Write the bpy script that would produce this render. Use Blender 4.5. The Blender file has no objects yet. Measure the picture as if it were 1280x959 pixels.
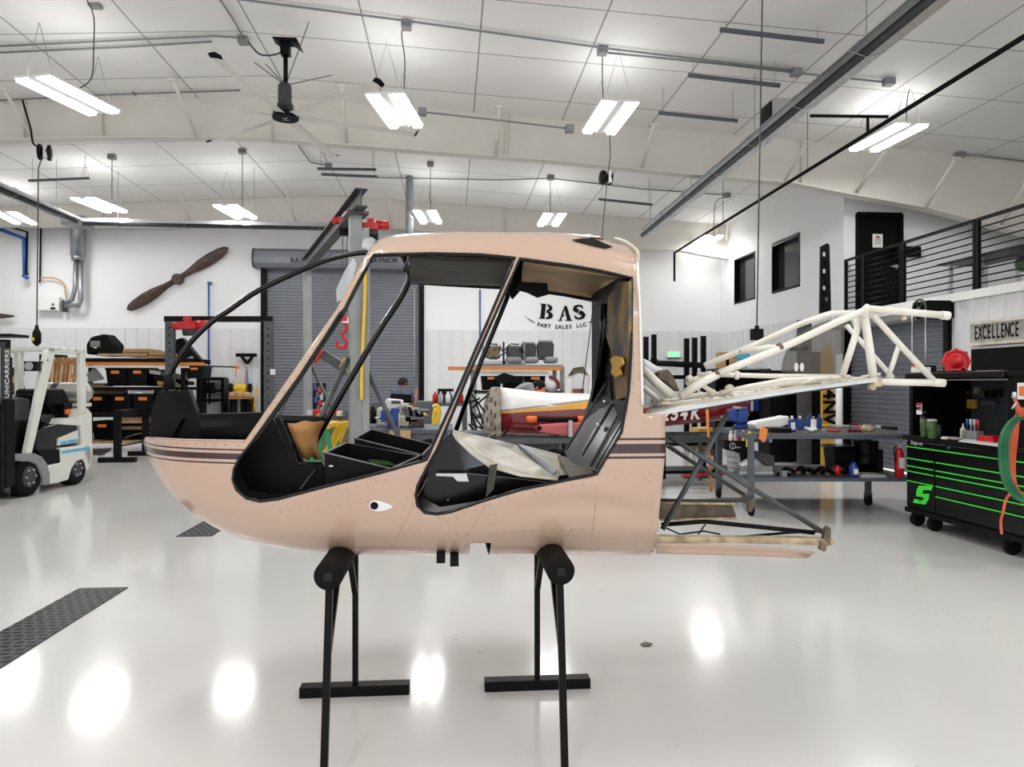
import bpy, bmesh, math, random
from mathutils import Vector, Matrix
from mathutils.geometry import delaunay_2d_cdt
random.seed(7)
S = bpy.context.scene
COL = S.collection
PI = math.pi
V = Vector
# ---------------------------------------------------------------- camera model (1280x959)
F = 924.0
CH = 1.5
TH = math.atan(76 / F)
ct, st = math.cos(TH), math.sin(TH)
def ray(u, v):
    a, b = (u - 640) / F, (479.5 - v) / F
    return V((st + a * ct, ct - a * st, b))
def P(u, v, Y):
    d = ray(u, v); t = Y / d.y
    return V((d.x * t, Y, CH + d.z * t))
def PX(u, v, X):
    d = ray(u, v); t = X / d.x
    return V((X, d.y * t, CH + d.z * t))
def PZ(u, v, z):
    d = ray(u, v); t = (z - CH) / d.z
    return V((d.x * t, d.y * t, z))
def PD(u, v, D):
    return V((0, 0, CH)) + ray(u, v) * D
def CW(x, d, z=0.0):
    return V((x * ct + d * st, -x * st + d * ct, z))
cam = bpy.data.cameras.new('camera'); co = bpy.data.objects.new('camera', cam); COL.objects.link(co)
co.location = (0, 0, CH); co.rotation_euler = (PI / 2, 0, -TH)
cam.sensor_width = 36; cam.lens = F / 1280 * 36; cam.clip_start = .05; cam.clip_end = 200
S.camera = co
S.view_settings.view_transform = 'Standard'; S.view_settings.look = 'None'
S.view_settings.gamma = 1; S.view_settings.use_curve_mapping = False
# ---------------------------------------------------------------- materials
def s2l(c):
    return tuple(((x / 255 + .055) / 1.055) ** 2.4 if x > 10 else x / 255 / 12.92 for x in c)
M = {}
def mat(name, rgb, rough=.5, metal=0, coat=0, noise=0, nscale=8, rgb2=None, bump=0, bscale=40, spec=.5):
    m = bpy.data.materials.new(name); m.use_nodes = True
    nt = m.node_tree; b = nt.nodes['Principled BSDF']
    c = s2l(rgb)
    b.inputs['Base Color'].default_value = (*c, 1)
    b.inputs['Roughness'].default_value = rough
    b.inputs['Metallic'].default_value = metal
    b.inputs['Coat Weight'].default_value = coat
    b.inputs['Coat Roughness'].default_value = .08
    b.inputs['Specular IOR Level'].default_value = spec
    tc = nt.nodes.new('ShaderNodeTexCoord')
    if noise or rgb2:
        n = nt.nodes.new('ShaderNodeTexNoise'); n.inputs['Scale'].default_value = nscale; n.inputs['Detail'].default_value = 5
        nt.links.new(tc.outputs['Object'], n.inputs['Vector'])
        mx = nt.nodes.new('ShaderNodeMix'); mx.data_type = 'RGBA'
        c2 = s2l(rgb2) if rgb2 else tuple(x * (1 - noise) for x in c)
        mx.inputs[6].default_value = (*c, 1); mx.inputs[7].default_value = (*c2, 1)
        rp = nt.nodes.new('ShaderNodeValToRGB'); rp.color_ramp.elements[0].position = .38; rp.color_ramp.elements[1].position = .66
        nt.links.new(n.outputs['Fac'], rp.inputs['Fac']); nt.links.new(rp.outputs['Color'], mx.inputs[0])
        nt.links.new(mx.outputs[2], b.inputs['Base Color'])
    if bump:
        n2 = nt.nodes.new('ShaderNodeTexNoise'); n2.inputs['Scale'].default_value = bscale
        nt.links.new(tc.outputs['Object'], n2.inputs['Vector'])
        bp = nt.nodes.new('ShaderNodeBump'); bp.inputs['Strength'].default_value = bump; bp.inputs['Distance'].default_value = .02
        nt.links.new(n2.outputs['Fac'], bp.inputs['Height']); nt.links.new(bp.outputs['Normal'], b.inputs['Normal'])
    M[name] = m
    return m
def emit(name, rgb, k):
    m = bpy.data.materials.new(name); m.use_nodes = True; nt = m.node_tree
    b = nt.nodes['Principled BSDF']; b.inputs['Emission Color'].default_value = (*s2l(rgb), 1); b.inputs['Emission Strength'].default_value = k
    b.inputs['Base Color'].default_value = (*s2l(rgb), 1); M[name] = m; return m
mat('black', (10, 10, 11), .4, noise=.3, nscale=6, spec=.14)
mat('black_gloss', (7, 7, 8), .2, noise=.3, spec=.35)
mat('black_matte', (14, 14, 15), .8, noise=.3, spec=.2)
mat('rubber', (18, 17, 17), .75, noise=.3, spec=.15)
mat('postgrey', (150, 153, 152), .5, metal=.3, noise=.2, nscale=4)
mat('tanksteel', (196, 194, 188), .38, metal=.6, noise=.15)
mat('darkgrey', (58, 60, 62), .5, noise=.2)
mat('steelgrey', (84, 88, 90), .4, metal=.3, noise=.25)
mat('slate', (86, 92, 100), .45, noise=.15)
mat('grey', (140, 142, 144), .5, noise=.15)
mat('ltgrey', (185, 186, 187), .5, noise=.1)
mat('galv', (160, 166, 170), .38, metal=.7, noise=.25, nscale=5)
mat('alu', (200, 202, 204), .3, metal=.8, noise=.15)
mat('chrome', (220, 222, 224), .12, metal=1)
mat('white', (238, 238, 236), .45, noise=.04)
mat('wallwhite', (240, 241, 242), .6, noise=.02, nscale=.6)
mat('cream', (230, 226, 214), .4, noise=.1, nscale=12, rgb2=(206, 192, 164))
mat('tubecream', (236, 234, 226), .3, noise=.1, nscale=7, rgb2=(222, 216, 202))
mat('beige', (206, 190, 156), .5, nscale=14, rgb2=(150, 128, 98))
mat('dirty', (120, 104, 84), .6, nscale=10, rgb2=(62, 54, 46))
mat('grime', (58, 52, 40), .6, nscale=7, rgb2=(16, 16, 17))
mat('foamgrime', (58, 62, 62), .5, nscale=7, rgb2=(142, 112, 62))
mat('headliner', (176, 148, 116), .8, nscale=5, rgb2=(158, 130, 98))
mat('tan', (190, 140, 84), .85, nscale=7, rgb2=(160, 110, 62), bump=.4, bscale=14)
mat('red', (206, 24, 32), .35, noise=.2)
mat('maroon', (120, 18, 30), .25, coat=.5, noise=.15)
mat('pinkred', (196, 92, 96), .35, noise=.2, nscale=5)
mat('orange', (240, 140, 60), .5, noise=.1)
mat('rackorange', (226, 140, 60), .55, noise=.15)
mat('safety', (245, 120, 50), .6)
mat('yellow', (240, 200, 50), .5, noise=.1)
mat('gold', (206, 160, 62), .5, noise=.15)
mat('green', (30, 150, 90), .5, noise=.1)
mat('olive', (62, 92, 44), .4)
mat('hosegreen', (28, 104, 66), .45)
mat('hoseorange', (206, 92, 56), .5)
mat('lime', (70, 235, 70), .35)
mat('blue', (36, 70, 150), .35, noise=.15)
mat('skyblue', (90, 180, 225), .5)
mat('pipeblue', (40, 90, 170), .4)
mat('denim', (104, 114, 138), .85, noise=.2)
mat('navy', (40, 44, 56), .85, noise=.2)
mat('skin', (206, 150, 122), .6)
mat('hair', (28, 22, 20), .7)
mat('wood', (176, 128, 82), .6, nscale=5, rgb2=(140, 96, 58))
mat('palewood', (206, 168, 124), .6, nscale=5, rgb2=(180, 138, 94))
mat('darkwood', (88, 68, 60), .45, nscale=6, rgb2=(60, 44, 40))
mat('cardboard', (186, 150, 108), .8, noise=.12)
mat('fkwhite', (226, 228, 220), .35, noise=.05)
mat('rafter', (226, 222, 214), .5, noise=.05, nscale=2)
mat('curtain', (128, 132, 140), .45, metal=.2, noise=.08, nscale=2)
mat('paper', (240, 240, 238), .7)
mat('printed', (90, 90, 92), .7)
mat('navyfab', (44, 48, 70), .8)
mat('greyblade', (70, 70, 72), .35, noise=.2)
emit('led', (255, 253, 248), 9)
emit('exitgreen', (120, 235, 150), .9)
m = bpy.data.materials.new('smoke_plexi'); m.use_nodes = True; nt = m.node_tree; b = nt.nodes['Principled BSDF']
b.inputs['Base Color'].default_value = (*s2l((92, 88, 84)), 1); b.inputs['Roughness'].default_value = .25; b.inputs['Alpha'].default_value = .5; M['plexi'] = m
m = bpy.data.materials.new('clear_plexi'); m.use_nodes = True; nt = m.node_tree; b = nt.nodes['Principled BSDF']
b.inputs['Base Color'].default_value = (.9, .92, .93, 1); b.inputs['Roughness'].default_value = .1; b.inputs['Alpha'].default_value = .3; M['clear'] = m
# ---------------------------------------------------------------- mesh builder
class MB:
    def __init__(s): s.bm = bmesh.new(); s.mi = 0; s.sm = []
    def mesh(s, vs, fs, smooth=False):
        b = [s.bm.verts.new(p) for p in vs]
        for f in fs:
            try:
                q = s.bm.faces.new([b[i] for i in f]); q.material_index = s.mi; q.smooth = smooth
            except ValueError: pass
        return s
    def box(s, c, d, rz=0, R=None):
        c = V(c); x, y, z = d[0] / 2, d[1] / 2, d[2] / 2
        R = R or Matrix.Rotation(rz, 3, 'Z')
        vs = [c + R @ V((a * x, b * y, e * z)) for a in (-1, 1) for b in (-1, 1) for e in (-1, 1)]
        return s.mesh(vs, [(0, 1, 3, 2), (4, 6, 7, 5), (0, 4, 5, 1), (2, 3, 7, 6), (0, 2, 6, 4), (1, 5, 7, 3)])
    def box2(s, a, b):
        a, b = V(a), V(b); return s.box((a + b) / 2, [abs(q) for q in (b - a)])
    def bar(s, p, q, w, h=None, up=V((0, 0, 1))):
        p, q = V(p), V(q); h = h or w; d = (q - p); L = d.length
        if L < 1e-6: return s
        d.normalize()
        if abs(d.dot(up)) > .98: up = V((0, 1, 0))
        x = d.cross(up).normalized(); z = x.cross(d)
        R = Matrix((x, d, z)).transposed()
        return s.box((p + q) / 2, (w, L, h), R=R)
    def tube(s, pts, r, n=10, caps=True, closed=False):
        pts = [V(p) for p in pts]; N = len(pts); rings = []; prev = None
        for i, p in enumerate(pts):
            if closed: d = pts[(i + 1) % N] - pts[i - 1]
            else: d = pts[min(i + 1, N - 1)] - pts[max(i - 1, 0)]
            d.normalize()
            if prev is None:
                a = V((0, 0, 1)) if abs(d.z) < .9 else V((1, 0, 0)); x = d.cross(a).normalized()
            else:
                x = (prev - d * prev.dot(d)).normalized()
            prev = x; y = d.cross(x); rr = r[i] if isinstance(r, (list, tuple)) else r
            rings.append([p + (x * math.cos(t) + y * math.sin(t)) * rr for t in [2 * PI * k / n for k in range(n)]])
        vs = [v for R_ in rings for v in R_]; fs = []
        for i in range(N if closed else N - 1):
            j = (i + 1) % N
            for k in range(n): fs.append((i * n + k, i * n + (k + 1) % n, j * n + (k + 1) % n, j * n + k))
        s.mesh(vs, fs, True)
        if caps and not closed:
            s.mesh(rings[0][::-1], [tuple(range(n))]); s.mesh(rings[-1], [tuple(range(n))])
        return s
    def lathe(s, c, prof, n=20, axis=V((0, 0, 1)), cap=True):
        c = V(c); axis = V(axis).normalized()
        a = V((0, 0, 1)) if abs(axis.z) < .9 else V((1, 0, 0)); x = axis.cross(a).normalized(); y = axis.cross(x)
        vs = []
        for r, h in prof:
            for k in range(n):
                t = 2 * PI * k / n; vs.append(c + axis * h + (x * math.cos(t) + y * math.sin(t)) * r)
        fs = [(i * n + k, i * n + (k + 1) % n, (i + 1) * n + (k + 1) % n, (i + 1) * n + k) for i in range(len(prof) - 1) for k in range(n)]
        s.mesh(vs, fs, True)
        if cap:
            s.mesh(vs[:n], [tuple(range(n))]); s.mesh(vs[-n:], [tuple(range(n))])
        return s
    def prism(s, pts, off):
        pts = [V(p) for p in pts]; off = V(off); n = len(pts)
        vs = pts + [p + off for p in pts]
        fs = [tuple(range(n)), tuple(range(2 * n - 1, n - 1, -1))] + [(i, i + n, (i + 1) % n + n, (i + 1) % n) for i in range(n)]
        return s.mesh(vs, fs)
    def ball(s, c, r, n=12, sc=(1, 1, 1)):
        c = V(c); vs = []; fs = []; m_ = n // 2 + 1
        for i in range(m_ + 1):
            a = PI * i / m_
            for k in range(n):
                t = 2 * PI * k / n; vs.append(c + V((r * sc[0] * math.sin(a) * math.cos(t), r * sc[1] * math.sin(a) * math.sin(t), r * sc[2] * math.cos(a))))
        for i in range(m_):
            for k in range(n): fs.append((i * n + k, (i + 1) * n + k, (i + 1) * n + (k + 1) % n, i * n + (k + 1) % n))
        return s.mesh(vs, fs, True)
    def build(s, name, m_, parent=None, bevel=0):
        bmesh.ops.remove_doubles(s.bm, verts=s.bm.verts, dist=1e-6)
        bmesh.ops.recalc_face_normals(s.bm, faces=s.bm.faces)
        me = bpy.data.meshes.new(name)
        mats = m_ if isinstance(m_, (list, tuple)) else [m_]
        for q in mats: me.materials.append(M[q])
        off = wl(parent) if parent else V((0, 0, 0))
        if parent is None and s.bm.verts:
            vs = [v.co for v in s.bm.verts]
            off = V((sum(v.x for v in vs) / len(vs), sum(v.y for v in vs) / len(vs), min(v.z for v in vs)))
            for v in s.bm.verts: v.co -= off
            loc = off
        else:
            for v in s.bm.verts: v.co -= off
            loc = V((0, 0, 0))
        s.bm.to_mesh(me); s.bm.free()
        o = bpy.data.objects.new(name, me); COL.objects.link(o); o.location = loc
        if parent: o.parent = parent
        if bevel:
            b = o.modifiers.new('bevel', 'BEVEL'); b.width = bevel; b.segments = 2; b.limit_method = 'ANGLE'
        return o
def wl(o):
    p = V((0, 0, 0))
    while o: p = p + V(o.location); o = o.parent
    return p
def tag(o, label, cat, group=None, kind=None):
    if label: o['label'] = label
    if cat: o['category'] = cat
    if group: o['group'] = group
    if kind: o['kind'] = kind
    return o
def struct(o): o['kind'] = 'structure'; return o
def thing(name, loc, label, cat, group=None):
    o = bpy.data.objects.new(name, None); COL.objects.link(o); o.location = loc; o.empty_display_size = .1
    return tag(o, label, cat, group)
def kids(o): return [c for c in bpy.data.objects if c.parent == o]
def dup(o, loc=None, rz=None, label=None, parent=None):
    c = o.copy(); COL.objects.link(c)
    if parent is not None: c.parent = parent
    for k in kids(o): dup(k, parent=c)
    if loc is not None: c.location = loc
    if rz is not None: c.rotation_euler.z = rz
    if label: c['label'] = label
    return c
def text(s, name, loc, R, size, m_, parent, ex=.002, sx=1, align='CENTER', shear=0, bold=0):
    cu = bpy.data.curves.new(name, 'FONT'); cu.body = s; cu.size = size; cu.extrude = ex; cu.align_x = align; cu.align_y = 'CENTER'; cu.shear = shear; cu.offset = bold
    cu.materials.append(M[m_])
    o = bpy.data.objects.new(name, cu); COL.objects.link(o)
    bpy.context.view_layer.update()
    me = bpy.data.meshes.new_from_object(o.evaluated_get(bpy.context.evaluated_depsgraph_get()))
    bpy.data.objects.remove(o); me.name = name
    o = bpy.data.objects.new(name, me); COL.objects.link(o)
    me.transform(R.to_4x4() @ Matrix.Diagonal((sx, 1, 1, 1)))
    o.location = V(loc) - (wl(parent) if parent else V((0, 0, 0)))
    if parent: o.parent = parent
    return o
RF = Matrix.Rotation(PI / 2, 3, 'X')                      # text facing -Y
RL = Matrix.Rotation(-PI / 2, 3, 'Z') @ RF                # text facing -X
def spline(pts, n=8):
    pts = [V(p) for p in pts]; out = []
    for i in range(len(pts) - 1):
        a, b, c, d = pts[max(i - 1, 0)], pts[i], pts[i + 1], pts[min(i + 2, len(pts) - 1)]
        for k in range(n):
            t = k / n
            out.append(.5 * ((2 * b) + (c - a) * t + (2 * a - 5 * b + 4 * c - d) * t * t + (-a + 3 * b - 3 * c + d) * t ** 3))
    out.append(pts[-1]); return out
# ================================================================ ROOM
YB, XR, YC, ZF = 20.1, 7.5, 13.6, 2.81      # back wall, right wall, balcony recess wall, balcony floor
RX, RZ, PIT = P(345, 125, 12.9).x, 6.4, .055
XL, XRR, YN = -14.0, 13.5, -5.0
def zc(x): return RZ - PIT * abs(x - RX)
# floor material
m = mat('floor', (221, 220, 218), .14, coat=.0, noise=.06, nscale=.5, spec=.4)
b = m.node_tree.nodes['Principled BSDF']; nt = m.node_tree
n = nt.nodes.new('ShaderNodeTexNoise'); n.inputs['Scale'].default_value = 1.3; n.inputs['Detail'].default_value = 6
mr = nt.nodes.new('ShaderNodeMapRange'); mr.inputs[3].default_value = .07; mr.inputs[4].default_value = .17
tc = nt.nodes.new('ShaderNodeTexCoord'); nt.links.new(tc.outputs['Object'], n.inputs['Vector'])
nt.links.new(n.outputs['Fac'], mr.inputs[0]); nt.links.new(mr.outputs[0], b.inputs['Roughness'])
bp = nt.nodes.new('ShaderNodeBump'); bp.inputs['Strength'].default_value = .03; bp.inputs['Distance'].default_value = .03
nt.links.new(n.outputs['Fac'], bp.inputs['Height']); nt.links.new(bp.outputs['Normal'], b.inputs['Normal'])
# scattered scuffs and specks on the epoxy
nA = nt.nodes.new('ShaderNodeTexNoise'); nA.inputs['Scale'].default_value = 26; nA.inputs['Detail'].default_value = 3
nB = nt.nodes.new('ShaderNodeTexNoise'); nB.inputs['Scale'].default_value = 1.1
mpp = nt.nodes.new('ShaderNodeMapping'); mpp.inputs['Scale'].default_value = (.6, 1.6, 1)
nt.links.new(tc.outputs['Object'], mpp.inputs[0]); nt.links.new(mpp.outputs[0], nA.inputs['Vector']); nt.links.new(tc.outputs['Object'], nB.inputs['Vector'])
g1 = nt.nodes.new('ShaderNodeMapRange'); g1.inputs[1].default_value = .69; g1.inputs[2].default_value = .75; nt.links.new(nA.outputs['Fac'], g1.inputs[0])
g2 = nt.nodes.new('ShaderNodeMapRange'); g2.inputs[1].default_value = .56; g2.inputs[2].default_value = .66; nt.links.new(nB.outputs['Fac'], g2.inputs[0])
mu = nt.nodes.new('ShaderNodeMath'); mu.operation = 'MULTIPLY'; nt.links.new(g1.outputs[0], mu.inputs[0]); nt.links.new(g2.outputs[0], mu.inputs[1])
mxs = nt.nodes.new('ShaderNodeMix'); mxs.data_type = 'RGBA'; mxs.inputs[7].default_value = (*s2l((120, 116, 108)), 1)
nt.links.new(b.inputs['Base Color'].links[0].from_socket, mxs.inputs[6]); nt.links.new(mu.outputs[0], mxs.inputs[0]); nt.links.new(mxs.outputs[2], b.inputs['Base Color'])
# ceiling material: insulation sheets with seams
m = mat('ceil', (232, 231, 229), .55); nt = m.node_tree; b = nt.nodes['Principled BSDF']
tc = nt.nodes.new('ShaderNodeTexCoord'); bk = nt.nodes.new('ShaderNodeTexBrick')
bk.offset = 0; bk.squash = 1
bk.inputs['Color1'].default_value = (*s2l((244, 243, 241)), 1); bk.inputs['Color2'].default_value = (*s2l((238, 237, 235)), 1)
bk.inputs['Mortar'].default_value = (*s2l((150, 148, 146)), 1); bk.inputs['Scale'].default_value = 1
bk.inputs['Mortar Size'].default_value = .011; bk.inputs['Brick Width'].default_value = 1.55; bk.inputs['Row Height'].default_value = 1.5
nt.links.new(tc.outputs['Object'], bk.inputs['Vector']); nt.links.new(bk.outputs['Color'], b.inputs['Base Color'])
nz = nt.nodes.new('ShaderNodeTexNoise'); nz.inputs['Scale'].default_value = 1.6
bp = nt.nodes.new('ShaderNodeBump'); bp.inputs['Strength'].default_value = .35; bp.inputs['Distance'].default_value = .12
nt.links.new(tc.outputs['Object'], nz.inputs['Vector']); nt.links.new(nz.outputs['Fac'], bp.inputs['Height']); nt.links.new(bp.outputs['Normal'], b.inputs['Normal'])

struct(MB().box2((XL, YN, -.15), (XRR, YB + .2, 0)).build('floor', 'floor'))
mb = MB()
for a, c in ((XL, RX), (RX, XRR)):
    mb.mesh([(a, YN, zc(a)), (c, YN, zc(c)), (c, YB, zc(c)), (a, YB, zc(a)), (a, YN, zc(a) + .15), (c, YN, zc(c) + .15), (c, YB, zc(c) + .15), (a, YB, zc(a) + .15)],
            [(0, 1, 2, 3), (4, 5, 6, 7), (0, 1, 5, 4), (2, 3, 7, 6), (0, 3, 7, 4), (1, 2, 6, 5)])
o = struct(mb.build('ceiling', 'ceil'))
# walls
DX0, DX1 = P(330, 400, YB).x, P(527, 400, YB).x
DZ = P(430, 335, YB).z
mb = MB().box2((XL, YB, 0), (DX0, YB + .2, 7)).box2((DX1, YB, 0), (XR + .1, YB + .2, 7)).box2((DX0, YB, DZ), (DX1, YB + .2, 7))
struct(mb.build('wall_back', 'wallwhite'))
struct(MB().box2((XL - .2, YN, 0), (XL, YB, 7)).build('wall_left', 'wallwhite'))
# ribbed liner panel on the lower back wall
WZ = P(100, 410, YB).z
def ribbed(mb, a, c, z0, z1, step=.3, nrm=V((0, -1, 0))):
    a, c = V(a), V(c); d = (c - a); L = d.length; d.normalize(); n_ = int(L / step)
    pts = []
    for i in range(n_ + 1):
        for q, h in ((0, .012), (.045, .012), (.06, .035), (.10, .035), (.115, .012)):
            s_ = i * step + q
            if s_ <= L: pts.append(a + d * s_ + nrm * h)
    pts.append(c + nrm * .012)
    for i in range(len(pts) - 1):
        p, q = pts[i], pts[i + 1]
        mb.mesh([(p.x, p.y, z0), (q.x, q.y, z0), (q.x, q.y, z1), (p.x, p.y, z1)], [(0, 1, 2, 3)])
        mb.mesh([(p.x, p.y, z1), (q.x, q.y, z1), (q.x - nrm.x * .03, q.y - nrm.y * .03, z1), (p.x - nrm.x * .03, p.y - nrm.y * .03, z1)], [(0, 1, 2, 3)])
mat('liner', (226, 227, 229), .45, noise=.03)
mb = MB(); ribbed(mb, (XL, YB, 0), (DX0 - .1, YB, 0), 0, WZ); ribbed(mb, (DX1 + .12, YB, 0), (XR, YB, 0), 0, WZ)
struct(mb.build('trim_1', 'liner'))
# window holes in right wall
def wy(u): return PX(u, 400, XR).y
win = [((wy(918), PX(918, 325, XR).z, PX(918, 381, XR).z), wy(944)), ((wy(965), PX(965, 308, XR).z, PX(965, 367, XR).z), wy(1000))]
w1 = (wy(944), wy(918), 3.5, 4.75); w2 = (wy(1000), wy(965), 3.5, 4.75)
w1 = (wy(944), wy(918), PX(918, 381, XR).z, PX(918, 325, XR).z)
w2 = (wy(1000), wy(965), PX(965, 367, XR).z, PX(965, 307, XR).z)
mb = MB()
zlo, zhi = min(w1[2], w2[2]), max(w1[3], w2[3])
mb.box2((XR, YC, zhi), (XR + .2, YB + .2, 7)).box2((XR, YC, 0), (XR + .2, YB + .2, zlo))
mb.box2((XR, YC, zlo), (XR + .2, w2[0], zhi)).box2((XR, w2[1], zlo), (XR + .2, w1[0], zhi)).box2((XR, w1[1], zlo), (XR + .2, YB + .2, zhi))
struct(mb.build('wall_right', 'wallwhite'))
mat('winglass', (52, 54, 56), .12, noise=.2)
for k, w in enumerate((w1, w2)):
    r = thing('window_%d' % (k + 1), (XR, (w[0] + w[1]) / 2, w[2]), None, None); r['kind'] = 'structure'
    f = MB()
    for a, c in (((w[0], w[2]), (w[0] + .04, w[3])), ((w[1] - .04, w[2]), (w[1], w[3])), ((w[0], w[2]), (w[1], w[2] + .04)), ((w[0], w[3] - .04), (w[1], w[3]))):
        f.box2((XR - .01, a[0], a[1]), (XR + .19, c[0], c[1]))
    f.build('window_frame', 'black', r)
    MB().box2((XR + .14, w[0] + .04, w[2] + .04), (XR + .15, w[1] - .04, w[3] - .04)).build('pane', 'winglass', r)
# recess wall above the balcony, with black door
dx0, dx1, dzt = P(1071, 300, YC).x, P(1127, 300, YC).x, P(1070, 267, YC).z
mb = MB().box2((XR + .2, YC, ZF), (dx0, YC + .2, 7)).box2((dx1, YC, ZF), (XRR, YC + .2, 7)).box2((dx0, YC, dzt), (dx1, YC + .2, 7))
struct(mb.build('wall_balcony', 'wallwhite'))
struct(MB().box2((XRR, YN, ZF), (XRR + .2, YC + .2, 7)).build('wall_far_right', 'wallwhite'))
r = thing('door_3', ((dx0 + dx1) / 2, YC, ZF), None, None); r['kind'] = 'structure'
MB().box2((dx0 + .03, YC + .04, ZF), (dx1 - .03, YC + .09, dzt - .03)).build('door_leaf', 'black', r)
MB().box2((dx0 - .03, YC - .02, ZF), (dx0 + .03, YC + .1, dzt)).box2((dx1 - .03, YC - .02, ZF), (dx1 + .03, YC + .1, dzt)).box2((dx0, YC - .02, dzt - .03), (dx1, YC + .1, dzt + .03)).build('door_frame', 'black_matte', r)
q = P(1118, 333, YC - .02)
MB().box(q, (.14, .04, .03)).box(q + V((.05, .03, 0)), (.04, .04, .08)).build('door_handle', 'alu', r)
q = P(1097, 301, YC + .03)
nd = MB().box(q, (.2, .012, .26)).build('door_notice', 'paper', r)
for k in range(4): MB().box(q + V((0, -.008, .07 - .04 * k)), (.12 if k else .07, .004, .012 if k else .035)).build('printed_line', 'red' if k == 1 else 'printed', nd)
# right wall under the balcony: opening for shutter
SY0, SY1 = PX(1187, 480, XR).y, PX(1058, 480, XR).y
SZ = PX(1060, 412, XR).z
mb = MB().box2((XR, YN, 0), (XR + .2, SY0, ZF)).box2((XR, SY1, 0), (XR + .2, YC + .2, ZF)).box2((XR, SY0, SZ), (XR + .2, SY1, ZF))
struct(mb.build('wall_right_lower', 'wallwhite'))
mb = MB(); ribbed(mb, (XR, YN, 0), (XR, SY0 - .1, 0), 0, ZF - .02, .3, V((-1, 0, 0))); ribbed(mb, (XR, SY1 + .1, 0), (XR, YB, 0), 0, WZ if 0 else PX(1023, 395, XR).z, .3, V((-1, 0, 0)))
struct(mb.build('trim_2', 'liner'))
struct(MB().box2((XR - .03, YN, ZF - .1), (XRR, YC, ZF)).build('floor_balcony', 'white'))
struct(MB().box2((XR - .06, YN, ZF - .09), (XR - .03, SY1 + .1, ZF + .03)).build('trim_3', 'white'))
# roller shutters
def slats(mb, a, c, z0, z1, nrm, step=.075):
    a, c = V(a), V(c); k = 0; z = z0; prof = []
    while z < z1:
        for dz, h in ((0, 0), (.012, .0), (.03, .022), (.055, .022), (.072, .0)):
            if z + dz < z1: prof.append((z + dz, h))
        z += step
    prof.append((z1, 0)); vs = []; fs = []
    for z, h in prof: vs += [a + nrm * h + V((0, 0, z)), c + nrm * h + V((0, 0, z))]
    for i in range(len(prof) - 1): fs.append((2 * i, 2 * i + 1, 2 * i + 3, 2 * i + 2))
    mb.mesh(vs, fs)
r = thing('door_1', ((DX0 + DX1) / 2, YB, 0), None, None); r['kind'] = 'structure'
mb = MB(); slats(mb, (DX0 + .04, YB + .08, 0), (DX1 - .04, YB + .08, 0), .02, DZ + .1, V((0, -1, 0)), .085); mb.build('shutter_curtain', 'curtain', r)
for x in (DX0, DX1): MB().box2((x - .07, YB - .07, 0), (x + .07, YB + .12, DZ)).build('guide_rail', 'black', r)
hx0, hx1 = P(321, 320, YB).x, P(530, 320, YB).x; hz0, hz1 = P(400, 335, YB).z, P(400, 313, YB).z
hz0 = P(430, 336, YB - .2).z; hz1 = P(430, 313, YB - .2).z
hp = [(0, hz0), (-.33, hz0), (-.42, hz0 + .1), (-.44, (hz0 + hz1) / 2), (-.40, hz1 - .08), (-.3, hz1), (0, hz1)]
h = MB().prism([(hx0, YB + y, z) for y, z in hp], (hx1 - hx0, 0, 0)).build('shutter_hood', 'curtain', r)
for x in (hx0, hx1): MB().prism([(x - .02, YB + y * 1.05, hz0 + (z - hz0) * 1.03 - .01) for y, z in hp], (.04, 0, 0)).build('end_plate', 'darkgrey', r)
for u in (382, 479): text('RAYNOR', 'maker_mark', P(u, 326, YB - .43) + V((0, -.03, 0)), RF, .19, 'black', h)
MB().tube([P(518, 360, YB - .1), P(518, 470, YB - .1)], .015, 6).build('pull_chain', 'ltgrey', r)
r = thing('door_2', (XR, (SY0 + SY1) / 2, 0), None, None); r['kind'] = 'structure'
mb = MB(); slats(mb, (XR + .08, SY0 + .04, 0), (XR + .08, SY1 - .04, 0), .02, SZ + .1, V((-1, 0, 0)), .085); mb.build('shutter_curtain', 'curtain', r)
for y in (SY0, SY1): MB().box2((XR - .07, y - .05, 0), (XR + .12, y + .05, SZ)).build('guide_rail', 'black', r)
a0, a1 = SZ - .0, ZF - .12
hp = [(0, a0), (-.3, a0), (-.38, a0 + .08), (-.4, (a0 + a1) / 2), (-.36, a1 - .06), (-.28, a1), (0, a1)]
h = MB().prism([(XR + x, SY0 + .25, z) for x, z in hp], (0, SY1 - SY0 - .2, 0)).build('shutter_hood', 'ltgrey', r)
text('RAYNOR', 'maker_mark', (XR - .41, (SY0 + SY1) / 2 + .7, (a0 + a1) / 2), RL, .13, 'black', h)
e = MB().box2((XR - .42, SY0 - .12, a0 - .04), (XR, SY0 + .25, a1 + .05)).build('gear_box', 'black', r)
ax = V((-1, 0, 0)); cc = V((XR - .42, SY0 + .06, (a0 + a1) / 2))
mb = MB().tube([cc + V((-.02, math.cos(t) * .16, math.sin(t) * .16)) for t in [2 * PI * k / 24 for k in range(24)]], .018, 6, closed=True)
mb.lathe(cc, [(.05, 0), (.05, .05), (.02, .06)], 12, ax)
for k in range(6): t = k * PI / 3; mb.bar(cc + V((-.02, 0, 0)), cc + V((-.02, math.cos(t) * .16, math.sin(t) * .16)), .012)
mb.build('chain_wheel', 'darkgrey', r)
MB().tube([cc + V((-.03, .16, 0)), cc + V((-.03, .16, -1.2))], .012, 5).tube([cc + V((-.03, -.16, 0)), cc + V((-.03, -.16, -1.2))], .012, 5).build('hand_chain', 'alu', r)
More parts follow.
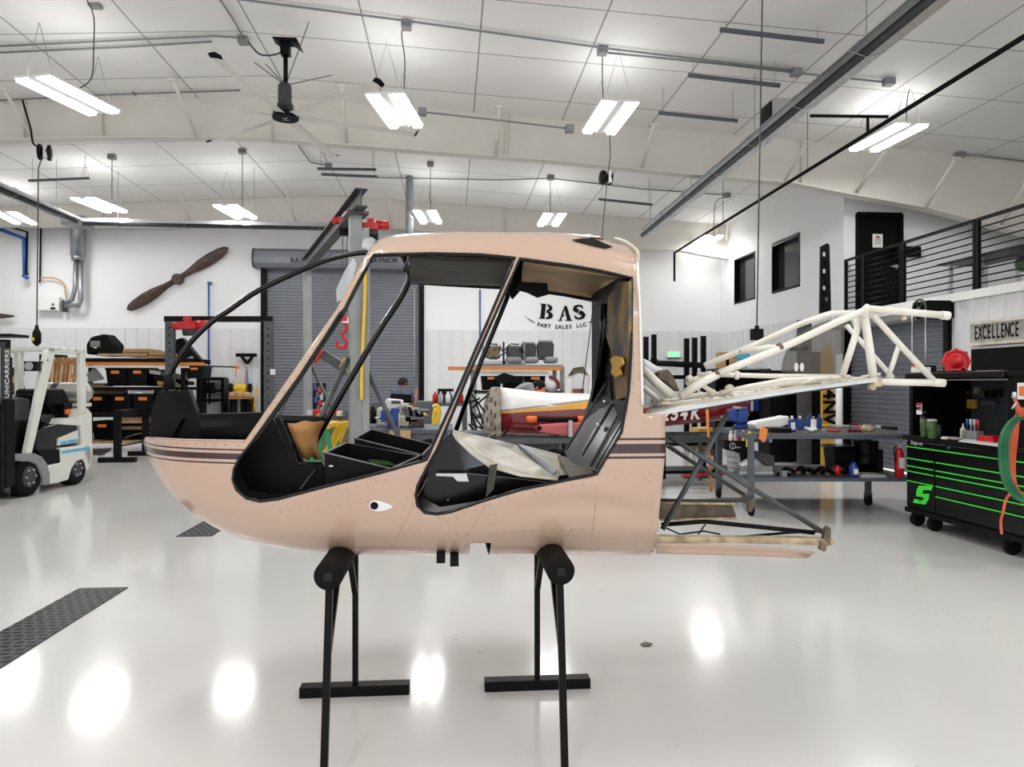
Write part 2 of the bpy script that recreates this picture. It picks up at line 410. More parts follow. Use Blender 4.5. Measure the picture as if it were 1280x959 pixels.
# rafters (tapered I beams, structure)
def rafter(name, Y, pts, m_='rafter'):
    mb = MB()
    for i in range(len(pts) - 1):
        (x0, b0), (x1, b1) = pts[i], pts[i + 1]
        mb.prism([(x0, Y - .01, b0), (x1, Y - .01, b1), (x1, Y - .01, zc(x1)), (x0, Y - .01, zc(x0))], (0, .02, 0))
        mb.prism([(x0, Y - .12, b0), (x1, Y - .12, b1), (x1, Y - .12, b1 + .025), (x0, Y - .12, b0 + .025)], (0, .24, 0))
    for x in (P(130, 100, Y).x, P(625, 100, Y).x + .1, P(33, 100, Y).x, P(1000, 200, Y).x):
        zb = b_at(pts, x); mb.box2((x - .012, Y - .11, zb), (x + .012, Y, zc(x)))
    return struct(mb.build(name, m_))
def b_at(pts, x):
    for (x0, b0), (x1, b1) in zip(pts, pts[1:]):
        if x0 <= x <= x1: return b0 + (b1 - b0) * (x - x0) / (x1 - x0)
    return pts[-1][1]
Y1 = 12.9
rp = [(XL, P(0, 178, Y1).z - .1)] + [(P(u, v, Y1).x, P(u, v, Y1).z) for u, v in ((0, 178), (156, 174), (281, 174), (330, 175), (400, 181), (700, 204), (860, 220), (989, 231), (1049, 243), (1155, 262), (1280, 294))] + [(XRR, P(1280, 294, Y1).z - .8)]
rafter('trim_4', Y1, rp)
Y2 = 19.6
rp2 = [(x, b) for x, b in rp]
rafter('trim_5', Y2, rp2)
# flange braces
def brace(u0, v0, u1, v1, Ya, Yb):
    mb = MB().tube([P(u0, v0, Ya), P(u1, v1, Yb)], .03, 6).box(P(u0, v0, Ya), (.12, .08, .03))
    return struct(mb.build('trim_brace', 'rafter'))
for q in ((216, 100, 246, 172), (341, 120, 341, 178), (427, 108, 433, 180), (624, 134, 620, 197), (818, 156, 802, 211), (5, 112, 42, 175), (1008, 178, 980, 228)):
    brace(*q, Y1 - 1.0, Y1 - .08)
for q in ((1110, 185, 1070, 240), (1195, 198, 1155, 262), (1285, 225, 1252, 280)): brace(*q, Y1 - 1.0, Y1 - .08)
for q in ((225, 245, 238, 278), (358, 240, 370, 280), (486, 244, 488, 285), (912, 260, 908, 300)): brace(*q, Y2 - 1.0, Y2 - .08)
# daylight + lamps
w = bpy.data.worlds.new('world'); S.world = w; w.use_nodes = True
w.node_tree.nodes['Background'].inputs[0].default_value = (1, 1, 1, 1); w.node_tree.nodes['Background'].inputs[1].default_value = .95
S.view_settings.exposure = 0.62
# ---------------------------------------------------------------- LED fixtures
def area(loc, sx, sy, pw, rz=0, name='lamp_or_fill_light'):
    l = bpy.data.lights.new(name, 'AREA'); l.shape = 'RECTANGLE'; l.size = sx; l.size_y = sy; l.energy = pw; l.color = (1, .995, .985)
    o = bpy.data.objects.new(name, l); COL.objects.link(o); o.location = loc; o.rotation_euler.z = rz; return o
LZ = 5.3
fx = [((40, 98), (130, 142), 'leftmost of the near row above the forklift'), ((480, 118), (508, 160), 'hanging just right of the ceiling fan'),
      ((777, 127), (748, 168), 'hanging above the roof hatch end of the pink cabin'), ((1145, 154), (1076, 190), 'in front of the upper black door'),
      ((100, 247), (148, 266), 'beside the galvanized flue, far row'), ((277, 255), (311, 275), 'over the wooden propeller, far row'),
      ((529, 262), (540, 281), 'next to the round vent pipe, far row'), ((694, 268), (685, 282), 'above the middle of the cabin roof, far row'),
      ((896, 293), (872, 308), 'over the two dark office windows'), ((-2, 262), (38, 283), 'cut by the left edge, far row')]
proto = None
for i, (a, c, l) in enumerate(fx):
    p, q = PZ(*a, LZ), PZ(*c, LZ); mid = (p + q) / 2; d = q - p; rz = math.atan2(d.y, d.x) - PI / 2
    if proto is None:
        r = thing('ceiling_light', (0, 0, LZ), '', 'light fixture', 'white twin-strip ceiling lights')
        MB().box2((-.27, -.61, LZ + .02), (.27, .61, LZ + .05)).box2((-.05, -.61, LZ + .0), (.05, .61, LZ + .02)).build('housing', 'white', r)
        for s_ in (-1, 1):
            MB().prism([(s_ * .18 - .075, -.6, LZ + .02), (s_ * .18 - .06, -.6, LZ - .02), (s_ * .18 + .06, -.6, LZ - .02), (s_ * .18 + .075, -.6, LZ + .02)], (0, 1.2, 0)).build('light_strip', 'led', r)
        for y in (-.5, .5): MB().tube([(-.2, y, LZ + .05), (0, y, LZ + .75), (.2, y, LZ + .05)], .005, 5).build('suspension_cable', 'grey', r)
        proto = r; o = r; o.location = mid; o.rotation_euler.z = rz
    else: o = dup(proto, mid, rz)
    o['label'] = 'bright twin-strip light fixture ' + l
    for s_ in (-1, 1): area(mid - V((0, 0, .035)) + V((math.cos(rz), math.sin(rz), 0)) * .18 * s_, .12, 1.18, 6 if i == 8 else 17.5, rz)
    up_fill = area(mid + V((0, 0, .1)), .5, 1.2, 1.5 if i == 8 else 4, rz); up_fill.rotation_euler = (PI, 0, rz)  # added upward fill to brighten the ceiling, no such strip on the fixture
# unseen part of the hall: further rows of the same fixtures behind the camera are lit the same way
for x in (-6, -1.7, 2.6, 6.5):
    for y in (3.5, -2.0): area((x, y, 5.3), .5, 1.2, 36)
# ================================================================ HELICOPTER CABIN
YCN = 3.55                                      # centre plane
HELI = thing('helicopter_fuselage', (.0, YCN, .84), 'wrecked pink helicopter cabin with maroon stripes, no doors or windshield, on two padded stands', 'helicopter fuselage')
# stations: u, half width, v of top, v of bottom
ST = [(179.5, .015, 548, 556), (182, .10, 520, 572), (187, .17, 500, 585), (197, .26, 482, 604), (214, .35, 458, 626), (240, .43, 424, 646), (275, .49, 392, 662),
      (320, .54, 356, 675), (370, .57, 331, 684), (420, .585, 314, 689), (470, .59, 296, 690.5), (500, .595, 291, 690.5), (560, .60, 288.5, 690.5), (640, .60, 288.5, 690.5),
      (700, .60, 289, 691), (750, .60, 293, 691.5), (790, .60, 303, 692), (845, .60, 312, 692.5)]
SX = []
for u, w, vt, vb in ST:
    Ye = YCN - .62 * w
    SX.append((P(u, 500, YCN - .85 * w).x, w, P(u, vb, Ye - .1 * w).z - .06 * min(1, w / .5), P(u, vt, YCN - .3 * w).z))
def sec(x):
    if x <= SX[0][0]: return SX[0][1:]
    for i in range(len(SX) - 1):
        a, c = SX[i], SX[i + 1]
        if x <= c[0]:
            t = (x - a[0]) / (c[0] - a[0])
            o = SX[max(i - 1, 0)]; d = SX[min(i + 2, len(SX) - 1)]; r = []
            for k in (1, 2, 3):                     # monotone-ish hermite
                h = c[0] - a[0]; m0 = (c[k] - o[k]) / max(c[0] - o[0], 1e-6); m1 = (d[k] - a[k]) / max(d[0] - a[0], 1e-6); sl = (c[k] - a[k]) / h
                if sl == 0: m0 = m1 = 0
                else:
                    m0 = 0 if m0 * sl < 0 else math.copysign(min(abs(m0), 3 * abs(sl)), sl); m1 = 0 if m1 * sl < 0 else math.copysign(min(abs(m1), 3 * abs(sl)), sl)
                r.append((2 * t ** 3 - 3 * t * t + 1) * a[k] + (t ** 3 - 2 * t * t + t) * h * m0 + (-2 * t ** 3 + 3 * t * t) * c[k] + (t ** 3 - t * t) * h * m1)
            return tuple(r)
    return SX[-1][1:]
def nexp(x, ph):
    t = min(max((x - SX[0][0]) / .9, 0), 1)
    return 2.2 + t * ((2.2 if ph < 0 else .7))
def yz(x, ph):
    w, zb, zt = sec(x); zc_ = zb + (zt - zb) * .5; H = (zt - zb) / 2
    c, s_ = math.cos(ph), math.sin(ph); n_ = nexp(x, ph)
    r = (abs(c) ** n_ + abs(s_) ** n_) ** (-1 / n_)
    y, z = w * c * r, zc_ + H * s_ * r
    if x > .15 and z < 1.1:      # long crash dent low on the side
        zd = .985 + .035 * math.cos((x - .5) * 7) ; win = math.exp(-((x - .55) / .26) ** 4)
        y -= .016 * win * math.exp(-((z - zd) / .026) ** 2); y += .006 * win * math.exp(-((z - zd - .05) / .03) ** 2)
    if z < .895 and x > -.9: y -= (.895 - z) * .42 * min(1, (x + .9) / .4)      # chine: the belly skin leans in
    return y, z
def surf(x, ph, side=-1, off=0):
    y, z = yz(x, ph)
    if off:
        y2, z2 = yz(x, ph + .01); t = V((y2 - y, z2 - z)); t.normalize(); y += t.y * off; z -= t.x * off
    return V((x, YCN + side * y, z))
def inv(u, v, side=-1):
    Y = YCN + side * .5; x = 0; ph = 0
    for it in range(40):
        p = P(u, v, Y); x = max(p.x, SX[0][0] + .004)
        lo, hi = -PI / 2, PI / 2
        for k in range(30):
            mid = (lo + hi) / 2
            if yz(x, mid)[1] < p.z: lo = mid
            else: hi = mid
        ph = (lo + hi) / 2; Yn = YCN + side * yz(x, ph)[0]; Y = .5 * Y + .5 * Yn
    return (x, ph)
KS = .75                                            # angle scale for triangulation
def seg(poly, st_=.02, closed=True):
    out = []; n_ = len(poly)
    for i in range(n_ if closed else n_ - 1):
        a, c = poly[i], poly[(i + 1) % n_]; L = math.hypot(c[0] - a[0], (c[1] - a[1]) * KS); m_ = max(1, int(L / st_))
        out += [(a[0] + (c[0] - a[0]) * k / m_, a[1] + (c[1] - a[1]) * k / m_) for k in range(m_)]
    if not closed: out.append(poly[-1])
    return out
def smoothpx(poly, n=4): 
    q = [(p[0], p[1], 0) for p in poly]; return [(p.x, p.y) for p in spline(q + [q[0]], n)][:-1]
def inside(p, poly):
    c = False; n_ = len(poly)
    for i in range(n_):
        a, b_ = poly[i], poly[i - 1]
        if (a[1] > p[1]) != (b_[1] > p[1]) and p[0] < (b_[0] - a[0]) * (p[1] - a[1]) / (b_[1] - a[1]) + a[0]: c = not c
    return c
def pxpoly(pts, side=-1): return [inv(u, v, side) for u, v in pts]
HB = PI / 2
# openings, traced on the near side
def dens(poly, step=12, closed=True):
    out = []; n_ = len(poly)
    for i in range(n_ if closed else n_ - 1):
        a, c = poly[i], poly[(i + 1) % n_]; L = math.hypot(c[0] - a[0], c[1] - a[1]); m_ = max(1, int(L / step))
        out += [(a[0] + (c[0] - a[0]) * k / m_, a[1] + (c[1] - a[1]) * k / m_) for k in range(m_)]
    if not closed: out.append(poly[-1])
    return out
OP1 = [(467, 318), (450, 349), (431, 386), (425, 392), (375, 470), (313, 556), (300, 572), (293, 586), (291, 600), (296, 613), (308, 623), (325, 627), (348, 624), (404, 609), (472, 592), (533, 575), (537, 566), (575, 482), (644, 322), (600, 318), (540, 316.5)]
OP2 = [(650, 323), (628, 373), (583, 474), (571, 504), (547, 561), (533, 586), (522, 608), (520, 620), (522, 632), (531, 641), (546, 643), (564, 640), (605, 626), (652, 612), (710, 600), (746, 593), (762, 565), (777, 540), (786, 490), (789, 440), (790, 347), (750, 338), (714, 332)]
h1, h2 = pxpoly(dens(OP1)), pxpoly(dens(OP2))
# windshield: everything above the rim and ahead of the front pillar
rim = [(184, 546), (190, 548), (230, 549), (307, 550)]
pil = [(307, 550), (330, 517), (370, 459), (421, 386), (425, 378), (440, 350), (458, 318), (464, 308)]
rp_ = pxpoly(dens(rim + pil[1:], 10, False))
xh = rp_[-1][0]
wind = [(-2.0, rp_[0][1])] + rp_ + [(xh + .015, 1.0), (xh + .03, HB + .1), (-2.0, HB + .1)]
# rear edge
re_ = pxpoly(dens([(797, 322), (801, 400), (804, 517), (835, 518), (831, 574), (824, 640), (823, 688)], 10, False))
rear = [(re_[0][0] - .012, HB + .1), (re_[0][0] - .006, 1.1)] + re_ + [(re_[-1][0], -HB - .1), (2.5, -HB - .1), (2.5, HB + .1)]
notch = pxpoly([(588, 679), (614, 678)]) ; nx0, nx1 = notch[0][0], notch[1][0]; nph = notch[0][1]
notch = [(nx0, nph), (nx1, nph), (nx1, -HB - .1), (nx0, -HB - .1)]
# far side
FA = dens([(512, 353), (560, 356), (652, 361), (748, 374), (750, 400), (744, 480), (730, 528), (708, 565), (691, 562), (624, 577), (561, 594), (545, 590), (541, 560), (539, 549), (496, 562), (448, 573), (415, 584), (385, 584), (372, 570), (394, 548), (408, 524)], 12)
hf = pxpoly(FA, 1)
xw = hf[0][0]
rimf = pxpoly(dens([(210, 524), (260, 523), (340, 522), (408, 524)], 12, False), 1)
pf = [(470, 352)]
windf = [(-2.0, rp_[0][1]), (SX[0][0] + .02, rp_[0][1])] + [q for q in rimf] + [(hf[0][0] - .0, hf[0][1]), (xh + .03, HB + .1), (-2.0, HB + .1)]
def skin(side, holes, name):
    xs0, xs1 = SX[0][0] + .001, re_[3][0] + .09
    pts = []; nx = int((xs1 - xs0) / .024); nph_ = 90
    bound = seg([(xs0, -HB), (xs1, -HB), (xs1, HB), (xs0, HB)], .03)
    verts = [V((x, p * KS)) for x, p in bound]; edges = [(i, (i + 1) % len(bound)) for i in range(len(bound))]
    for h in holes:
        h = [(min(max(x, xs0 - .5), xs1 + .5), p) for x, p in h]
        sg = seg(h, .02); b0 = len(verts)
        verts += [V((x, p * KS)) for x, p in sg]; edges += [(b0 + i, b0 + (i + 1) % len(sg)) for i in range(len(sg))]
    for i in range(1, nx):
        for j in range(1, nph_):
            verts.append(V((xs0 + (xs1 - xs0) * i / nx + random.uniform(-.002, .002), (-HB + PI * j / nph_) * KS)))
    # extra density in the nose
    for i in range(14):
        for j in range(1, 40): verts.append(V((xs0 + .004 + i * .0075 + (j % 2) * .003, (-HB + PI * (j + .5) / 40.5) * KS)))
    vo, eo, fo, *_ = delaunay_2d_cdt(verts, edges, [], 0, 1e-6)
    vs = [surf(min(max(v.x, xs0), xs1), max(-HB, min(HB, v.y / KS)), side) for v in vo]; fs = []
    for f in fo:
        c = ((sum(vo[i].x for i in f)) / 3, sum(vo[i].y for i in f) / 3 / KS)
        if c[0] < xs0 or c[0] > xs1 or abs(c[1]) > HB: continue
        if any(inside(c, h) for h in holes): continue
        fs.append(tuple(f))
    return vs, fs
# pink paint with maroon stripes (a band pattern by height on the nose and behind the rear door)
m = mat('pink', (194, 165, 146), .2, coat=.45, noise=.03, nscale=3)
nt = m.node_tree; b = nt.nodes['Principled BSDF']
geo = nt.nodes.new('ShaderNodeNewGeometry'); sp = nt.nodes.new('ShaderNodeSeparateXYZ'); nt.links.new(geo.outputs['Position'], sp.inputs[0])
def zz(v, u): x, ph = inv(u, v); return yz(x, ph)[1]
def mth(op, a, c):
    n_ = nt.nodes.new('ShaderNodeMath'); n_.operation = op
    for i, q in enumerate((a, c)):
        if isinstance(q, (int, float)): n_.inputs[i].default_value = q
        else: nt.links.new(q, n_.inputs[i])
    return n_.outputs[0]
X_, Z_ = sp.outputs[0], sp.outputs[2]
def band(z0, z1, zsrc): return mth('MULTIPLY', mth('GREATER_THAN', zsrc, z0), mth('LESS_THAN', zsrc, z1))
xn = inv(320, 565)[0]; xr = inv(745, 560)[0]
nose = None
tz = mth('ADD', Z_, 0.0)
zn = [zz(v, 260) for v in (560.5, 562.5, 566, 573.5, 577, 579)]
fr = None
for a, c in ((zn[1], zn[0]), (zn[3], zn[2]), (zn[5], zn[4])):
    q = band(a, c, Z_); nose = q if nose is None else mth('MAXIMUM', nose, q)
nose = mth('MULTIPLY', nose, mth('LESS_THAN', X_, xn))
zr = [zz(v, 800) for v in (547.5, 550.5, 555, 567, 570.5, 573.5)]
rr = None
for a, c in ((zr[1], zr[0]), (zr[3], zr[2]), (zr[5], zr[4])):
    q = band(a, c, Z_); rr = q if rr is None else mth('MAXIMUM', rr, q)
rr = mth('MULTIPLY', rr, mth('GREATER_THAN', X_, xr))
fac = mth('MAXIMUM', nose, rr)
mx = nt.nodes.new('ShaderNodeMix'); mx.data_type = 'RGBA'; mx.inputs[7].default_value = (*s2l((48, 12, 18)), 1)
src = b.inputs['Base Color'].links[0].from_socket
nt.links.new(src, mx.inputs[6]); nt.links.new(fac, mx.inputs[0]); nt.links.new(mx.outputs[2], b.inputs['Base Color'])
# gentle dents
n2 = nt.nodes.new('ShaderNodeTexNoise'); n2.inputs['Scale'].default_value = 3.2; n2.inputs['Detail'].default_value = 1.5
bp = nt.nodes.new('ShaderNodeBump'); bp.inputs['Strength'].default_value = .25; bp.inputs['Distance'].default_value = .05
nt.links.new(geo.outputs['Position'], n2.inputs['Vector']); nt.links.new(n2.outputs['Fac'], bp.inputs['Height']); nt.links.new(bp.outputs['Normal'], b.inputs['Normal'])

mb = MB()
v1, f1 = skin(-1, [h1, h2, wind, rear, notch], 'near'); v2, f2 = skin(1, [hf, windf, rear, notch], 'far')
used = sorted({i for f in f1 for i in f}); mp = {k: i for i, k in enumerate(used)}
mb.mesh([v1[i] for i in used], [tuple(mp[i] for i in f) for f in f1], True)
used = sorted({i for f in f2 for i in f}); mp = {k: i for i, k in enumerate(used)}
mb.mesh([v2[i] for i in used], [tuple(mp[i] for i in f[::-1]) for f in f2], True)
bmesh.ops.remove_doubles(mb.bm, verts=mb.bm.verts, dist=2e-4)
cabin = mb.build('cabin_skin', ['pink', 'black'], HELI)
# make normals point outward
me = cabin.data
cx = V((-.2, YCN, 1.45)) - wl(HELI)
s_ = sum((p.center - cx).dot(p.normal) for p in me.polygons)
if s_ < 0: me.flip_normals()
so = cabin.modifiers.new('thickness', 'SOLIDIFY'); so.thickness = .014; so.offset = -1; so.material_offset = 1; so.material_offset_rim = 1
# rivets, as small domes belonging to the skin pattern
mat('rivet', (164, 126, 110), .4)
mb = MB()
def rivrow(pts, step, r=.0032):
    pts = dens(pts, 4, False); acc = 1e9; last = None
    for u, v in pts:
        x, ph = inv(u, v); p = surf(x, ph, -1, -.000)
        if last is None or (p - last).length >= step:
            nrm = (surf(x, ph, -1) - V((x, YCN, 1.4))); nrm = V((0, nrm.y, nrm.z * .3)).normalized()
            mb.lathe(p - nrm * .001, [(r, 0), (r * .8, .0016), (r * .2, .0022)], 8, nrm, cap=True); last = p
rivrow([(196, 554), (302, 557)], .045, .005)
rivrow([(458, 325), (434, 376)], .05, .003); rivrow([(418, 396), (316, 544)], .05, .003)
rivrow([(545, 563), (638, 340)], .07, .003)
for q in ([(500, 660), (584, 667)], [(516, 600), (498, 668)], [(524, 650), (505, 668)], [(560, 652), (608, 632)], [(612, 632), (612, 668)], [(620, 632), (620, 668)], [(630, 665), (735, 662)], [(745, 610), (742, 665)], [(655, 618), (740, 604)],
          [(410, 617), (490, 598)], [(798, 330), (801, 510)], [(790, 330), (793, 500)], [(806, 524), (830, 523)], [(745, 600), (815, 596)], [(640, 685), (815, 686)], [(812, 590), (817, 660)], [(430, 684), (570, 685)], [(350, 640), (480, 625)], [(560, 600 + 25), (545, 655)]):
    rivrow(q, .034)
mb.build('rivets', 'rivet', HELI)['kind'] = 'stuff'
mb = MB()
for q in ([(534, 598), (490, 683)], [(607, 632), (583, 670)], [(745, 625), (738, 690)], [(822, 690), (798, 690), (794, 672)]):
    mb.tube([surf(*inv(u, v), -1, .0) for u, v in dens(q, 8, False)], .0009, 5)
mb.build('panel_seam', 'rivet', HELI)
# door opening seals
def ring(poly, r, side=-1, name='door_seal', off=.002):
    pts = [surf(x, p, side, -off) for x, p in poly]
    return MB().tube(pts, r, 8, closed=True).build(name, 'black_gloss', HELI)
ring(h1, .0065); ring(h2, .0065); 
MB().tube([surf(x, p, 1, -.004) for x, p in hf], .009, 6, closed=True).build('far_door_frame', 'black_gloss', HELI)
# rim strip on the nose + front pillar flange
MB().tube([surf(*inv(u, v), -1, .001) for u, v in dens([(186, 547), (230, 549.5), (306, 551)], 8, False)], .0035, 6).build('nose_rim', 'pink', HELI)
MB().tube([surf(*inv(u, v), -1, -.004) for u, v in dens([(464, 324), (433, 384), (428, 394), (376, 472), (318, 553)], 8, False)], .006, 6).build('pillar_flange', 'black_gloss', HELI)
# sealant strip along the rear edge
MB().tube([surf(x - .002, p, -1, -.001) for x, p in re_[:18]], .006, 6).build('sealant_bead', 'white', HELI)
# round vent / step socket on the side
p0 = surf(*inv(467, 632), -1, 0)
fp = [surf(*inv(u, v), -1, 0) + V((0, -.004, 0)) for u, v in smoothpx([(461, 632), (464, 627), (470, 625.5), (480, 628), (491, 633.5), (480, 638.5), (470, 639), (464, 637)], 3)]
r_ = MB().prism(fp, (0, .006, 0)).build('step_socket', 'white', HELI)
MB().lathe(surf(*inv(468, 632), -1, 0) + V((0, -.0065, 0)), [(.0155, 0), (.0155, .004), (.012, .004)], 20, V((0, 1, 0))).build('socket_hole', 'black_matte', r_)
# torn roof corner
def onskin(u, v, off): x, ph = inv(u, v); return surf(x, ph, -1) + V((0, -off, off * .6))
vs = [onskin(u, v, .004) for u, v in ((714, 301), (728, 299.5), (742, 299), (756, 299.5), (766, 302), (765, 309), (757, 311.5), (745, 309), (733, 306), (722, 303))]
MB().prism(vs, (0, -.002, .0012)).build('torn_hole', 'black_matte', HELI)
vs = [onskin(u, v, .012) for u, v in ((722, 297), (736, 295), (750, 295), (768, 299), (766, 302), (752, 299.5), (738, 299))]
MB().prism(vs, (0, .006, .003)).build('bent_roof_flap', 'pink', HELI)
mb = MB().tube([P(u, v, 3.1) for u, v in ((768, 297), (780, 301), (790, 307), (797, 314), (799, 328))], [.004, .007, .006, .008, .005], 7)
mb.build('crumpled_edge', 'cream', HELI)
# windshield centre bow, far posts
bow = spline([P(u, v, YCN) for u, v in ((205, 492), (209, 480), (214, 465), (235, 432), (263, 404), (285, 389), (322, 364), (379, 337), (416, 323), (452, 316))] + [surf(xh + .03, HB - .02, -1) - V((.03, 0, .05)), surf(xh + .06, HB - .02, -1) - V((0, 0, .015))], 6)
MB().tube(bow, .0125, 10).build('windshield_bow', 'black_gloss', HELI)
MB().tube(spline([P(u, v, 3.97) for u, v in ((640, 352), (560, 347), (517, 345), (511, 352), (500, 374), (470, 420), (440, 471), (412, 520), (383, 573))], 5), .017, 8).build('far_front_post', 'black_gloss', HELI)
MB().tube([P(u, v, 3.95) for u, v in ((638, 358), (634, 372), (602, 450), (570, 538))], .013, 8).build('far_middle_post', 'black_gloss', HELI)
g = [P(u, v, 3.3) for u, v in ((640, 345), (652, 330), (658, 340), (650, 356), (640, 372), (632, 362))]
MB().prism([P(u, v, 3.88) for u, v in ((634, 338), (652, 328), (660, 346), (652, 362), (641, 374), (630, 358))], (0, .03, 0)).build('post_gusset', 'black', HELI)
MB().prism([P(508, 320, 3.4), P(522, 321, 3.4), P(522, 333, 3.4), P(510, 331, 3.4)], (0, .01, 0)).build('foam_block', 'ltgrey', HELI)
for pts in ([(470, 300), (464, 296), (454, 300), (452, 309), (462, 312)], [(441, 322), (446, 330), (440, 352), (430, 372), (421, 378), (420, 362), (430, 340)]):
    MB().prism([P(u, v, 3.3) for u, v in pts], (0, .004, 0)).build('torn_windshield', 'clear', HELI)
# inside of the roof
def plate(pts, th, name, m_, bevel=0, parent=None):
    pts = [V(p) for p in pts]; n_ = (pts[1] - pts[0]).cross(pts[2] - pts[0]).normalized()
    return MB().prism(pts, n_ * th).build(name, m_, parent or HELI, bevel)
a = MB()
A0 = [P(512, 320, 3.12), P(642, 325, 3.12)]; B0 = [P(512, 353, 3.95), P(640, 357, 3.95)]
NB = 10; vs = []; fs = []
for i in range(NB + 1):
    t = i / NB
    for A, B in ((A0[0], B0[0]), (A0[1], B0[1])): p = A.lerp(B, t); vs.append(p + V((0, 0, .006 * math.sin(PI * t) + .004)))
for i in range(NB): fs.append((2 * i, 2 * i + 1, 2 * i + 3, 2 * i + 2))
o = a.mesh(vs, fs, True).build('front_roof_lining', 'grime', HELI); so = o.modifiers.new('t', 'SOLIDIFY'); so.thickness = .01
A0 = [P(655, 328, 3.12), P(786, 348, 3.12)]; B0 = [P(652, 358, 3.9), P(760, 376, 3.9)]; vs = []; fs = []
for i in range(NB + 1):
    t = i / NB
    for A, B in ((A0[0], B0[0]), (A0[1], B0[1])): p = A.lerp(B, t); vs.append(p + V((0, 0, .04 * math.sin(PI * t) + .005)))
for i in range(NB): fs.append((2 * i, 2 * i + 1, 2 * i + 3, 2 * i + 2))
o = a2 = MB().mesh(vs, fs, True).build('headliner', 'headliner', HELI); so = o.modifiers.new('t', 'SOLIDIFY'); so.thickness = .01
MB().tube([P(656, 360, 3.9), P(705, 367, 3.9), P(752, 376, 3.9)], .016, 8).build('far_roof_rail', 'black', HELI)
plate([P(648, 352, 3.6), P(684, 354, 3.6), P(686, 368, 3.6), P(672, 372, 3.6), P(660, 366, 3.6), P(646, 362, 3.6)], .02, 'overhead_bracket', 'black')
MB().prism([P(502, 340, 3.93), P(512, 320, 3.2), P(640, 325, 3.2), P(640, 340, 3.5)], (0, 0, .01)).build('roof_former', 'black', HELI)
# rear bulkhead and its jamb seen through the rear door opening
jb = [P(752, 374, 3.85), P(789, 346, 3.12), P(789, 450, 3.02), P(779, 536, 3.0), P(747, 592, 2.98), P(722, 586, 3.5), P(704, 566, 3.95), P(728, 528, 3.98), P(742, 480, 3.98), P(748, 425, 3.92)]
# bulkhead wall running across the cabin behind the rear seats
bx = P(795, 450, 3.0).x
MB().box2((bx - .02, 3.1, 1.0), (bx, 3.86, 1.97)).build('rear_bulkhead', 'black', HELI)
xi = bx - .04
vs = [PX(760, 372, xi), PX(772, 352, xi), PX(786, 352, xi), PX(786, 440, xi), PX(783, 496, xi), PX(770, 500, xi), PX(764, 440, xi), PX(757, 420, xi)]
plate(vs[::-1], .012, 'burnt_insulation', 'foamgrime')
MB().tube([PX(u, v, xi) for u, v in ((757, 380), (755, 420), (750, 460), (742, 500))], .022, 8).build('far_door_jamb', 'black_gloss', HELI)
plate([P(764, 500, 3.35), P(784, 498, 3.04), P(778, 534, 3.02), P(748, 590, 3.0), P(716, 582, 3.35), P(706, 566, 3.8), P(728, 528, 3.8), P(742, 480, 3.85), P(762, 470, 3.4)], .012, 'seat_back_panel', 'black_gloss')
for a_, c_ in (((777, 531), (745, 586)), ((772, 520), (738, 583)), ((757, 480), (708, 562)), ((765, 505), (728, 570))):
    MB().tube([P(a_[0], a_[1], 3.05 if a_[0] > 770 else 3.3), P(c_[0], c_[1], 3.05 if a_[0] > 770 else 3.3)], .006, 6).build('seat_back_rib', 'darkgrey', HELI)
MB().ball(P(756, 502, 3.25), .009, 10).build('snap_button', 'chrome', HELI)
MB().ball(P(748, 531, 3.25), .012, 10, (1, .5, 1.2)).build('latch_striker', 'alu', HELI)
MB().prism([PX(u, v, xi - .016) for u, v in ((765, 449), (771, 445), (779, 447), (781, 455), (776, 460), (778, 468), (772, 472), (766, 466), (768, 458))], (-.01, 0, 0)).build('foam_patch', 'gold', HELI)
# nose tub: far liner, instrument pedestal
zr_ = P(250, 549, 3.1).z
pts = [P(189, 531, 3.62), P(197, 497, 3.62), P(203, 489, 3.62), P(212, 488, 3.62), P(221, 512, 3.62), P(243, 513, 3.75), P(244, 516, 3.95), P(325, 520, 3.98), P(325, 549, 3.9), P(250, 552, 3.9), P(196, 549, 3.5)]
ztp_ = P(300, 516.5, 3.98).z; strip = []
for k in range(16):
    x = SX[0][0] + .05 + (P(328, 516, 3.98).x - SX[0][0] - .05) * k / 15
    lo, hi = -1.5, 1.5
    for _ in range(25):
        mid = (lo + hi) / 2
        if yz(x, mid)[1] < 1.28: lo = mid
        else: hi = mid
    strip.append((x, YCN + yz(x, lo)[0] - .02))
vs = [V((x, y, z)) for x, y in strip for z in (1.12, ztp_)]
o = MB().mesh(vs, [(2 * k, 2 * k + 2, 2 * k + 3, 2 * k + 1) for k in range(15)], True).build('nose_side_panel', 'black', HELI); so = o.modifiers.new('t', 'SOLIDIFY'); so.thickness = .01
MB().tube([V((x, y, ztp_)) for x, y in strip], .005, 6).build('panel_edge', 'darkgrey', HELI)
pd = [P(u, v, 3.45) for u, v in ((188, 546), (187, 530), (190, 510), (195, 496), (200, 489), (236, 488), (240, 500), (245, 514), (247, 560), (200, 560))]
MB().prism(pd, (0, .05, 0)).build('instrument_pedestal', 'black', HELI, .002)
MB().prism([P(u, v, 3.44) for u, v in ((214, 491), (235, 491), (243, 512), (222, 512))], (0, .012, 0)).build('pedestal_recess', 'black_matte', HELI)
MB().prism([P(205, 528, 3.42), P(228, 523, 3.42), P(214, 548, 3.42), P(203, 548, 3.42)], (0, .03, 0)).build('pedestal_gusset', 'black', HELI)
MB().lathe(P(211, 487, YCN), [(.03, 0), (.022, .04), (.016, .07)], 12).build('bow_foot', 'black_matte', HELI)
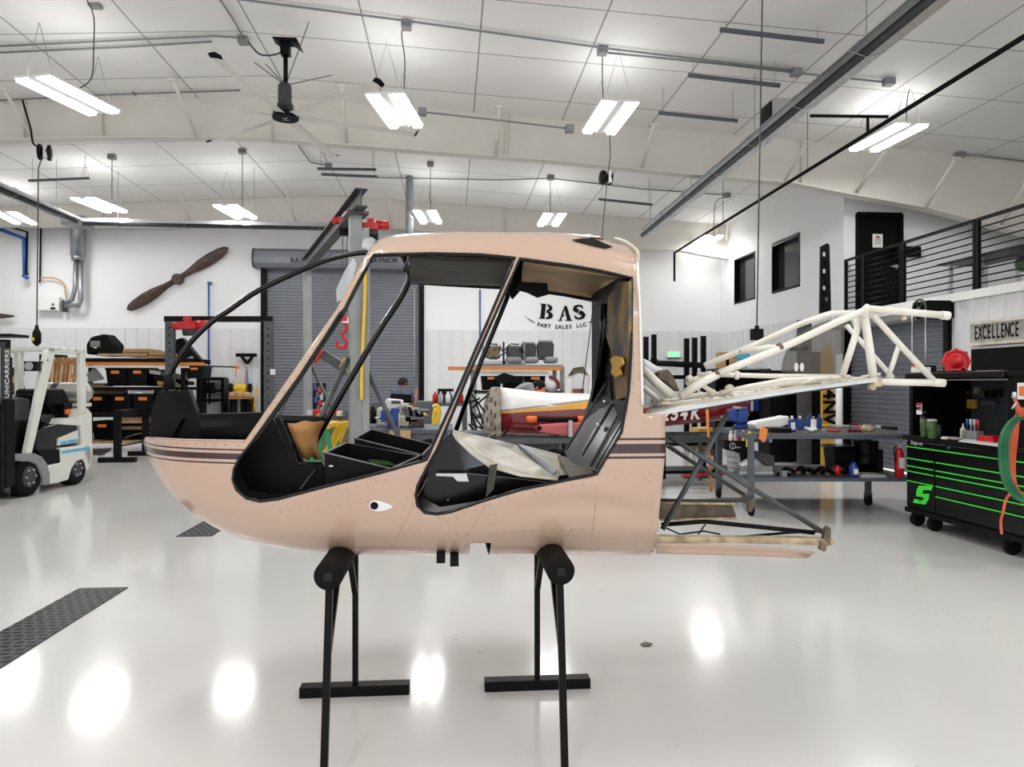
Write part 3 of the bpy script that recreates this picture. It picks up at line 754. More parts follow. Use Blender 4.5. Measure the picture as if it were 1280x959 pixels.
# cabin floor, footwell side, seat boxes
fl = P(400, 640, 3.3).z
MB().box2((P(345, 600, 3.2).x, 3.1, .93), (bx, 4.04, .95)).build('cabin_floor', 'black', HELI)
mb = MB().prism([P(u, v, 3.28) for u, v in ((297, 580), (344, 522), (350, 522), (366, 560), (372, 580), (403, 580), (405, 612), (340, 618), (310, 612))], (0, .02, 0))
mb.build('footwell_panel', 'black', HELI)
MB().tube([P(342, 523, 3.28), P(366, 578, 3.28), P(402, 579, 3.28)], .0045, 6).tube([P(350, 521, 3.3), P(374, 572, 3.3)], .003, 6).build('panel_flange', 'black_gloss', HELI)
MB().prism([P(345, 519, 3.9), P(405, 521, 3.9), P(405, 526, 3.9), P(350, 526, 3.9)], (0, .03, 0)).build('far_sill_rail', 'black_gloss', HELI)
vs = []; fs = []
for i, (l, r2) in enumerate((((359, 529), (404, 526)), ((364, 540), (398, 540)), ((372, 556), (396, 558)), ((378, 572), (402, 574)))):
    for k in range(5):
        t = k / 4; vs.append(P(l[0] + (r2[0] - l[0]) * t, l[1] + (r2[1] - l[1]) * t + 1.5 * math.sin(k * 2.3), 3.8 + .03 * math.sin(k * 1.7 + i)))
for i in range(3):
    for k in range(4): fs.append((i * 5 + k, i * 5 + k + 1, i * 5 + k + 6, i * 5 + k + 5))
o = MB().mesh(vs, fs, True).build('tan_seat_cloth', 'tan', HELI); so = o.modifiers.new('t', 'SOLIDIFY'); so.thickness = .01
MB().tube([P(404, 575, 3.35), P(375, 612, 3.15)], .004, 6).build('floor_strut', 'darkgrey', HELI)
def seat_box(name, fl_, bl, br, fr_, zb, mid=None):
    T = [V(p) for p in (fl_, bl, br, fr_)]; Bm = [V((p.x, p.y, zb)) for p in T]
    mb = MB(); th = .012
    mb.mesh(T + Bm, [(0, 1, 5, 4), (1, 2, 6, 5), (2, 3, 7, 6), (3, 0, 4, 7), (4, 5, 6, 7)])
    o = mb.build(name, 'black', HELI); so = o.modifiers.new('t', 'SOLIDIFY'); so.thickness = th
    MB().tube(T, .0042, 6, closed=True).build('box_edge', 'grey', o)
    return o
b1 = seat_box('seat_box', P(406, 566, 3.1), P(432, 554, 3.6), P(524, 570, 3.6), P(489, 586, 3.08), .96)
b2 = seat_box('seat_box', P(443, 548, 3.62), P(463, 537, 4.08), P(540, 556, 4.08), P(528, 569, 3.62), .98)
p = P(412, 590, 3.09)
plate([P(461, 574, 3.58), P(486, 577, 3.58), P(497, 583, 3.58), P(462, 579, 3.58)], .003, 'warning_placard', 'olive')
MB().ball(P(414, 583, 3.07), .008, 8, (1.5, .4, .6)).build('seat_latch', 'alu', HELI)
# rear compartment
mb = MB().prism([P(u, v, 3.16) for u, v in ((564, 540), (571, 552), (581, 592), (640, 598), (690, 604), (680, 606), (600, 626), (550, 634), (528, 622), (538, 580), (552, 552))], (0, .02, 0))
mb.build('rear_footwell_panel', 'black_gloss', HELI)
plate([P(545, 592, 3.1), P(583, 592, 3.1), P(586, 602, 3.1), P(572, 602, 3.1), P(566, 596, 3.1), P(545, 595, 3.1)], .004, 'perforated_bracket', 'alu')
MB().prism([P(612, 582, 3.12), P(622, 580, 3.12), P(617, 612, 3.08), P(607, 622, 3.08)], (0, .01, 0)).build('worn_stiffener', 'grime', HELI)
# loose seat panel (off-white) lying across
c = [(569, 540, 3.5), (574, 552, 3.35), (590, 567, 3.25), (612, 583, 3.2), (650, 594, 3.15), (697, 599, 3.1)]
d = [(569, 538, 3.5), (600, 545, 3.6), (622, 550, 3.7), (645, 556, 3.75), (672, 575, 3.45), (700, 590, 3.2)]
vs = []; fs = []
for (u0, v0, y0), (u1, v1, y1) in zip(c, d):
    for k in range(5): t = k / 4; vs.append(P(u0 + (u1 - u0) * t, v0 + (v1 - v0) * t, y0 + (y1 - y0) * t))
for i in range(5):
    for k in range(4): fs.append((i * 5 + k, i * 5 + k + 1, i * 5 + k + 6, i * 5 + k + 5))
o = MB().mesh(vs, fs, True).build('seat_pan_cover', 'cream', HELI); so = o.modifiers.new('t', 'SOLIDIFY'); so.thickness = .008
plate([P(652, 556, 3.75), P(700, 568, 3.8), P(708, 578, 3.65), P(712, 592, 3.3), P(698, 594, 3.15)], .006, 'seat_pan_board', 'cream')
plate([P(648, 555, 3.72), P(656, 557, 3.72), P(697, 587, 3.2), P(692, 592, 3.15)], .01, 'aluminium_strip', 'galv')
plate([P(697, 569, 3.7), P(716, 573, 3.7), P(742, 590, 3.05), P(712, 596, 3.05)], .006, 'worn_seat_board', 'dirty')
# brackets below the belly
for u, v in ((551, 698), (568, 702)):
    q = P(u, v, 3.08); MB().box(q + V((0, .11, 0)), (.036, .22, .042)).box(q + V((0, -.002, 0)), (.03, .004, .03)).build('skid_socket', 'black', HELI)
MB().box2((nx0 + .004, 3.1, .85), (nx1 - .004, 4.0, .875)).build('belly_crossmember', 'beige', HELI)
# ---------------------------------------------------------------- engine bay frame
def T(name, pts, r, m_, Y, n=10):
    Ys = Y if isinstance(Y, (list, tuple)) else [Y] * len(pts)
    return MB().tube([P(u, v, y) for (u, v), y in zip(pts, Ys)], r, n).build(name, m_, HELI)
N_, Fr = 3.2, 3.9
T('upper_longeron', [(894, 469), (930, 454), (986, 431), (1050, 401), (1086, 386), (1130, 390), (1184, 394.5)], .0165, 'tubecream', N_)
T('upper_longeron', [(881, 457), (942, 432), (1000, 405), (1039, 392), (1075, 391)], .0165, 'tubecream', Fr)
T('frame_tube', [(925, 440), (960, 434), (984, 434)], .013, 'tubecream', 3.5)
T('frame_tube', [(897, 468), (874, 480), (850, 496)], .019, 'tubecream', N_)
T('frame_tube', [(872, 468), (920, 469), (955, 470), (1052, 471)], .012, 'tubecream', 3.4)
T('frame_tube', [(803, 461), (820, 478), (841, 495)], .02, 'tubecream', 3.25)
T('frame_tube', [(803, 484), (824, 500)], .013, 'tubecream', 3.4)
T('frame_tube', [(1080, 392), (1086, 430), (1092, 474)], .019, 'tubecream', N_)
T('frame_tube', [(1076, 398), (1066, 430), (1053, 470)], .015, 'tubecream', N_ + .03)
T('frame_tube', [(1091, 394), (1124, 430), (1168, 477)], .014, 'tubecream', N_)
T('frame_tube', [(1124, 431), (1117, 452), (1110, 472)], .011, 'tubecream', N_ + .05)
T('lower_longeron', [(1094, 477), (1130, 478), (1179, 478.5)], .0165, 'tubecream', N_)
T('frame_tube', [(1058, 407), (1084, 436), (1116, 472)], .013, 'tubecream', Fr)
T('frame_tube', [(1063, 393), (1068, 402), (1072, 414)], .014, 'tubecream', Fr)
T('frame_tube', [(900, 491), (935, 483), (980, 475), (1062, 471)], .010, 'tubecream', 3.3)
T('frame_tube', [(838, 500), (870, 494), (905, 492), (960, 482), (1050, 475)], .011, 'tubecream', 3.45)
T('frame_tube', [(870, 478), (890, 489)], .010, 'tubecream', 3.25)
T('frame_tube', [(858, 480), (876, 470), (889, 466)], .012, 'tubecream', 3.7)
T('frame_tube', [(1086, 384), (1081, 388), (1079, 398)], .02, 'tubecream', N_)
T('tail_lug', [(1176, 394), (1186, 395)], .02, 'tubecream', N_); T('tail_lug', [(1165, 478), (1180, 479)], .019, 'tubecream', N_)
for u, v, r in ((975, 434, .019), (896, 468, .019)): MB().lathe(P(u, v, N_), [(r, -.008), (r, .008)], 12, P(1000, 423, N_) - P(975, 434, N_)).build('tube_clamp', 'dirty', HELI)
MB().ball(P(1130, 398, N_), .012, 10).build('frame_fitting', 'beige', HELI)
MB().box(P(1094, 477, N_), (.035, .045, .045)).lathe(P(1092, 484, N_ - .015), [(.014, 0), (.014, .03)], 10, V((0, 1, 0))).build('frame_fitting', 'beige', HELI)
# white cowling lump and blanket at the cabin back
pts = [(803, 446), (818, 455), (832, 463), (842, 476), (846, 488), (838, 500), (822, 506), (803, 512)]
MB().prism([P(u, v, 3.5) for u, v in pts], (0, .3, 0)).build('fuel_tank_cowling', 'white', HELI, .02)
MB().prism([P(u, v, 3.42) for u, v in smoothpx([(824, 466), (834, 462), (841, 470), (849, 488), (845, 487), (832, 476), (824, 472)], 3)], (0, .1, 0)).build('scorched_patch', 'dirty', HELI)
# firewall shelf: long sheet sloping up to the tail
vs = []; fs = []
row = [((803, 518), (822, 503)), ((850, 510), (870, 497)), ((900, 502), (915, 491)), ((960, 492), (975, 482)), ((1020, 484), (1030, 474)), ((1094, 474), (1080, 470))]
for (a_, c_) in row:
    for k in range(4): t = k / 3; vs.append(P(a_[0] + (c_[0] - a_[0]) * t, a_[1] + (c_[1] - a_[1]) * t, 3.05 + .75 * t) + V((0, 0, random.uniform(-.006, .006))))
for i in range(5):
    for k in range(3): fs.append((i * 4 + k, i * 4 + k + 1, i * 4 + k + 5, i * 4 + k + 4))
o = MB().mesh(vs, fs, True).build('firewall_shelf', 'cream', HELI); so = o.modifiers.new('t', 'SOLIDIFY'); so.thickness = .008
lo_ = [P(u, v, 3.05) for u, v in ((803, 521), (850, 512), (900, 503.5), (960, 493.5), (1020, 484.5), (1094, 475))]
mb = MB()
for a_, c_ in zip(lo_, lo_[1:]): mb.bar(a_, c_, .03, .016)
mb.build('aluminium_rail', 'alu', HELI)
mb = MB()
for (u0, v0), (u1, v1) in (((850, 514), (930, 501)), ((930, 501), (990, 491)), ((990, 491), (1060, 482))): mb.bar(P(u0, v0 - 1, 3.1), P(u1, v1 - 1, 3.1), .06, .016)
mb.build('under_rail', 'darkgrey', HELI)
for k in range(22):
    u = 815 + k * 12.5; v = 505 - (u - 815) * .125 + random.uniform(-5, 2); y = random.uniform(3.2, 3.6)
    MB().tube([P(u, v, y), P(u + random.uniform(12, 26), v - random.uniform(-2, 7), y + .05)], random.uniform(.004, .009), 6).build('control_rod', 'tubecream', HELI)
for u, v, r in ((862, 474, .018), (871, 479, .016), (880, 474, .014), (912, 486, .02), (921, 468, .016), (890, 492, .02)):
    MB().lathe(P(u, v, 3.4), [(r * .6, -r), (r, -r * .6), (r, r * .5), (r * .5, r)], 10, V((1, .3, .5))).build('engine_mount_fitting', 'cream', HELI)
MB().ball(P(921, 471, 3.3), .014, 10).build('rod_end', 'chrome', HELI)
# grey sheet between the longerons
sh = [(996, 419), (1012, 409), (1036, 400), (1056, 403), (1055, 440), (1052, 470), (1010, 468), (977, 465), (979, 450), (984, 436)]
SH = MB().prism([P(u, v, 3.6) for u, v in sh], (0, .006, 0)).build('smoked_side_panel', 'plexi', HELI)
MB().tube([P(990, 435, 3.5), P(1008, 434, 3.62)], .015, 12).build('exhaust_stub', 'greyblade', HELI)
mb = MB()
for u in (995.5, 1002.5): mb.prism([P(u + 2.6 * math.cos(t), 459 + 5.5 * math.sin(t), 3.59) for t in [2 * PI * k / 14 for k in range(14)]], (0, .003, 0))
mb.build('slot_hole', 'white', SH)
# lower dark tube truss
T('landing_truss_tube', [(836, 545), (934, 607), (1033, 668)], .0115, 'steelgrey', 3.1)
T('landing_truss_tube', [(910, 516), (870, 588), (828, 662)], .0115, 'steelgrey', 3.15)
T('landing_truss_tube', [(834, 557), (880, 587), (942, 626)], .012, 'darkgrey', 3.95)
T('landing_truss_tube', [(827, 656), (881, 652), (950, 659), (1018, 666)], .010, 'black', [3.2, 3.2, 3.15, 3.1])
T('landing_truss_tube', [(825, 626), (870, 627), (925, 625), (940, 620)], .013, 'darkgrey', 3.9)
T('landing_truss_tube', [(930, 671), (985, 666), (1030, 664)], .006, 'black', 3.2)
T('cable', [(828, 658), (850, 668), (880, 664), (900, 668)], .004, 'black', 3.3, 6); T('cable', [(873, 668), (882, 655)], .004, 'darkgrey', 3.3, 6)
MB().prism([P(u, v, 3.85) for u, v in ((826, 630), (916, 632), (921, 648), (826, 651))], (0, .05, 0)).build('keel_channel', 'dirty', HELI)
MB().tube([P(825, 629, 3.83), P(918, 630, 3.83)], .007, 6).tube([P(825, 650, 3.83), P(921, 648, 3.83)], .006, 6).build('channel_lip', 'beige', HELI)
MB().prism([P(u, v, 3.9) for u, v in ((932, 618), (944, 622), (944, 630), (940, 640), (935, 640), (936, 630), (925, 628))], (0, .03, 0)).build('skid_lug', 'dirty', HELI)
mb = MB().prism([P(u, v, 3.06) for u, v in ((822, 671), (900, 672), (1000, 673), (1040, 674), (1044, 680), (1036, 683), (1000, 681), (900, 679), (822, 680))], (0, .05, 0))
mb.build('keel_beam', 'beige', HELI)
mb = MB().prism([P(u, v, 3.05) for u, v in ((1030, 673), (1032, 662), (1035, 658), (1039, 661), (1038, 681))], (0, .025, 0)).prism([P(u, v, 3.05) for u, v in ((1026, 676), (1034, 681), (1033, 688), (1030, 690), (1026, 688))], (0, .025, 0))
mb.build('skid_lug', 'dirty', HELI)
vs = []; fs = []
for a_, c_ in (((820, 679), (820, 692)), ((850, 679), (846, 693)), ((900, 681), (900, 694)), ((960, 684), (960, 696)), ((985, 686), (998, 698)), ((1019, 690), (1008, 698))):
    for k in range(4): t = k / 3; vs.append(P(a_[0] + (c_[0] - a_[0]) * t, a_[1] + (c_[1] - a_[1]) * t, 3.03 + .03 * math.sin(t * 2)))
for i in range(5):
    for k in range(3): fs.append((i * 4 + k, i * 4 + k + 1, i * 4 + k + 5, i * 4 + k + 4))
o = MB().mesh(vs, fs, True).build('torn_belly_skin', 'pink', HELI); so = o.modifiers.new('t', 'SOLIDIFY'); so.thickness = .004
MB().prism([P(u, v, 3.02) for u, v in ((815, 583), (831, 576), (829, 588), (822, 660), (819, 660))], (0, .012, 0)).build('rear_flange', 'ltgrey', HELI)
MB().tube([P(u, v, 3.0) for u, v in ((815, 583), (818, 610), (821, 650), (822, 668))], .004, 6).build('sealant_bead', 'white', HELI)
# ================================================================ PADDED STANDS
def make_stand(u_near, u_far, label, foot, un_y=2.86, far_y=3.62):
    xn_, xf = P(u_near, 700, un_y).x, P(u_far, 700, far_y).x
    x = xn_
    r = thing('padded_stand', (x, (un_y + far_y) / 2, 0), label, 'stand', 'black padded trestle stands')
    zt = .775
    y0, y1 = un_y - .04, far_y + .25
    mb = MB().lathe((x, y0, zt), [(.03, 0), (.052, .004), (.055, .012), (.055, y1 - y0 - .012), (.03, y1 - y0)], 20, V((0, 1, 0)))
    pad = mb.build('foam_pad', 'rubber', r)
    MB().box2((x - .016, y0 - .003, zt - .016), (x + .016, y0 + .01, zt + .016)).build('tube_end', 'black_gloss', pad)
    for k, y in enumerate((un_y, far_y)):
        yf = y - .135 if k == 0 else y
        mb = MB().bar((x, yf, .02), (x, y, zt - .04), .027); mb.build('leg', 'black', r, .002)
        mb = MB().box2((x - .26, yf - .035, 0), (x + .26, yf + .035, .03 if k == 0 else .05)); mb.build('foot_bar', 'black', r, .003)
    MB().bar((x, un_y - .03, .5), (x, un_y + .22, zt - .04), .025).build('brace', 'black', r)
    MB().bar((x, far_y - .02, .5), (x, far_y - .22, zt - .04), .025).build('brace', 'black', r)
    return r
STAND = make_stand(412, 441, 'black padded stand under the front of the pink cabin, left one', None)
o = dup(STAND, V((P(704, 700, 2.77).x, STAND.location.y, 0)), label='black padded stand under the rear of the pink cabin, right one')
# ================================================================ OVERHEAD
def pipe_thing(name, pts, r, m_, label, cat, group=None, n=8):
    return tag(MB().tube(pts, r, n).build(name, m_), label, cat, group)
# --- big ceiling fan
hub = PD(357, 146, 9.9)
FAN = thing('ceiling_fan', hub, 'large six-blade ceiling fan with black hub and white blades hanging from the ridge', 'fan')
MB().lathe(hub, [(.17, -.03), (.175, 0), (.16, .05), (.08, .07)], 24).build('hub', 'black', FAN)
t_ = MB(); text('Z', 'maker_mark', hub + V((0, 0, -.035)), Matrix.Rotation(PI, 3, 'X'), .14, 'ltgrey', FAN)
MB().prism([hub + V(q) for q in ((-.1, -.06, .06), (.1, -.06, .06), (.1, .06, .06), (-.1, .06, .06))], (0, 0, .1)).lathe(hub + V((-.01, 0, .1)), [(.09, 0), (.09, .3), (.07, .34)], 16).build('motor', 'darkgrey', FAN)
ztop = PD(357, 60, 9.9).z
MB().tube([hub + V((0, 0, .4)), V((hub.x, hub.y, ztop))], .03, 10).build('down_rod', 'black', FAN)
MB().box(V((hub.x, hub.y, ztop)), (.12, .12, .2)).prism([V((hub.x - .16, hub.y - .1, ztop + .1)), V((hub.x + .16, hub.y - .1, ztop + .1)), V((hub.x + .22, hub.y - .1, ztop - .02)), V((hub.x + .1, hub.y - .1, ztop + .06)), V((hub.x - .1, hub.y - .1, ztop + .06))], (0, .2, 0)).build('mounting_bracket', 'black', FAN)
mat('blade', (226, 224, 218), .4)
for k in range(6):
    a_ = math.radians(-97 + k * 60) - TH; d = V((math.cos(a_), math.sin(a_), 0)); s_ = V((-d.y, d.x, 0))
    mb = MB(); prof = [(-.065, .012), (0, .02), (.065, -.012), (0, .004)]
    mb.prism([hub + d * .16 + s_ * p + V((0, 0, q)) for p, q in prof], d * 1.62); b_ = mb.build('blade', 'blade', FAN)
    MB().prism([hub + d * 1.78 + s_ * p * 1.2 + V((0, 0, q * 1.4)) for p, q in prof], d * .05 + V((0, 0, .03))).build('winglet', 'black', b_)
for (u, v, D) in ((386, 28, 9.4), (415, 94, 10.4), (318, 78, 9.2), (332, 80, 9.9)):
    MB().tube([hub + V((0, 0, .42)), PD(u, v, D)], .006, 5).build('guy_cable', 'darkgrey', FAN)
MB().tube(spline([PD(355, 62, 9.9), PD(345, 68, 9.8), PD(325, 68, 9.7), PD(310, 52, 9.6)], 5), .012, 6).build('power_cable', 'darkgrey', FAN)
# --- radiant tube heaters
def heater(name, p, q, label, w=.17):
    p, q = V(p), V(q); d = (q - p).normalized(); s_ = V((-d.y, d.x, 0))
    r = thing(name, (p + q) / 2, label, 'heater')
    prof = [(-w * 1.2, .0), (-w * .7, .07), (-w * .3, .11), (w * .3, .11), (w * .7, .07), (w * 1.2, .0)]
    L = (q - p)
    vs = [p + s_ * a_ + V((0, 0, z_)) for a_, z_ in prof]; n_ = len(vs); vs += [v + L for v in vs]
    o = MB().mesh(vs, [(i, i + 1, i + 1 + n_, i + n_) for i in range(n_ - 1)]).build('reflector', 'alu', r); so = o.modifiers.new('t', 'SOLIDIFY'); so.thickness = .006
    MB().tube([p, q], .05, 10).build('burner_tube', 'darkgrey', r)
    n_ = int(L.length / 1.6)
    for i in range(n_ + 1):
        c = p + L * (i + .5) / (n_ + 1)
        MB().tube([c + s_ * a_ + V((0, 0, z_)) for a_, z_ in ((-w * 1.2, .0), (0, -.06), (w * 1.2, .0), (w * .4, .12), (-w * .4, .12), (-w * 1.2, .0))], .006, 5).build('hanger', 'galv', r)
        if i % 2 == 0: MB().tube([c + V((0, 0, .12)), V((c.x, c.y, zc(c.x)))], .005, 5).build('hanging_chain', 'grey', r)
    return r
hz = 5.0
a_ = PZ(803, 294, hz); c_ = V((a_.x + .0, 4.5, hz)); a2_ = PZ(1161, 0, hz)
x_ = (a_.x + a2_.x) / 2
hR = heater('radiant_heater', a_, a2_ + (a2_ - a_) * .25, 'long radiant tube heater with shiny reflector running along the right ceiling')
bb = PD(975, 146, 10.6)
MB().box(bb + V((-.05, 0, .05)), (.3, .4, .28)).build('burner_box', 'ltgrey', hR); MB().box(bb + V((-.21, -.01, .04)), (.02, .34, .22)).build('burner_cover', 'black', hR)
a_ = PZ(95, 277, hz); c_ = PZ(-20, 228, hz)
hL = heater('radiant_heater', a_, c_, 'radiant tube heater leg running along the upper left toward the flue')
heater('radiant_heater', PZ(98, 279, hz) + V((.1, 0, 0)), V((PZ(445, 292, hz).x, PZ(98, 279, hz).y + .1, hz)), 'horizontal radiant tube heater across the back over the wooden propeller')
MB().box(PD(97, 278, 17.2), (.5, .5, .22)).build('elbow_box', 'galv', hL)
# --- black gas pipe, right
g0, g1 = PZ(843, 316, 4.8), PZ(1280, 46, 4.8)
gp = thing('gas_pipe', g0, 'black steel gas pipe running along the right of the ceiling, dropping at its far end', 'pipe')
MB().tube([PZ(840, 349, 4.8) * 0 + V((g0.x, g0.y, PD(840, 349, g0.y).z)), g0, g1 + (g1 - g0) * .2], .028, 8).build('pipe', 'black', gp)
for t in (.3, .62): c = g0.lerp(g1, t); MB().tube([c, V((c.x, c.y, zc(c.x)))], .008, 5).build('pipe_hanger', 'grey', gp)
c = PZ(1110, 146, 4.8); MB().tube([c, c + V((-.95, .1, .02))], .02, 6).tube([c + V((-.25, .02, .02)), c + V((-.25, .02, -.2))], .018, 6).build('branch_pipe', 'black', gp)
# --- hanging strut bars
for (u0, v0, u1, v1, D, lb) in ((900, 37, 1030, 52, 9.2, 'nearest the top right of the ceiling'), (860, 94, 975, 107, 10.2, 'second from the camera right of the lights'), (823, 141, 922, 151, 11.3, 'third from the camera beside the long heater'),
                            (748, 249, 815, 256, 16.0, 'smallest, above the cabin roof edge'), (36, 226, 111, 223, 15, 'near the flue on the left'), (397, 211, 470, 212, 14.5, 'upper of the pair over the gantry'), (402, 218, 472, 221, 14.5, 'lower of the pair over the gantry')):
    p, q = PD(u0, v0, D), PD(u1, v1, D)
    r = thing('strut_bar', (p + q) / 2, 'grey strut bar hanging level from the ceiling, ' + lb, 'strut bar', 'hanging strut bars')
    MB().bar(p, q, .045, .045).build('channel', 'slate', r)
    for t in (.06, .94): c = p.lerp(q, t); MB().tube([c, V((c.x, c.y, zc(c.x) - .03))], .004, 5).build('threaded_rod', 'grey', r)
# --- conduits, boxes and drop cords
def conduit(pts, label, boxes=(), m_='grey', r=.014):
    o = thing('conduit', pts[0], label, 'conduit', 'electrical conduits under the ceiling')
    MB().tube(pts, r, 6).build('conduit_tube', m_, o)
    for b_ in boxes: MB().box(b_, (.13, .13, .11)).build('junction_box', 'grey', o)
    return o
def cl(u, v):       # point just under the sloped ceiling
    d = ray(u, v)
    D = 8.0
    for _ in range(30):
        p = PD(u, v, D); D *= 1 + (zc(p.x) - .04 - p.z) / max(p.z - CH, .5)
    return PD(u, v, D)
conduit([cl(-5, 58), cl(160, 50), cl(268, 45), cl(300, 47)], 'upper conduit crossing the left ceiling to the fan', [cl(304, 50)])
conduit([cl(-5, 66), cl(150, 59), cl(265, 52)], 'lower conduit crossing the left ceiling beside its twin')
conduit([cl(272, -5), cl(290, 22), cl(305, 48)], 'conduit dropping from the top edge to the box near the fan')
conduit([cl(290, -2), cl(500, 25), cl(755, 60), cl(880, 75), cl(990, 88)], 'long conduit crossing the upper middle of the ceiling', [cl(508, 31), cl(753, 63), cl(995, 90)])
conduit([cl(760, 66), cl(900, 80), cl(1030, 95), cl(1110, 103)], 'conduit running right to the box above the right light', [cl(1111, 102)])
q = [PD(u, v, 11.9) for u, v in ((528, 140), (620, 150), (712, 161))]; conduit(q, 'conduit in front of the near rafter with boxes at both ends', [q[0], q[-1]])
conduit([cl(-5, 126), cl(120, 119), cl(300, 113)], 'thin conduit along the top of the near rafter, left part')
conduit([cl(470, 222), cl(620, 225), cl(690, 223), cl(800, 236), cl(910, 244)], 'far conduit above the cabin roof', [cl(689, 222), cl(909, 244)])
conduit([cl(1200, 192), cl(1285, 202)], 'short conduit at the right edge of the ceiling', [cl(1200, 193)])
conduit([cl(373, 182), cl(388, 203), cl(410, 207)], 'bent conduit over the gantry', [cl(411, 207)])
def cord(pts, label, m_='darkgrey', r=.008, box=None):
    o = thing('power_cord', pts[0], label, 'power cord', 'power cords hanging to the lights')
    MB().tube(spline(pts, 5), r, 6).build('cable', m_, o)
    if box: MB().box(box, (.14, .12, .11)).build('junction_box', 'grey', o)
    return o
cord([cl(106, -5), PD(117, 20, 9.4), PD(117, 60, 9.5), PD(114, 98, 9.6), PZ(96, 112, 5.36)], 'cord hanging from the top edge to the leftmost near light', box=PD(119, 4, 9.4))
cord([cl(507, 33), PD(502, 42, 9.9), PD(506, 75, 10), PD(505, 112, 10.1)], 'cord hanging to the light right of the fan')
cord([cl(753, 66), PD(753, 100, 10.2), PD(754, 126, 10.3)], 'cord hanging to the light above the roof hatch')
cord([cl(1111, 100), PD(1128, 88, 10.9), PD(1140, 92, 10.9), PD(1134, 125, 11), PD(1133, 152, 11.1)], 'looped cord to the right light')
for u, v0, v1, D, nm in ((140, 196, 250, 15.4, 'light beside the flue'), (303, 189, 258, 15.4, 'light over the propeller'), (538, 205, 262, 15.5, 'light next to the vent pipe'), (688, 222, 268, 15.5, 'light above the cabin roof')):
    p = cl(u, v0); cord([p, V((p.x, p.y, p.z - .3)), PD(u, v1, D)], 'thin cord dropping to the far-row ' + nm, box=p)
p = cl(909, 245); cord([p, PD(897, 250, 17), PD(893, 262, 17), PD(892, 295, 17)], 'curved cord to the light over the office windows')
# --- cord reels and long drop cords
def reel(u, v, D, cordpts, label, plug):
    c = PD(u, v, D); r = thing('cord_reel', c, label, 'cord reel')
    MB().lathe(c + V((-.09, 0, 0)), [(.05, 0), (.12, .01), (.12, .05), (.06, .06), (.06, .12), (.12, .13), (.12, .17), (.05, .18)], 18, V((1, .25, 0))).build('reel_drum', 'black', r)
    MB().box(c + V((.05, 0, 0)), (.05, .16, .2)).build('reel_frame', 'ltgrey', r)
    MB().tube([c] + cordpts, .009, 6).build('cord', 'darkgrey', r)
    e = cordpts[-1]; MB().lathe(e + V((0, 0, -.25)), [(.02, 0), (.06, .05), (.06, .2), (.03, .26), (.02, .32)], 10).build('cord_stop', plug, r); return r
r = reel(55, 190, 11.2, [PD(48, 210, 11.2), PD(46, 412, 11.2)], 'cord reel at the left with its cord hanging down behind the forklift', 'black')
p = PD(45, 424, 11.2); MB().lathe(p + V((0, 0, -.03)), [(.061, 0), (.062, .05)], 10).build('yellow_band', 'yellow', r)
MB().tube(spline([PD(28, 125, 11.2), PD(38, 160, 11.2), PD(42, 180, 11.2), PD(55, 185, 11.2)], 5), .014, 6).build('feed_cable', 'black', r)
r = reel(758, 222, 12.3, [PD(758, 235, 12.3), PD(752, 300, 12.4), PD(724, 520, 12.6)], 'cord reel above the cabin roof with its cord slanting down behind it', 'black')
MB().tube([PD(762, 165, 12.3), PD(763, 195, 12.3), PD(760, 215, 12.3)], .008, 6).build('feed_cable', 'darkgrey', r)
c0, c1 = PD(953, -8, 6.6), PD(946, 410, 6.6)
r = thing('drop_cord', c1, 'long straight drop cord ending in a black outlet box above the tail frame', 'drop cord')
MB().tube([c0, c1], .006, 6).build('cord', 'darkgrey', r)
MB().box(c1 + V((0, 0, -.06)), (.1, .06, .1), rz=.2).box(c1, (.03, .03, .04)).build('outlet_box', 'black', r)
# --- flue, vent, heater unit on the back wall
yb = YB - .25
r = thing('flue_pipe', P(97, 260, yb), 'galvanized flue pipe coming down the back wall beside the far-left light', 'flue pipe')
MB().tube([P(97, 249, yb), P(97, 320, yb)], .17, 16).tube([P(97, 318, yb), P(97, 326, yb)], .15, 14).build('wide_duct', 'galv', r)
MB().tube([P(u, v, yb) for u, v in ((95, 318), (94, 360), (90, 375), (82, 379))], .055, 10).build('branch_pipe', 'galv', r)
MB().tube([P(u, v, yb) for u, v in ((101, 318), (101, 375), (98, 382), (82, 382))], .06, 10).build('branch_pipe', 'galv', r)
r = thing('heater_unit', P(65, 388, YB), 'white wall heater box with a small arrow mark beside the flue pipe', 'heater unit')
a_, c_ = P(51, 372, YB - .02), P(79, 389, YB - .02)
MB().box2((a_.x, YB - .22, c_.z), (c_.x, YB - .02, a_.z)).build('casing', 'white', r, .01)
MB().prism([P(64, 382, YB - .23), P(66, 378, YB - .23), P(68, 382, YB - .23)], (0, .008, 0)).build('arrow_mark', 'printed', r)
MB().box(P(66, 385.5, YB - .23), (.12, .01, .05)).build('printed_label', 'black_matte', r)
MB().box(P(81, 383, YB - .15), (.1, .1, .3)).build('fan_housing', 'darkgrey', r)
MB().tube(spline([P(u, v, YB - .15) for u, v in ((50, 348), (62, 347), (74, 350), (80, 356), (83, 374))], 5), .018, 6).build('gas_hose', 'gold', r)
pipe_thing('gas_riser', [P(u, v, YB - .1) for u, v in ((43, 278), (51, 279), (50, 350), (49, 353))], .022, 'black', 'thin black pipe bending down the back wall to the heater box', 'pipe')
r = thing('air_pipe', P(32, 345, YB - .2), 'blue compressed air pipe with black bracket at the left edge', 'pipe')
MB().tube([P(u, v, YB - .3) for u, v in ((-8, 284), (30, 298), (31, 346))], .05, 8).tube([P(29, 344, YB - .3), P(35, 348, YB - .3)], .05, 8).build('pipe', 'pipeblue', r)
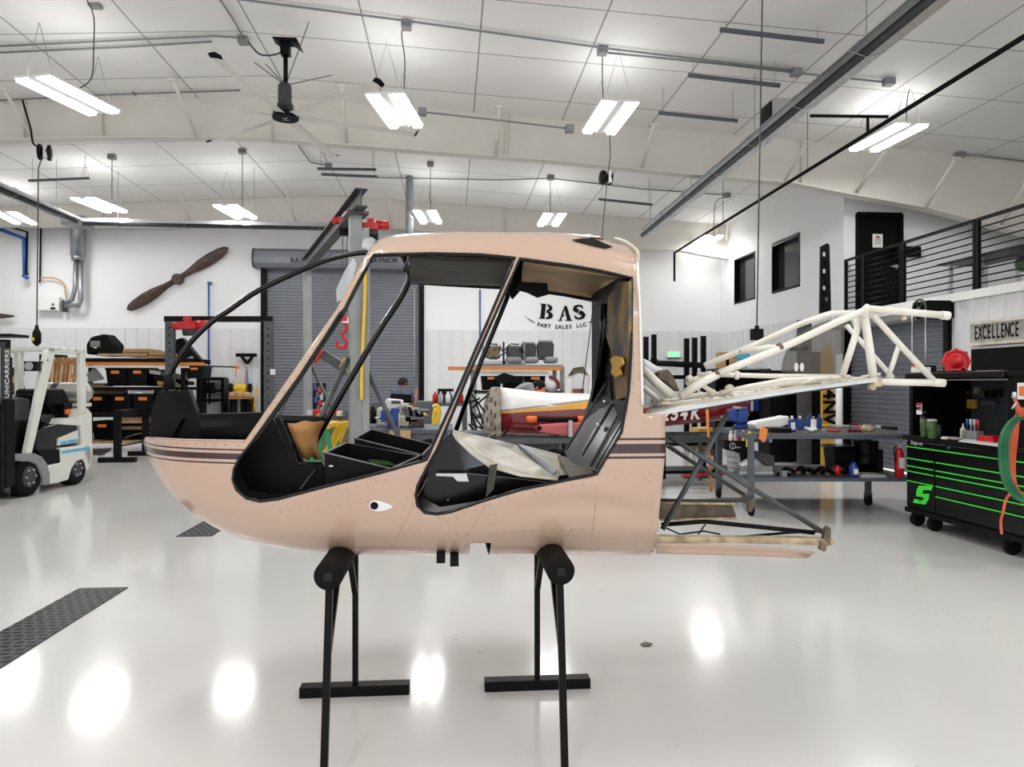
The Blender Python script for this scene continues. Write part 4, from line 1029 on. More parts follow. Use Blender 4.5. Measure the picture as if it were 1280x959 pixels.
MB().tube([P(u, v, YB - .35) for u, v in ((-8, 278), (34, 290), (33, 341), (35, 343))], .03, 6).build('bracket_arm', 'black', r)
pipe_thing('vent_pipe', [P(512, 221, 17.2), P(512, 300, 17.2)], .09, 'galv', 'round grey vent pipe standing up through the ceiling above the cabin roof', 'pipe', n=14)
r = thing('air_line', P(261, 353, YB - .04), 'thin blue air line running down the back wall left of the shutter', 'air line')
MB().tube([P(261, 355, YB - .06), P(261, 480, YB - .06)], .022, 6).build('line', 'pipeblue', r)
MB().box(P(262, 354, YB - .06), (.1, .06, .07)).build('elbow', 'pipeblue', r)
pipe_thing('air_line', [P(600, 362, YB - .04), P(600, 440, YB - .04)], .02, 'pipeblue', 'thin blue air line on the back wall seen between the cabin posts', 'air line')
# --- wooden propeller on the wall
c = P(222, 349, YB - .15); r = thing('wooden_propeller', c, 'large dark wooden propeller mounted diagonally high on the back wall', 'propeller')
MB().lathe(c + V((0, -.08, 0)), [(.10, 0), (.14, .02), (.14, .18), (.1, .2)], 16, V((0, 1, 0))).build('hub', 'darkwood', r)
for sg, tip in ((1, P(285, 310, YB - .15)), (-1, P(159, 387, YB - .15))):
    d = (tip - c); L = d.length; d.normalize(); s_ = V((-d.z, 0, d.x)) * 1; vs = []; fs = []
    W = [(0, .10), (.12, .07), (.25, .085), (.45, .135), (.65, .15), (.85, .125), (.95, .09), (1.0, .02)]
    for i, (t, w_) in enumerate(W):
        tw = .5 - .35 * t; n_ = 8
        for k in range(n_):
            a_ = 2 * PI * k / n_; x_, y_ = w_ * math.cos(a_), (.05 * (1 - .6 * t)) * math.sin(a_)
            vs.append(c + d * (t * L) + s_ * (x_ * math.cos(tw) - y_ * math.sin(tw)) + V((0, -1, 0)) * (x_ * math.sin(tw) * sg + y_ * math.cos(tw)))
    for i in range(len(W) - 1):
        for k in range(8): fs.append((i * 8 + k, i * 8 + (k + 1) % 8, i * 8 + 8 + (k + 1) % 8, i * 8 + 8 + k))
    fs.append(tuple(range(len(vs) - 8, len(vs))))
    MB().mesh(vs, fs, True).build('blade', 'darkwood', r)
c = P(-4, 395, YB - .3); MB()
tag(MB().prism([P(u, v, YB - .2) for u, v in ((-8, 392), (2, 392), (16, 394), (17, 396), (3, 398), (-8, 398))], (0, .06, 0)).build('wall_propeller', 'darkwood'), 'tip of a dark propeller blade on the back wall at the left edge', 'propeller')
# ================================================================ GANTRIES
def post(mb, p0, p1, w=.12): return mb.bar(p0, p1, w, w)
Yg = 16.3
r = thing('gantry_crane', V((P(273, 500, Yg).x, Yg, 0)), 'small gantry with black top beam and grey punched posts left of the shutter', 'gantry crane')
zb = P(270, 399, Yg).z
MB().bar(P(206, 399, Yg), P(341, 399, Yg), .1, .12).build('top_beam', 'black', r)
for u in (213, 336):
    p = P(u, 402, Yg); po = MB().box2((p.x - .09, Yg - .06, 0), (p.x + .09, Yg + .06, p.z)).build('post', 'steelgrey', r)
    MB().box2((p.x - .35, Yg - .06, 0), (p.x + .35, Yg + .06, .08)).build('post_foot', 'steelgrey', r)
    mb = MB()
    for k in range(14): mb.box((p.x, Yg - .062, .6 + k * .16), (.035, .006, .035))
    mb.build('punched_holes', 'black', po)
p = P(341, 465, Yg - .1); MB().box(p + V((0, 0, 0)), (.1, .04, .12)).build('warning_tag', 'paper', r)
def hoist(p, label, k=1.0, hook=None):
    r = thing('electric_hoist', p, label, 'hoist')
    if k < .6: MB().box(p + V((0, .02, -.2 * k)), (.3 * k, .2 * k, .3 * k)).build('gear_case', 'black', r, .01)
    MB().box(p + V((0, 0, 0)), (.34 * k, .22 * k, .15 * k)).lathe(p + V((.1 * k, 0, .02)), [(.1 * k, 0), (.1 * k, .28 * k), (.07 * k, .32 * k)], 14, V((1, 0, 0))).lathe(p + V((-.32 * k, 0, .0)), [(.07 * k, 0), (.09 * k, .03), (.09 * k, .2 * k)], 14, V((1, 0, 0))).box(p + V((0, 0, .12 * k)), (.16 * k, .2 * k, .1 * k)).build('motor_body', 'red', r)
    MB().lathe(p + V((-.1 * k, 0, -.12 * k)), [(.09 * k, 0), (.09 * k, .26 * k)], 14, V((1, 0, 0))).build('cable_drum', 'darkgrey', r)
    if hook:
        for dx in (-.03, .03): MB().tube([p + V((dx, 0, -.1 * k)), hook + V((dx * .5, 0, .1))], .005, 5).build('lifting_cable', 'darkgrey', r)
        hk = MB().box(hook + V((0, 0, .1)), (.12, .07, .08)).tube(spline([hook + V(q) for q in ((0, 0, .08), (.05, 0, -.02), (.0, 0, -.10), (.05, 0, -.18), (.02, 0, -.26), (-.05, 0, -.24), (-.06, 0, -.18))], 4), .022, 8).build('hook', 'red', r)
        MB().box(hook + V((.05, 0, .07)), (.1, .06, .06)).build('hook_block', 'alu', r)
    return r
hoist(P(236, 407, Yg), 'red electric hoist hanging from the small gantry beam', 1.05)
# big gantry (beam runs away from the camera)
g1, g2 = PD(444, 250, 8.1), PD(384, 316, 12.0)
zt = PD(444, 247, 8.1).z
g1.z = g2.z = zt - .08
BG = thing('gantry_crane', V((g1.x, g1.y, 0)), 'tall steel gantry with an I-beam running toward the shutter and braced posts', 'gantry crane')
d = (g2 - g1).normalized(); e0 = g1 - d * .35; e1 = g2 + d * .25
mb = MB(); mb.bar(e0 + V((0, 0, .09)), e1 + V((0, 0, .09)), .13, .015); mb.bar(e0 + V((0, 0, -.09)), e1 + V((0, 0, -.09)), .13, .015); mb.bar(e0, e1, .012, .18)
mb.build('top_beam', 'darkgrey', BG)
s_ = V((-d.y, d.x, 0))
for k, g in enumerate((g1, g2)):
    z1 = zt - .17; w_ = .125
    MB().box((g.x, g.y, z1 / 2), (w_, w_, z1), rz=math.atan2(d.y, d.x)).build('post', 'postgrey', BG)
    MB().box((g.x, g.y, z1 - .02), (.32, .24, .03), rz=math.atan2(d.y, d.x)).build('cap_plate', 'steelgrey', BG)
    MB().bar(g * 1 - s_ * .9 - V((0, 0, g.z - .08)), g + s_ * .9 - V((0, 0, g.z - .08)), .1, .1).build('foot_beam', 'galv', BG)
    for sg in (-1, 1): MB().tube([V((g.x, g.y, 1.78)) + s_ * sg * .07, V((g.x, g.y, .12)) + s_ * sg * .85], .028, 8).build('diagonal_brace', 'steelgrey', BG)
MB().box((g1.x + .12, g1.y, 1.9), (.07, .09, 2.6)).build('telescoping_tube', 'postgrey', BG)
hk = PD(430, 410, 8.9)
hoist(PD(432, 276, 8.9), 'red hoist under the tall gantry beam, its hook hanging low', .5, PD(428, 408, 8.9))
hoist(PD(463, 281, 8.1) + V((.0, .1, 0)), 'red hoist motor sticking out right of the tall gantry post', .48)
tag(MB().tube(spline([PD(u, v, 8.0) for u, v in ((457, 330), (456, 372), (454, 420), (452, 470), (452, 500))], 4), .018, 7).build('lifting_strap', 'yellow'), 'yellow strap hanging beside the tall gantry post', 'strap')
p, q = PD(404, 443, 9.6), PD(462, 480, 9.3)
r = thing('load_leveler', p, 'grey load leveler bar hanging slanted from the red hook', 'load leveler')
MB().bar(p, q, .06, .12).build('bar', 'steelgrey', r); MB().tube([p + V((0, 0, .05)), PD(393, 452, 9.6), PD(389, 447, 9.6)], .03, 8).build('crank_handle', 'red', r)
MB().tube([PD(430, 448, 9.4), PD(424, 460, 9.4)], .012, 6).tube([PD(430, 448, 9.4), PD(436, 470, 9.4)], .012, 6).build('lifting_chain', 'gold', r)
# ================================================================ BACK LEFT: drill stand, grinder table, broom rack, level
Yw = YB - .5
def bxp(mb, u0, v0, u1, v1, Y, dep=None, z1=None):
    a_, c_ = P(u0, v0, Y), P(u1, v1, Y); return mb.box2((a_.x, Y, c_.z), (c_.x, Y + (dep or .3), a_.z))
r = thing('drill_stand', V((P(264, 500, Yw).x, Yw, 0)), 'black metal shelf frame holding a small drill press against the back wall', 'shop stand')
x0, x1 = P(250, 480, Yw).x, P(278, 480, Yw).x
for x in (x0, x1): MB().box2((x - .04, Yw, 0), (x + .04, Yw + .4, P(250, 473, Yw).z)).build('side_frame', 'black', r)
for v in (474, 488, 500): z = P(260, v, Yw).z; MB().box2((x0, Yw, z - .04), (x1, Yw + .4, z + (.05 if v == 474 else .02))).build('shelf', 'black', r)
q = P(262, 485, Yw + .05)
tag(MB().box(q, (.22, .15, .28)).lathe(q + V((0, 0, -.42)), [(.03, 0), (.03, .3)], 8).box(q + V((0, 0, -.34)), (.3, .2, .04)).ball(q + V((.07, 0, -.05)), .09, 8).build('drill_press', 'black'), 'small black drill press in the metal shelf frame', 'drill press')
r = thing('grinder_table', V((P(302, 500, Yw).x, Yw, 0)), 'short black-legged table with wooden top under the yellow grinder', 'table')
x0, x1, z = P(286, 500, Yw).x, P(314, 500, Yw).x, P(300, 497, Yw).z
MB().box2((x0, Yw, z - .04), (x1, Yw + .5, z)).build('tabletop', 'wood', r)
for x in (x0 + .05, (x0 + x1) / 2 + .05, x1 - .05): MB().box2((x - .04, Yw, 0), (x + .04, Yw + .45, z - .04)).build('leg', 'black', r)
for k, u in enumerate((290, 299, 308)): q = P(u, 494, Yw); tag(MB().lathe(q + V((0, .1, -.06)), [(.09, 0), (.1, .02), (.1, .12), (.07, .15)], 12).build('wood_block', 'palewood'), ('leftmost', 'middle', 'rightmost')[k] + ' of the three round wood blocks on the grinder table', 'block')
q = P(300, 486, Yw + .05)
r = thing('bench_grinder', q, 'yellow bench grinder with black wheels on the small wood-topped table', 'grinder')
MB().lathe(q + V((-.16, .05, .02)), [(.08, 0), (.11, .05), (.11, .27), (.08, .32)], 14, V((1, 0, 0))).box(q + V((0, .05, -.08)), (.22, .16, .1)).build('motor', 'yellow', r)
for sx in (-1, 1): MB().lathe(q + V((sx * .24, .05, .02)), [(.1, -.04), (.12, -.03), (.12, .03), (.1, .04)], 14, V((1, 0, 0))).build('wheel', 'black', r)
r = thing('broom_rack', P(308, 444, Yw + .2), 'black broom head with handles hanging on the back wall over the grinder', 'broom')
MB().box(P(308, 444, Yw + .3), (.52, .12, .09)).prism([P(u, v, Yw + .3) for u, v in ((300, 446), (307, 455), (311, 455), (317, 446), (313, 446), (309, 451), (304, 446))], (0, .05, 0)).build('broom_head', 'black', r)
for u1, mm in ((305, 'orange'), (309, 'pipeblue'), (312, 'skyblue')): MB().tube([P(308.5, 453, Yw + .33), P(u1, 492, Yw + .33)], .015, 6).build('handle', mm, r)
tag(MB().bar(P(321, 482, Yw + .3), P(317, 516, Yw + .3), .04, .03).build('spirit_level', 'yellow'), 'yellow level leaning on the back wall beside the grinder table', 'level')
# ================================================================ FORKLIFT
FX, FD = -6.42, 9.76
def fk(u, v):   # point on the visible side plane of the truck
    d = FX * F / (u - 640); return CW(FX, d, CH - (v - 479.5) * d / F)
fo = CW(FX, FD); LAT = V((-ct, st, 0)); FWD = V((-st, -ct, 0))      # LAT: away from camera side, FWD: towards forks
FK = thing('forklift', fo, 'white and black forklift with silver gas tank parked at the left edge', 'forklift')
def fz(px, z): 
    p = fk(*px); p.z = z; return p
def side(pts, dep, off=0): return MB().prism([fk(u, v) + LAT * off for u, v in pts], LAT * dep)
WDT = 1.02
# chassis
side([(58, 606), (60, 582), (76, 578), (76, 560), (113, 556), (116, 575), (112, 585), (104, 574), (96, 577), (90, 586), (86, 600), (72, 604)], WDT).build('chassis', 'fkwhite', FK, .02)
side([(102, 523), (103, 512), (110, 510), (116, 517), (116.5, 572), (110, 590), (107, 575), (104, 560)], WDT).build('counterweight', 'fkwhite', FK, .03)
side([(46, 542), (62, 534), (76, 530), (101, 531), (102, 555), (76, 560), (76, 578), (60, 580), (56, 571), (46, 567), (50, 560)], WDT - .1, .05).build('hood', 'black_gloss', FK, .02)
side([(75, 557), (76, 548), (100, 538), (100.5, 553)], .02, .03).build('side_badge_panel', 'fkwhite', FK)
side([(88, 523), (102, 522), (103, 532), (84, 531)], WDT - .1, .03).build('rear_hood', 'fkwhite', FK)
o = side([(77.5, 567), (77.5, 564), (112, 558.5), (112, 561.5)], .012, -.008).build('blue_stripe', 'skyblue', FK)
pA, pB = fk(80, 554), fk(97, 551)
dd = (pB - pA).normalized(); Rt = Matrix((dd, V((0, 0, 1)) - dd * dd.z, LAT * -1)).transposed()
text('UNICARRIERS', 'side_lettering', (pA + pB) / 2 - LAT * (-.022) , Rt, .07, 'skyblue', FK, ex=.003)
# fender arch
arc = [(16, 575), (20, 570), (30, 567), (42, 567), (50, 571), (56, 579), (60, 592), (60, 606), (52, 607), (50, 594), (44, 581), (36, 577), (24, 577)]
side(arc, .34, -.03).build('front_fender', 'grey', FK, .01)
# wheels
def wheel(u, v, r0, wd, name, off=0):
    c = fk(u, v); c.z = r0; c = c + LAT * off
    o = MB().lathe(c, [(r0 * .6, 0), (r0 * .95, .0), (r0, .03), (r0, wd - .03), (r0 * .95, wd), (r0 * .6, wd)], 28, LAT).build(name, 'rubber', FK)
    h = MB().lathe(c - LAT * -.02, [(r0 * .2, -.03), (r0 * .5, -.03), (r0 * .62, .0), (r0 * .62, .05)], 22, LAT).build('rim', 'darkgrey', o)
    hc = c - LAT * .012
    for k in range(6): a_ = k * PI / 3; MB().lathe(hc + (FWD * math.cos(a_) + V((0, 0, 1)) * math.sin(a_)) * r0 * .38, [(.014, 0), (.014, .02)], 6, LAT * -1).build('wheel_nut', 'ltgrey', o)
    return o
wheel(37, 602, .26, .24, 'front_wheel'); wheel(99, 591, .235, .2, 'rear_wheel', .03)
wheel(37, 602, .26, .24, 'front_wheel', WDT - .24); wheel(99, 591, .235, .2, 'rear_wheel', WDT - .23)
# overhead guard
for off in (0, WDT - .09):
    mb = side([(33, 567), (40, 567), (70, 438), (68, 434), (62, 434), (59, 440)], .07, off); mb.build('front_pillar', 'fkwhite', FK, .008)
    side([(101, 440), (107, 440), (104, 523), (108, 523)][0:2] + [(108, 518), (102, 518)], .07, off).build('rear_pillar', 'fkwhite', FK, .008)
    side([(60, 434), (106, 437), (107, 442), (62, 441)], .07, off).build('roof_rail', 'fkwhite', FK, .008)
pz = fk(62, 436)
for t in (0, .25, .5, .75, 1): c = fk(63, 436).lerp(fk(105, 438), t); MB().bar(c, c + LAT * WDT, .05, .05).build('roof_bar', 'fkwhite', FK)
# seat, tank, wheel, dash
side([(83, 489), (86, 486), (106, 486), (112, 500), (110, 516), (92, 517), (84, 505)], .45, .3).build('seat_back', 'black', FK, .03)
side([(74, 520), (80, 517), (108, 518), (111, 524), (84, 532), (74, 528)], .5, .27).build('seat_cushion', 'black_gloss', FK, .02)
side([(97, 505), (107, 503), (107, 510), (101, 524), (97, 524)], .08, .2).build('armrest', 'black', FK)
side([(97, 513), (102, 511), (103, 517), (98, 518)], .03, .17).build('lever_knob', 'safety', FK)
c = fk(122, 491) + LAT * .2; c2 = c + LAT * .85
t_ = MB().lathe(c, [(.02, -.1), (.1, -.08), (.155, -.02), (.16, .05), (.16, .6), (.14, .68), (.05, .72)], 22, LAT).build('gas_tank', 'tanksteel', FK)
MB().lathe(c, [(.162, .35), (.164, .4), (.162, .45)], 22, LAT, cap=False).build('tank_strap', 'darkgrey', t_)
MB().bar(fk(118, 506) + LAT * .1, fk(118, 506) + LAT * .8, .2, .05).build('tank_cradle', 'fkwhite', FK)
c = fk(80, 500) + LAT * .5; ax = (V((0, 0, 1)) - FWD * .5).normalized()
xx = LAT; yy = ax.cross(xx)
MB().tube([c + (xx * math.cos(t) + yy * math.sin(t)) * .17 for t in [2 * PI * k / 24 for k in range(24)]], .014, 7, closed=True).tube([c + xx * .16, c - xx * .16], .01, 6).build('steering_wheel', 'black', FK)
MB().tube([c, c - ax * .35], .03, 8).build('steering_column', 'black', FK)
side([(27, 500), (39, 497), (51, 499), (52, 520), (47, 527), (29, 527)], .7, .15).build('dashboard', 'darkgrey', FK, .015)
side([(26, 527), (46, 527), (44, 567), (26, 567)], .75, .12).build('cowl', 'black', FK)
side([(38, 566), (46, 540), (54, 566), (62, 580), (40, 570)], .9, .06).build('floor_plate', 'black_matte', FK)
side([(47, 562), (75, 562), (76, 579), (60, 580)], .3, .01).build('step', 'black_matte', FK)
# lamp
c = fk(50, 458) + LAT * .1
l_ = MB().box(c + FWD * .0, (.16, .12, .13)).build('work_lamp', 'black', FK); MB().lathe(c + FWD * .07, [(.055, 0), (.055, .02)], 14, FWD).build('lamp_lens', 'ltgrey', l_)
MB().tube([c, fk(60, 450)], .012, 6).build('lamp_bracket', 'black', FK)
# mast
mf = fo + FWD * .45 - LAT * .22
for off in (.18, WDT - .28):
    q = mf + LAT * off
    z1 = PD(8, 421, 9.2).z
    for k, (s0, wz) in enumerate(((0, .07), (.1, .05))):
        MB().box(q + LAT * (s0 * .9) + FWD * (.08 * k) + V((0, 0, z1 / 2)), (.06, .1, z1 - .12 - .1 * k), rz=-TH).build('mast_rail', 'darkgrey', FK)
    MB().tube([q + FWD * -.08 + V((0, 0, .3)), q + FWD * -.08 + V((0, 0, z1 - .25))], .03, 8).build('lift_cylinder', 'black', FK)
    MB().box(q - LAT * .04 + V((0, 0, .75)) , (.05, .16, 1.1), rz=-TH).build('mast_side_plate', 'black', FK)
for z in (.25, 1.2, z1 - .08): MB().bar(mf + LAT * .14 + V((0, 0, z)), mf + LAT * (WDT - .14) + V((0, 0, z)), .08, .1).build('mast_crossbar', 'black', FK)
c = mf + LAT * .2 + V((0, 0, z1 + .02)); MB().box(c + LAT * .3 + FWD * -.05, (.95, .34, .035), rz=-TH).build('mast_top_plate', 'black', FK)
for k in range(6): MB().bar(mf + FWD * .18 + LAT * (.1 + k * .16) + V((0, 0, .1)), mf + FWD * .18 + LAT * (.1 + k * .16) + V((0, 0, 1.25)), .035, .035).build('load_backrest_bar', 'black', FK)
for z in (.12, .55, 1.2): MB().bar(mf + FWD * .18 + LAT * .02 + V((0, 0, z)), mf + FWD * .18 + LAT * WDT + V((0, 0, z)), .05, .06).build('fork_carriage', 'black', FK)
for off in (.25, .75): MB().box(mf + FWD * .65 + LAT * off + V((0, 0, .04)), (.1, .95, .035), rz=-TH).build('fork', 'black', FK)
Rm = Matrix((V((0, 0, 1)), LAT * 1, V((ct, -st, 0)))).transposed()
text('UNICARRIERS', 'mast_lettering', mf + LAT * .145 + FWD * .02 + V((0, 0, 1.62)), Matrix((V((0, 0, 1)), V((-st, -ct, 0)), V((ct, -st, 0)))).transposed(), .1, 'paper', FK, ex=.003)
# ================================================================ LEFT RACK
YR = 16.6
def bz(v, Y=YR): return P(200, v, Y).z
x0, x1 = P(72, 500, YR).x, P(249, 500, YR).x
RK = thing('storage_rack', V(((x0 + x1) / 2, YR, 0)), 'black storage rack with orange top beam and rows of black totes on the left', 'rack')
for x in (x0 + .2, P(211, 500, YR).x, x1 - .35):
    for y in (YR, YR + 1.0): MB().box2((x - .04, y, .12), (x + .04, y + .06, bz(449))).build('upright', 'black_matte', RK)
    MB().lathe((x - .03, YR + .05, .075), [(.075, 0), (.075, .05)], 14, V((1, 0, 0))).build('caster', 'rubber', RK)
for v, mm, th in ((448, 'black_matte', .1), (484, 'black_matte', .07), (518, 'black_matte', .06), (551, 'palewood', .05)):
    z = bz(v); MB().box2((x0, YR - .02, z - th), (x1 - (.1 if v == 448 else .35), YR + 1.08, z)).build('shelf_board', mm, RK)
MB().box2((x0, YR - .06, bz(457)), (x1 + .12, YR - .02, bz(453))).build('orange_beam', 'rackorange', RK)
MB().box2((x0 + .4, YR - .03, bz(460)), (x1 - .2, YR - .025, bz(457.5))).build('white_strip', 'white', RK)
TB = None
def tote(u0, v0, u1, v1, Y, label):
    global TB
    a_, c_ = P(u0, v0, Y), P(u1, v1, Y); w_ = c_.x - a_.x; h_ = a_.z - c_.z; c0 = V(((a_.x + c_.x) / 2, Y + .3, c_.z))
    if TB is None:
        r = thing('storage_tote', c0, label, 'storage tote', 'black totes with orange handles on the left rack')
        x, y = w_ / 2, .3
        mb = MB().mesh([c0 + V(q) for q in ((-x * .86, -y * .9, 0), (x * .86, -y * .9, 0), (x * .86, y * .9, 0), (-x * .86, y * .9, 0), (-x, -y, h_), (x, -y, h_), (x, y, h_), (-x, y, h_))], [(0, 1, 2, 3), (0, 1, 5, 4), (1, 2, 6, 5), (2, 3, 7, 6), (3, 0, 4, 7), (4, 5, 6, 7)])
        mb.build('tub', 'black', r)
        MB().box(c0 + V((0, 0, h_)), (w_ * 1.04, .64, .05)).build('lid', 'black', r, .01)
        MB().box(c0 + V((0, -y - .02, h_ * .8)), (w_ * .42, .03, .07)).build('handle', 'orange', r, .01)
        TB = (r, w_, h_)
    else:
        r = dup(TB[0], c0, label=label)
        r.scale = (w_ / TB[1], 1, h_ / TB[2])
    return r
for q in ((132, 461, 157, 482.5, 'tote on the left rack, upper shelf, left one of two'), (160, 461, 184, 482.5, 'tote on the left rack, upper shelf, right one of two'), (110, 494, 135, 516.5, 'tote on the left rack, middle shelf, nearest the forklift'),
          (137, 494, 163, 516.5, 'tote on the left rack, middle of the middle shelf'), (166, 494, 192, 516.5, 'tote on the left rack, middle shelf, nearest the cabin nose'), (115, 528, 141, 549.5, 'tote on the left rack, bottom shelf behind the stand'),
          (232, 458, 254, 473, 'tote hanging at the right end of the left rack, no shelf under it')):
    tote(*q[:4], YR + .03, 'black ' + q[4])
# things on top of and in the rack
r = tag(MB().prism([P(u, v, YR + .2) for u, v in ((107, 443), (107, 430), (113, 421), (131, 417), (144, 431), (142, 443))], (0, .5, 0)).build('equipment_cover', 'black_matte', bevel=.05), 'black fabric cover with faint white print on top of the left rack', 'cover')
for k in range(4): MB().box(P(119, 427 + k * 2, YR + .19), (.2, .01, .018)).build('printed_line', 'ltgrey', r)
MB().box(P(119, 434, YR + .19), (.06, .01, .05)).build('printed_logo', 'paper', r)
r = tag(MB().prism([P(u, v, YR + .1) for u, v in ((209, 428), (227, 422), (251, 451), (229, 453))], (0, .25, 0)).build('equipment_case', 'black', bevel=.02), 'black flat case leaning on the right end of the left rack top', 'case')
MB().prism([P(u, v, YR + .09) for u, v in ((231, 449), (240, 445), (243, 449), (234, 452))], (0, .01, 0)).build('paper_label', 'ltgrey', r)
for k, (u0, v0, u1, v1) in enumerate(((155, 436, 186, 441), (154, 440, 184, 446), (186, 439, 211, 445), (185, 444, 214, 450))):
    tag(bxp(MB(), u0, v0, u1, v1, YR + .1, .7).build('cardboard_box', 'cardboard'), 'flat cardboard box on the left rack top, ' + ('upper left of four', 'lower left of four', 'upper right of four', 'lower right of four')[k], 'box', 'flat cardboard boxes on the rack top')
tag(bxp(MB(), 122, 442, 154, 445, YR + .1, .6).build('wood_plank', 'palewood'), 'thin pale plank lying on the rack top beside the black cover', 'plank')
r = tag(MB().tube([P(249, 457.5, YR), P(296, 459, YR)], .02, 6).build('marker_rod', 'darkgrey'), 'thin rod with an orange tip sticking out right from the rack top', 'rod')
MB().ball(P(297, 459, YR), .045, 8).tube([P(295, 460, YR), P(295, 472, YR)], .012, 6).build('orange_tip', 'safety', r)
tag(MB().prism([P(u, v, YR + .1) for u, v in ((108, 468), (118, 459), (130, 474), (112, 478))], (0, .04, 0)).build('sheet_panel', 'grey'), 'grey sheet panel leaning on the upper shelf beside the totes', 'sheet')
for k, (u0, u1, v0) in enumerate(((140, 190, 488), (155, 205, 541))):
    pts = [P(u0 + (u1 - u0) * t, v0 + 6 - 6 * math.sin(PI * t), YR + .15) for t in [i / 10 for i in range(11)]]
    n_ = len(pts); vs = pts + [p + V((0, .8, 0)) for p in pts]
    o = MB().mesh(vs, [(i, i + 1, i + 1 + n_, i + n_) for i in range(n_ - 1)], True).build('plastic_fairing', 'clear' if k == 0 else 'grey'); so = o.modifiers.new('t', 'SOLIDIFY'); so.thickness = .02
    tag(o, ('clear curved plastic fairing', 'grey curved fairing')[k] + (' lying over the middle totes', ' on the bottom shelf of the left rack')[k], 'fairing')
tag(bxp(MB(), 145, 519, 200, 529, YR + .1, .8).build('wood_board', 'palewood'), 'pale wood board under the middle shelf of the left rack', 'board')
tag(bxp(MB(), 190, 529, 205, 545, YR + .3, .6).build('cardboard_box', 'cardboard'), 'brown cardboard box deep in the lowest shelf behind the nose', 'box')
for k in range(9):
    u = 186 + k * 5; v = 462 + (k * 7) % 18
    p = P(u, v, YR + .1 + .05 * k)
    tag(MB().prism([p, p + V((.25, .0, -.04)), p + V((.24, 0, -.12)), p + V((.02, 0, -.09))], (0, .4, 0)).build('spare_part', ('ltgrey', 'black', 'palewood', 'grey', 'black', 'cream')[k % 6]), ('light grey', 'black', 'pale', 'grey', 'black', 'cream')[k % 6] + ' loose part on the rack shelf behind the bow foot', 'part', 'loose parts on the upper rack shelf')
# wooden pallets leaning behind the forklift
PL = thing('wooden_pallet', P(76, 482, 15.4), 'wooden pallet leaning upright behind the forklift seat', 'pallet', 'wooden pallets behind the forklift')
for k in range(7): MB().bar(P(63 + k * 5.5, 492, 15.4), P(68 + k * 5.5, 447, 15.6), .06, .02).build('slat', 'wood' if k % 2 else 'palewood', PL)
for v in (452, 470, 488): MB().bar(P(62, v, 15.55), P(104, v, 15.55), .05, .08).build('runner', 'wood', PL)
MB().bar(P(62, 492, 15.5), P(103, 492, 15.5), .1, .1).build('base_runner', 'wood', PL)
tag(bxp(MB(), 62, 494, 94, 569, 15.5, .6).build('parts_crate', 'darkwood'), 'dark wooden crate under the leaning pallet behind the forklift', 'crate')
tag(bxp(MB(), 49, 443, 70, 559, 17.2, .5).build('dark_cabinet', 'black'), 'black cabinet against the back wall behind the forklift roof', 'cabinet')
# far stands: heavy single-post ends under a pipe
def far_stand(u0, D, label):
    c = PD(u0, 500, D); x, y = c.x, c.y
    r = thing('pipe_stand', (x, y, 0), label, 'stand')
    for k, yy in enumerate((y, y + 1.3)):
        MB().box2((x - .06, yy - .05, .08), (x + .06, yy + .05, .9)).build('post', 'black', r, .004)
        MB().box2((x - .34, yy - .06, 0), (x + .34, yy + .06, .09)).build('foot_bar', 'black', r, .004)
    MB().tube([(x, y - .12, .93), (x, y + 1.42, .93)], .07, 14).build('top_pipe', 'black', r)
    MB().tube([(x, y, .3), (x, y + 1.3, .3)], .02, 8).build('tie_rod', 'darkgrey', r)
far_stand(147, 14.1, 'black pipe stand with T feet between the forklift and the cabin nose')
for k, (u0, u1, v0, v1) in enumerate(((186, 205, 462, 483), (196, 225, 494, 517), (145, 170, 529, 550), (175, 204, 530, 550))):
    tag(bxp(MB(), u0, v0, u1, v1, YR + .45, .5).build('black_bin', 'black', bevel=.02), 'plain black bin set deep in the left rack, ' + ('upper shelf right end', 'middle shelf right end', 'bottom shelf beside the tote', 'bottom shelf behind the nose')[k], 'bin')
for k, (u0, u1, v0, v1, mt) in enumerate(((108, 131, 483.5, 479, 'cardboard'), (112, 150, 493, 487.5, 'palewood'), (133, 156, 461, 458.6, 'white'), (150, 205, 537, 533, 'palewood'), (192, 214, 492, 486, 'darkgrey'))):
    tag(bxp(MB(), u0, min(v0, v1), u1, max(v0, v1), YR + .35, .4).build('flat_panel', mt, bevel=.005), ('brown', 'pale wooden', 'white', 'tan', 'dark grey')[k] + ' flat panel lying in the left rack among the totes', 'panel')
tag(MB().prism([PZ(u, v, .005) for u, v in ((116, 562), (139, 561), (128, 569), (116, 568))], (0, 0, .02)).build('floor_mat', 'darkgrey'), 'dark grey mat on the floor right of the forklift rear', 'mat')
# ================================================================ FLOOR DRAINS
def grate(px, label):
    c = [PZ(u, v, .004) for u, v in px]
    a_, b_, d_, e_ = c
    xm0 = (a_.x + b_.x) / 2; w_ = .34
    r = thing('floor_grate', (c[0] + c[2]) / 2, label, 'floor grate', 'perforated floor drain grates')
    mb = MB().prism([V((q.x, q.y, .001)) for q in c], (0, 0, .008)); f_ = mb.build('grate_frame', 'darkgrey', r)
    mb = MB(); y0, y1 = min(q.y for q in c), max(q.y for q in c)
    nr = int((y1 - y0) / .07)
    for i in range(nr):
        y = y0 + .04 + i * .07; t = (y - y0) / (y1 - y0)
        l_ = c[0].lerp(c[3], (y - c[0].y) / (c[3].y - c[0].y)); r2 = c[1].lerp(c[2], (y - c[1].y) / (c[2].y - c[1].y))
        for k in range(4):
            t0 = .08 + k * .22; p = l_.lerp(r2, t0 + .1); w2 = (r2 - l_).length * .15
            mb.box((p.x, p.y, .0095), (w2, .035, .001))
    mb.build('slots', 'black', r)['kind'] = 'stuff'
    return r
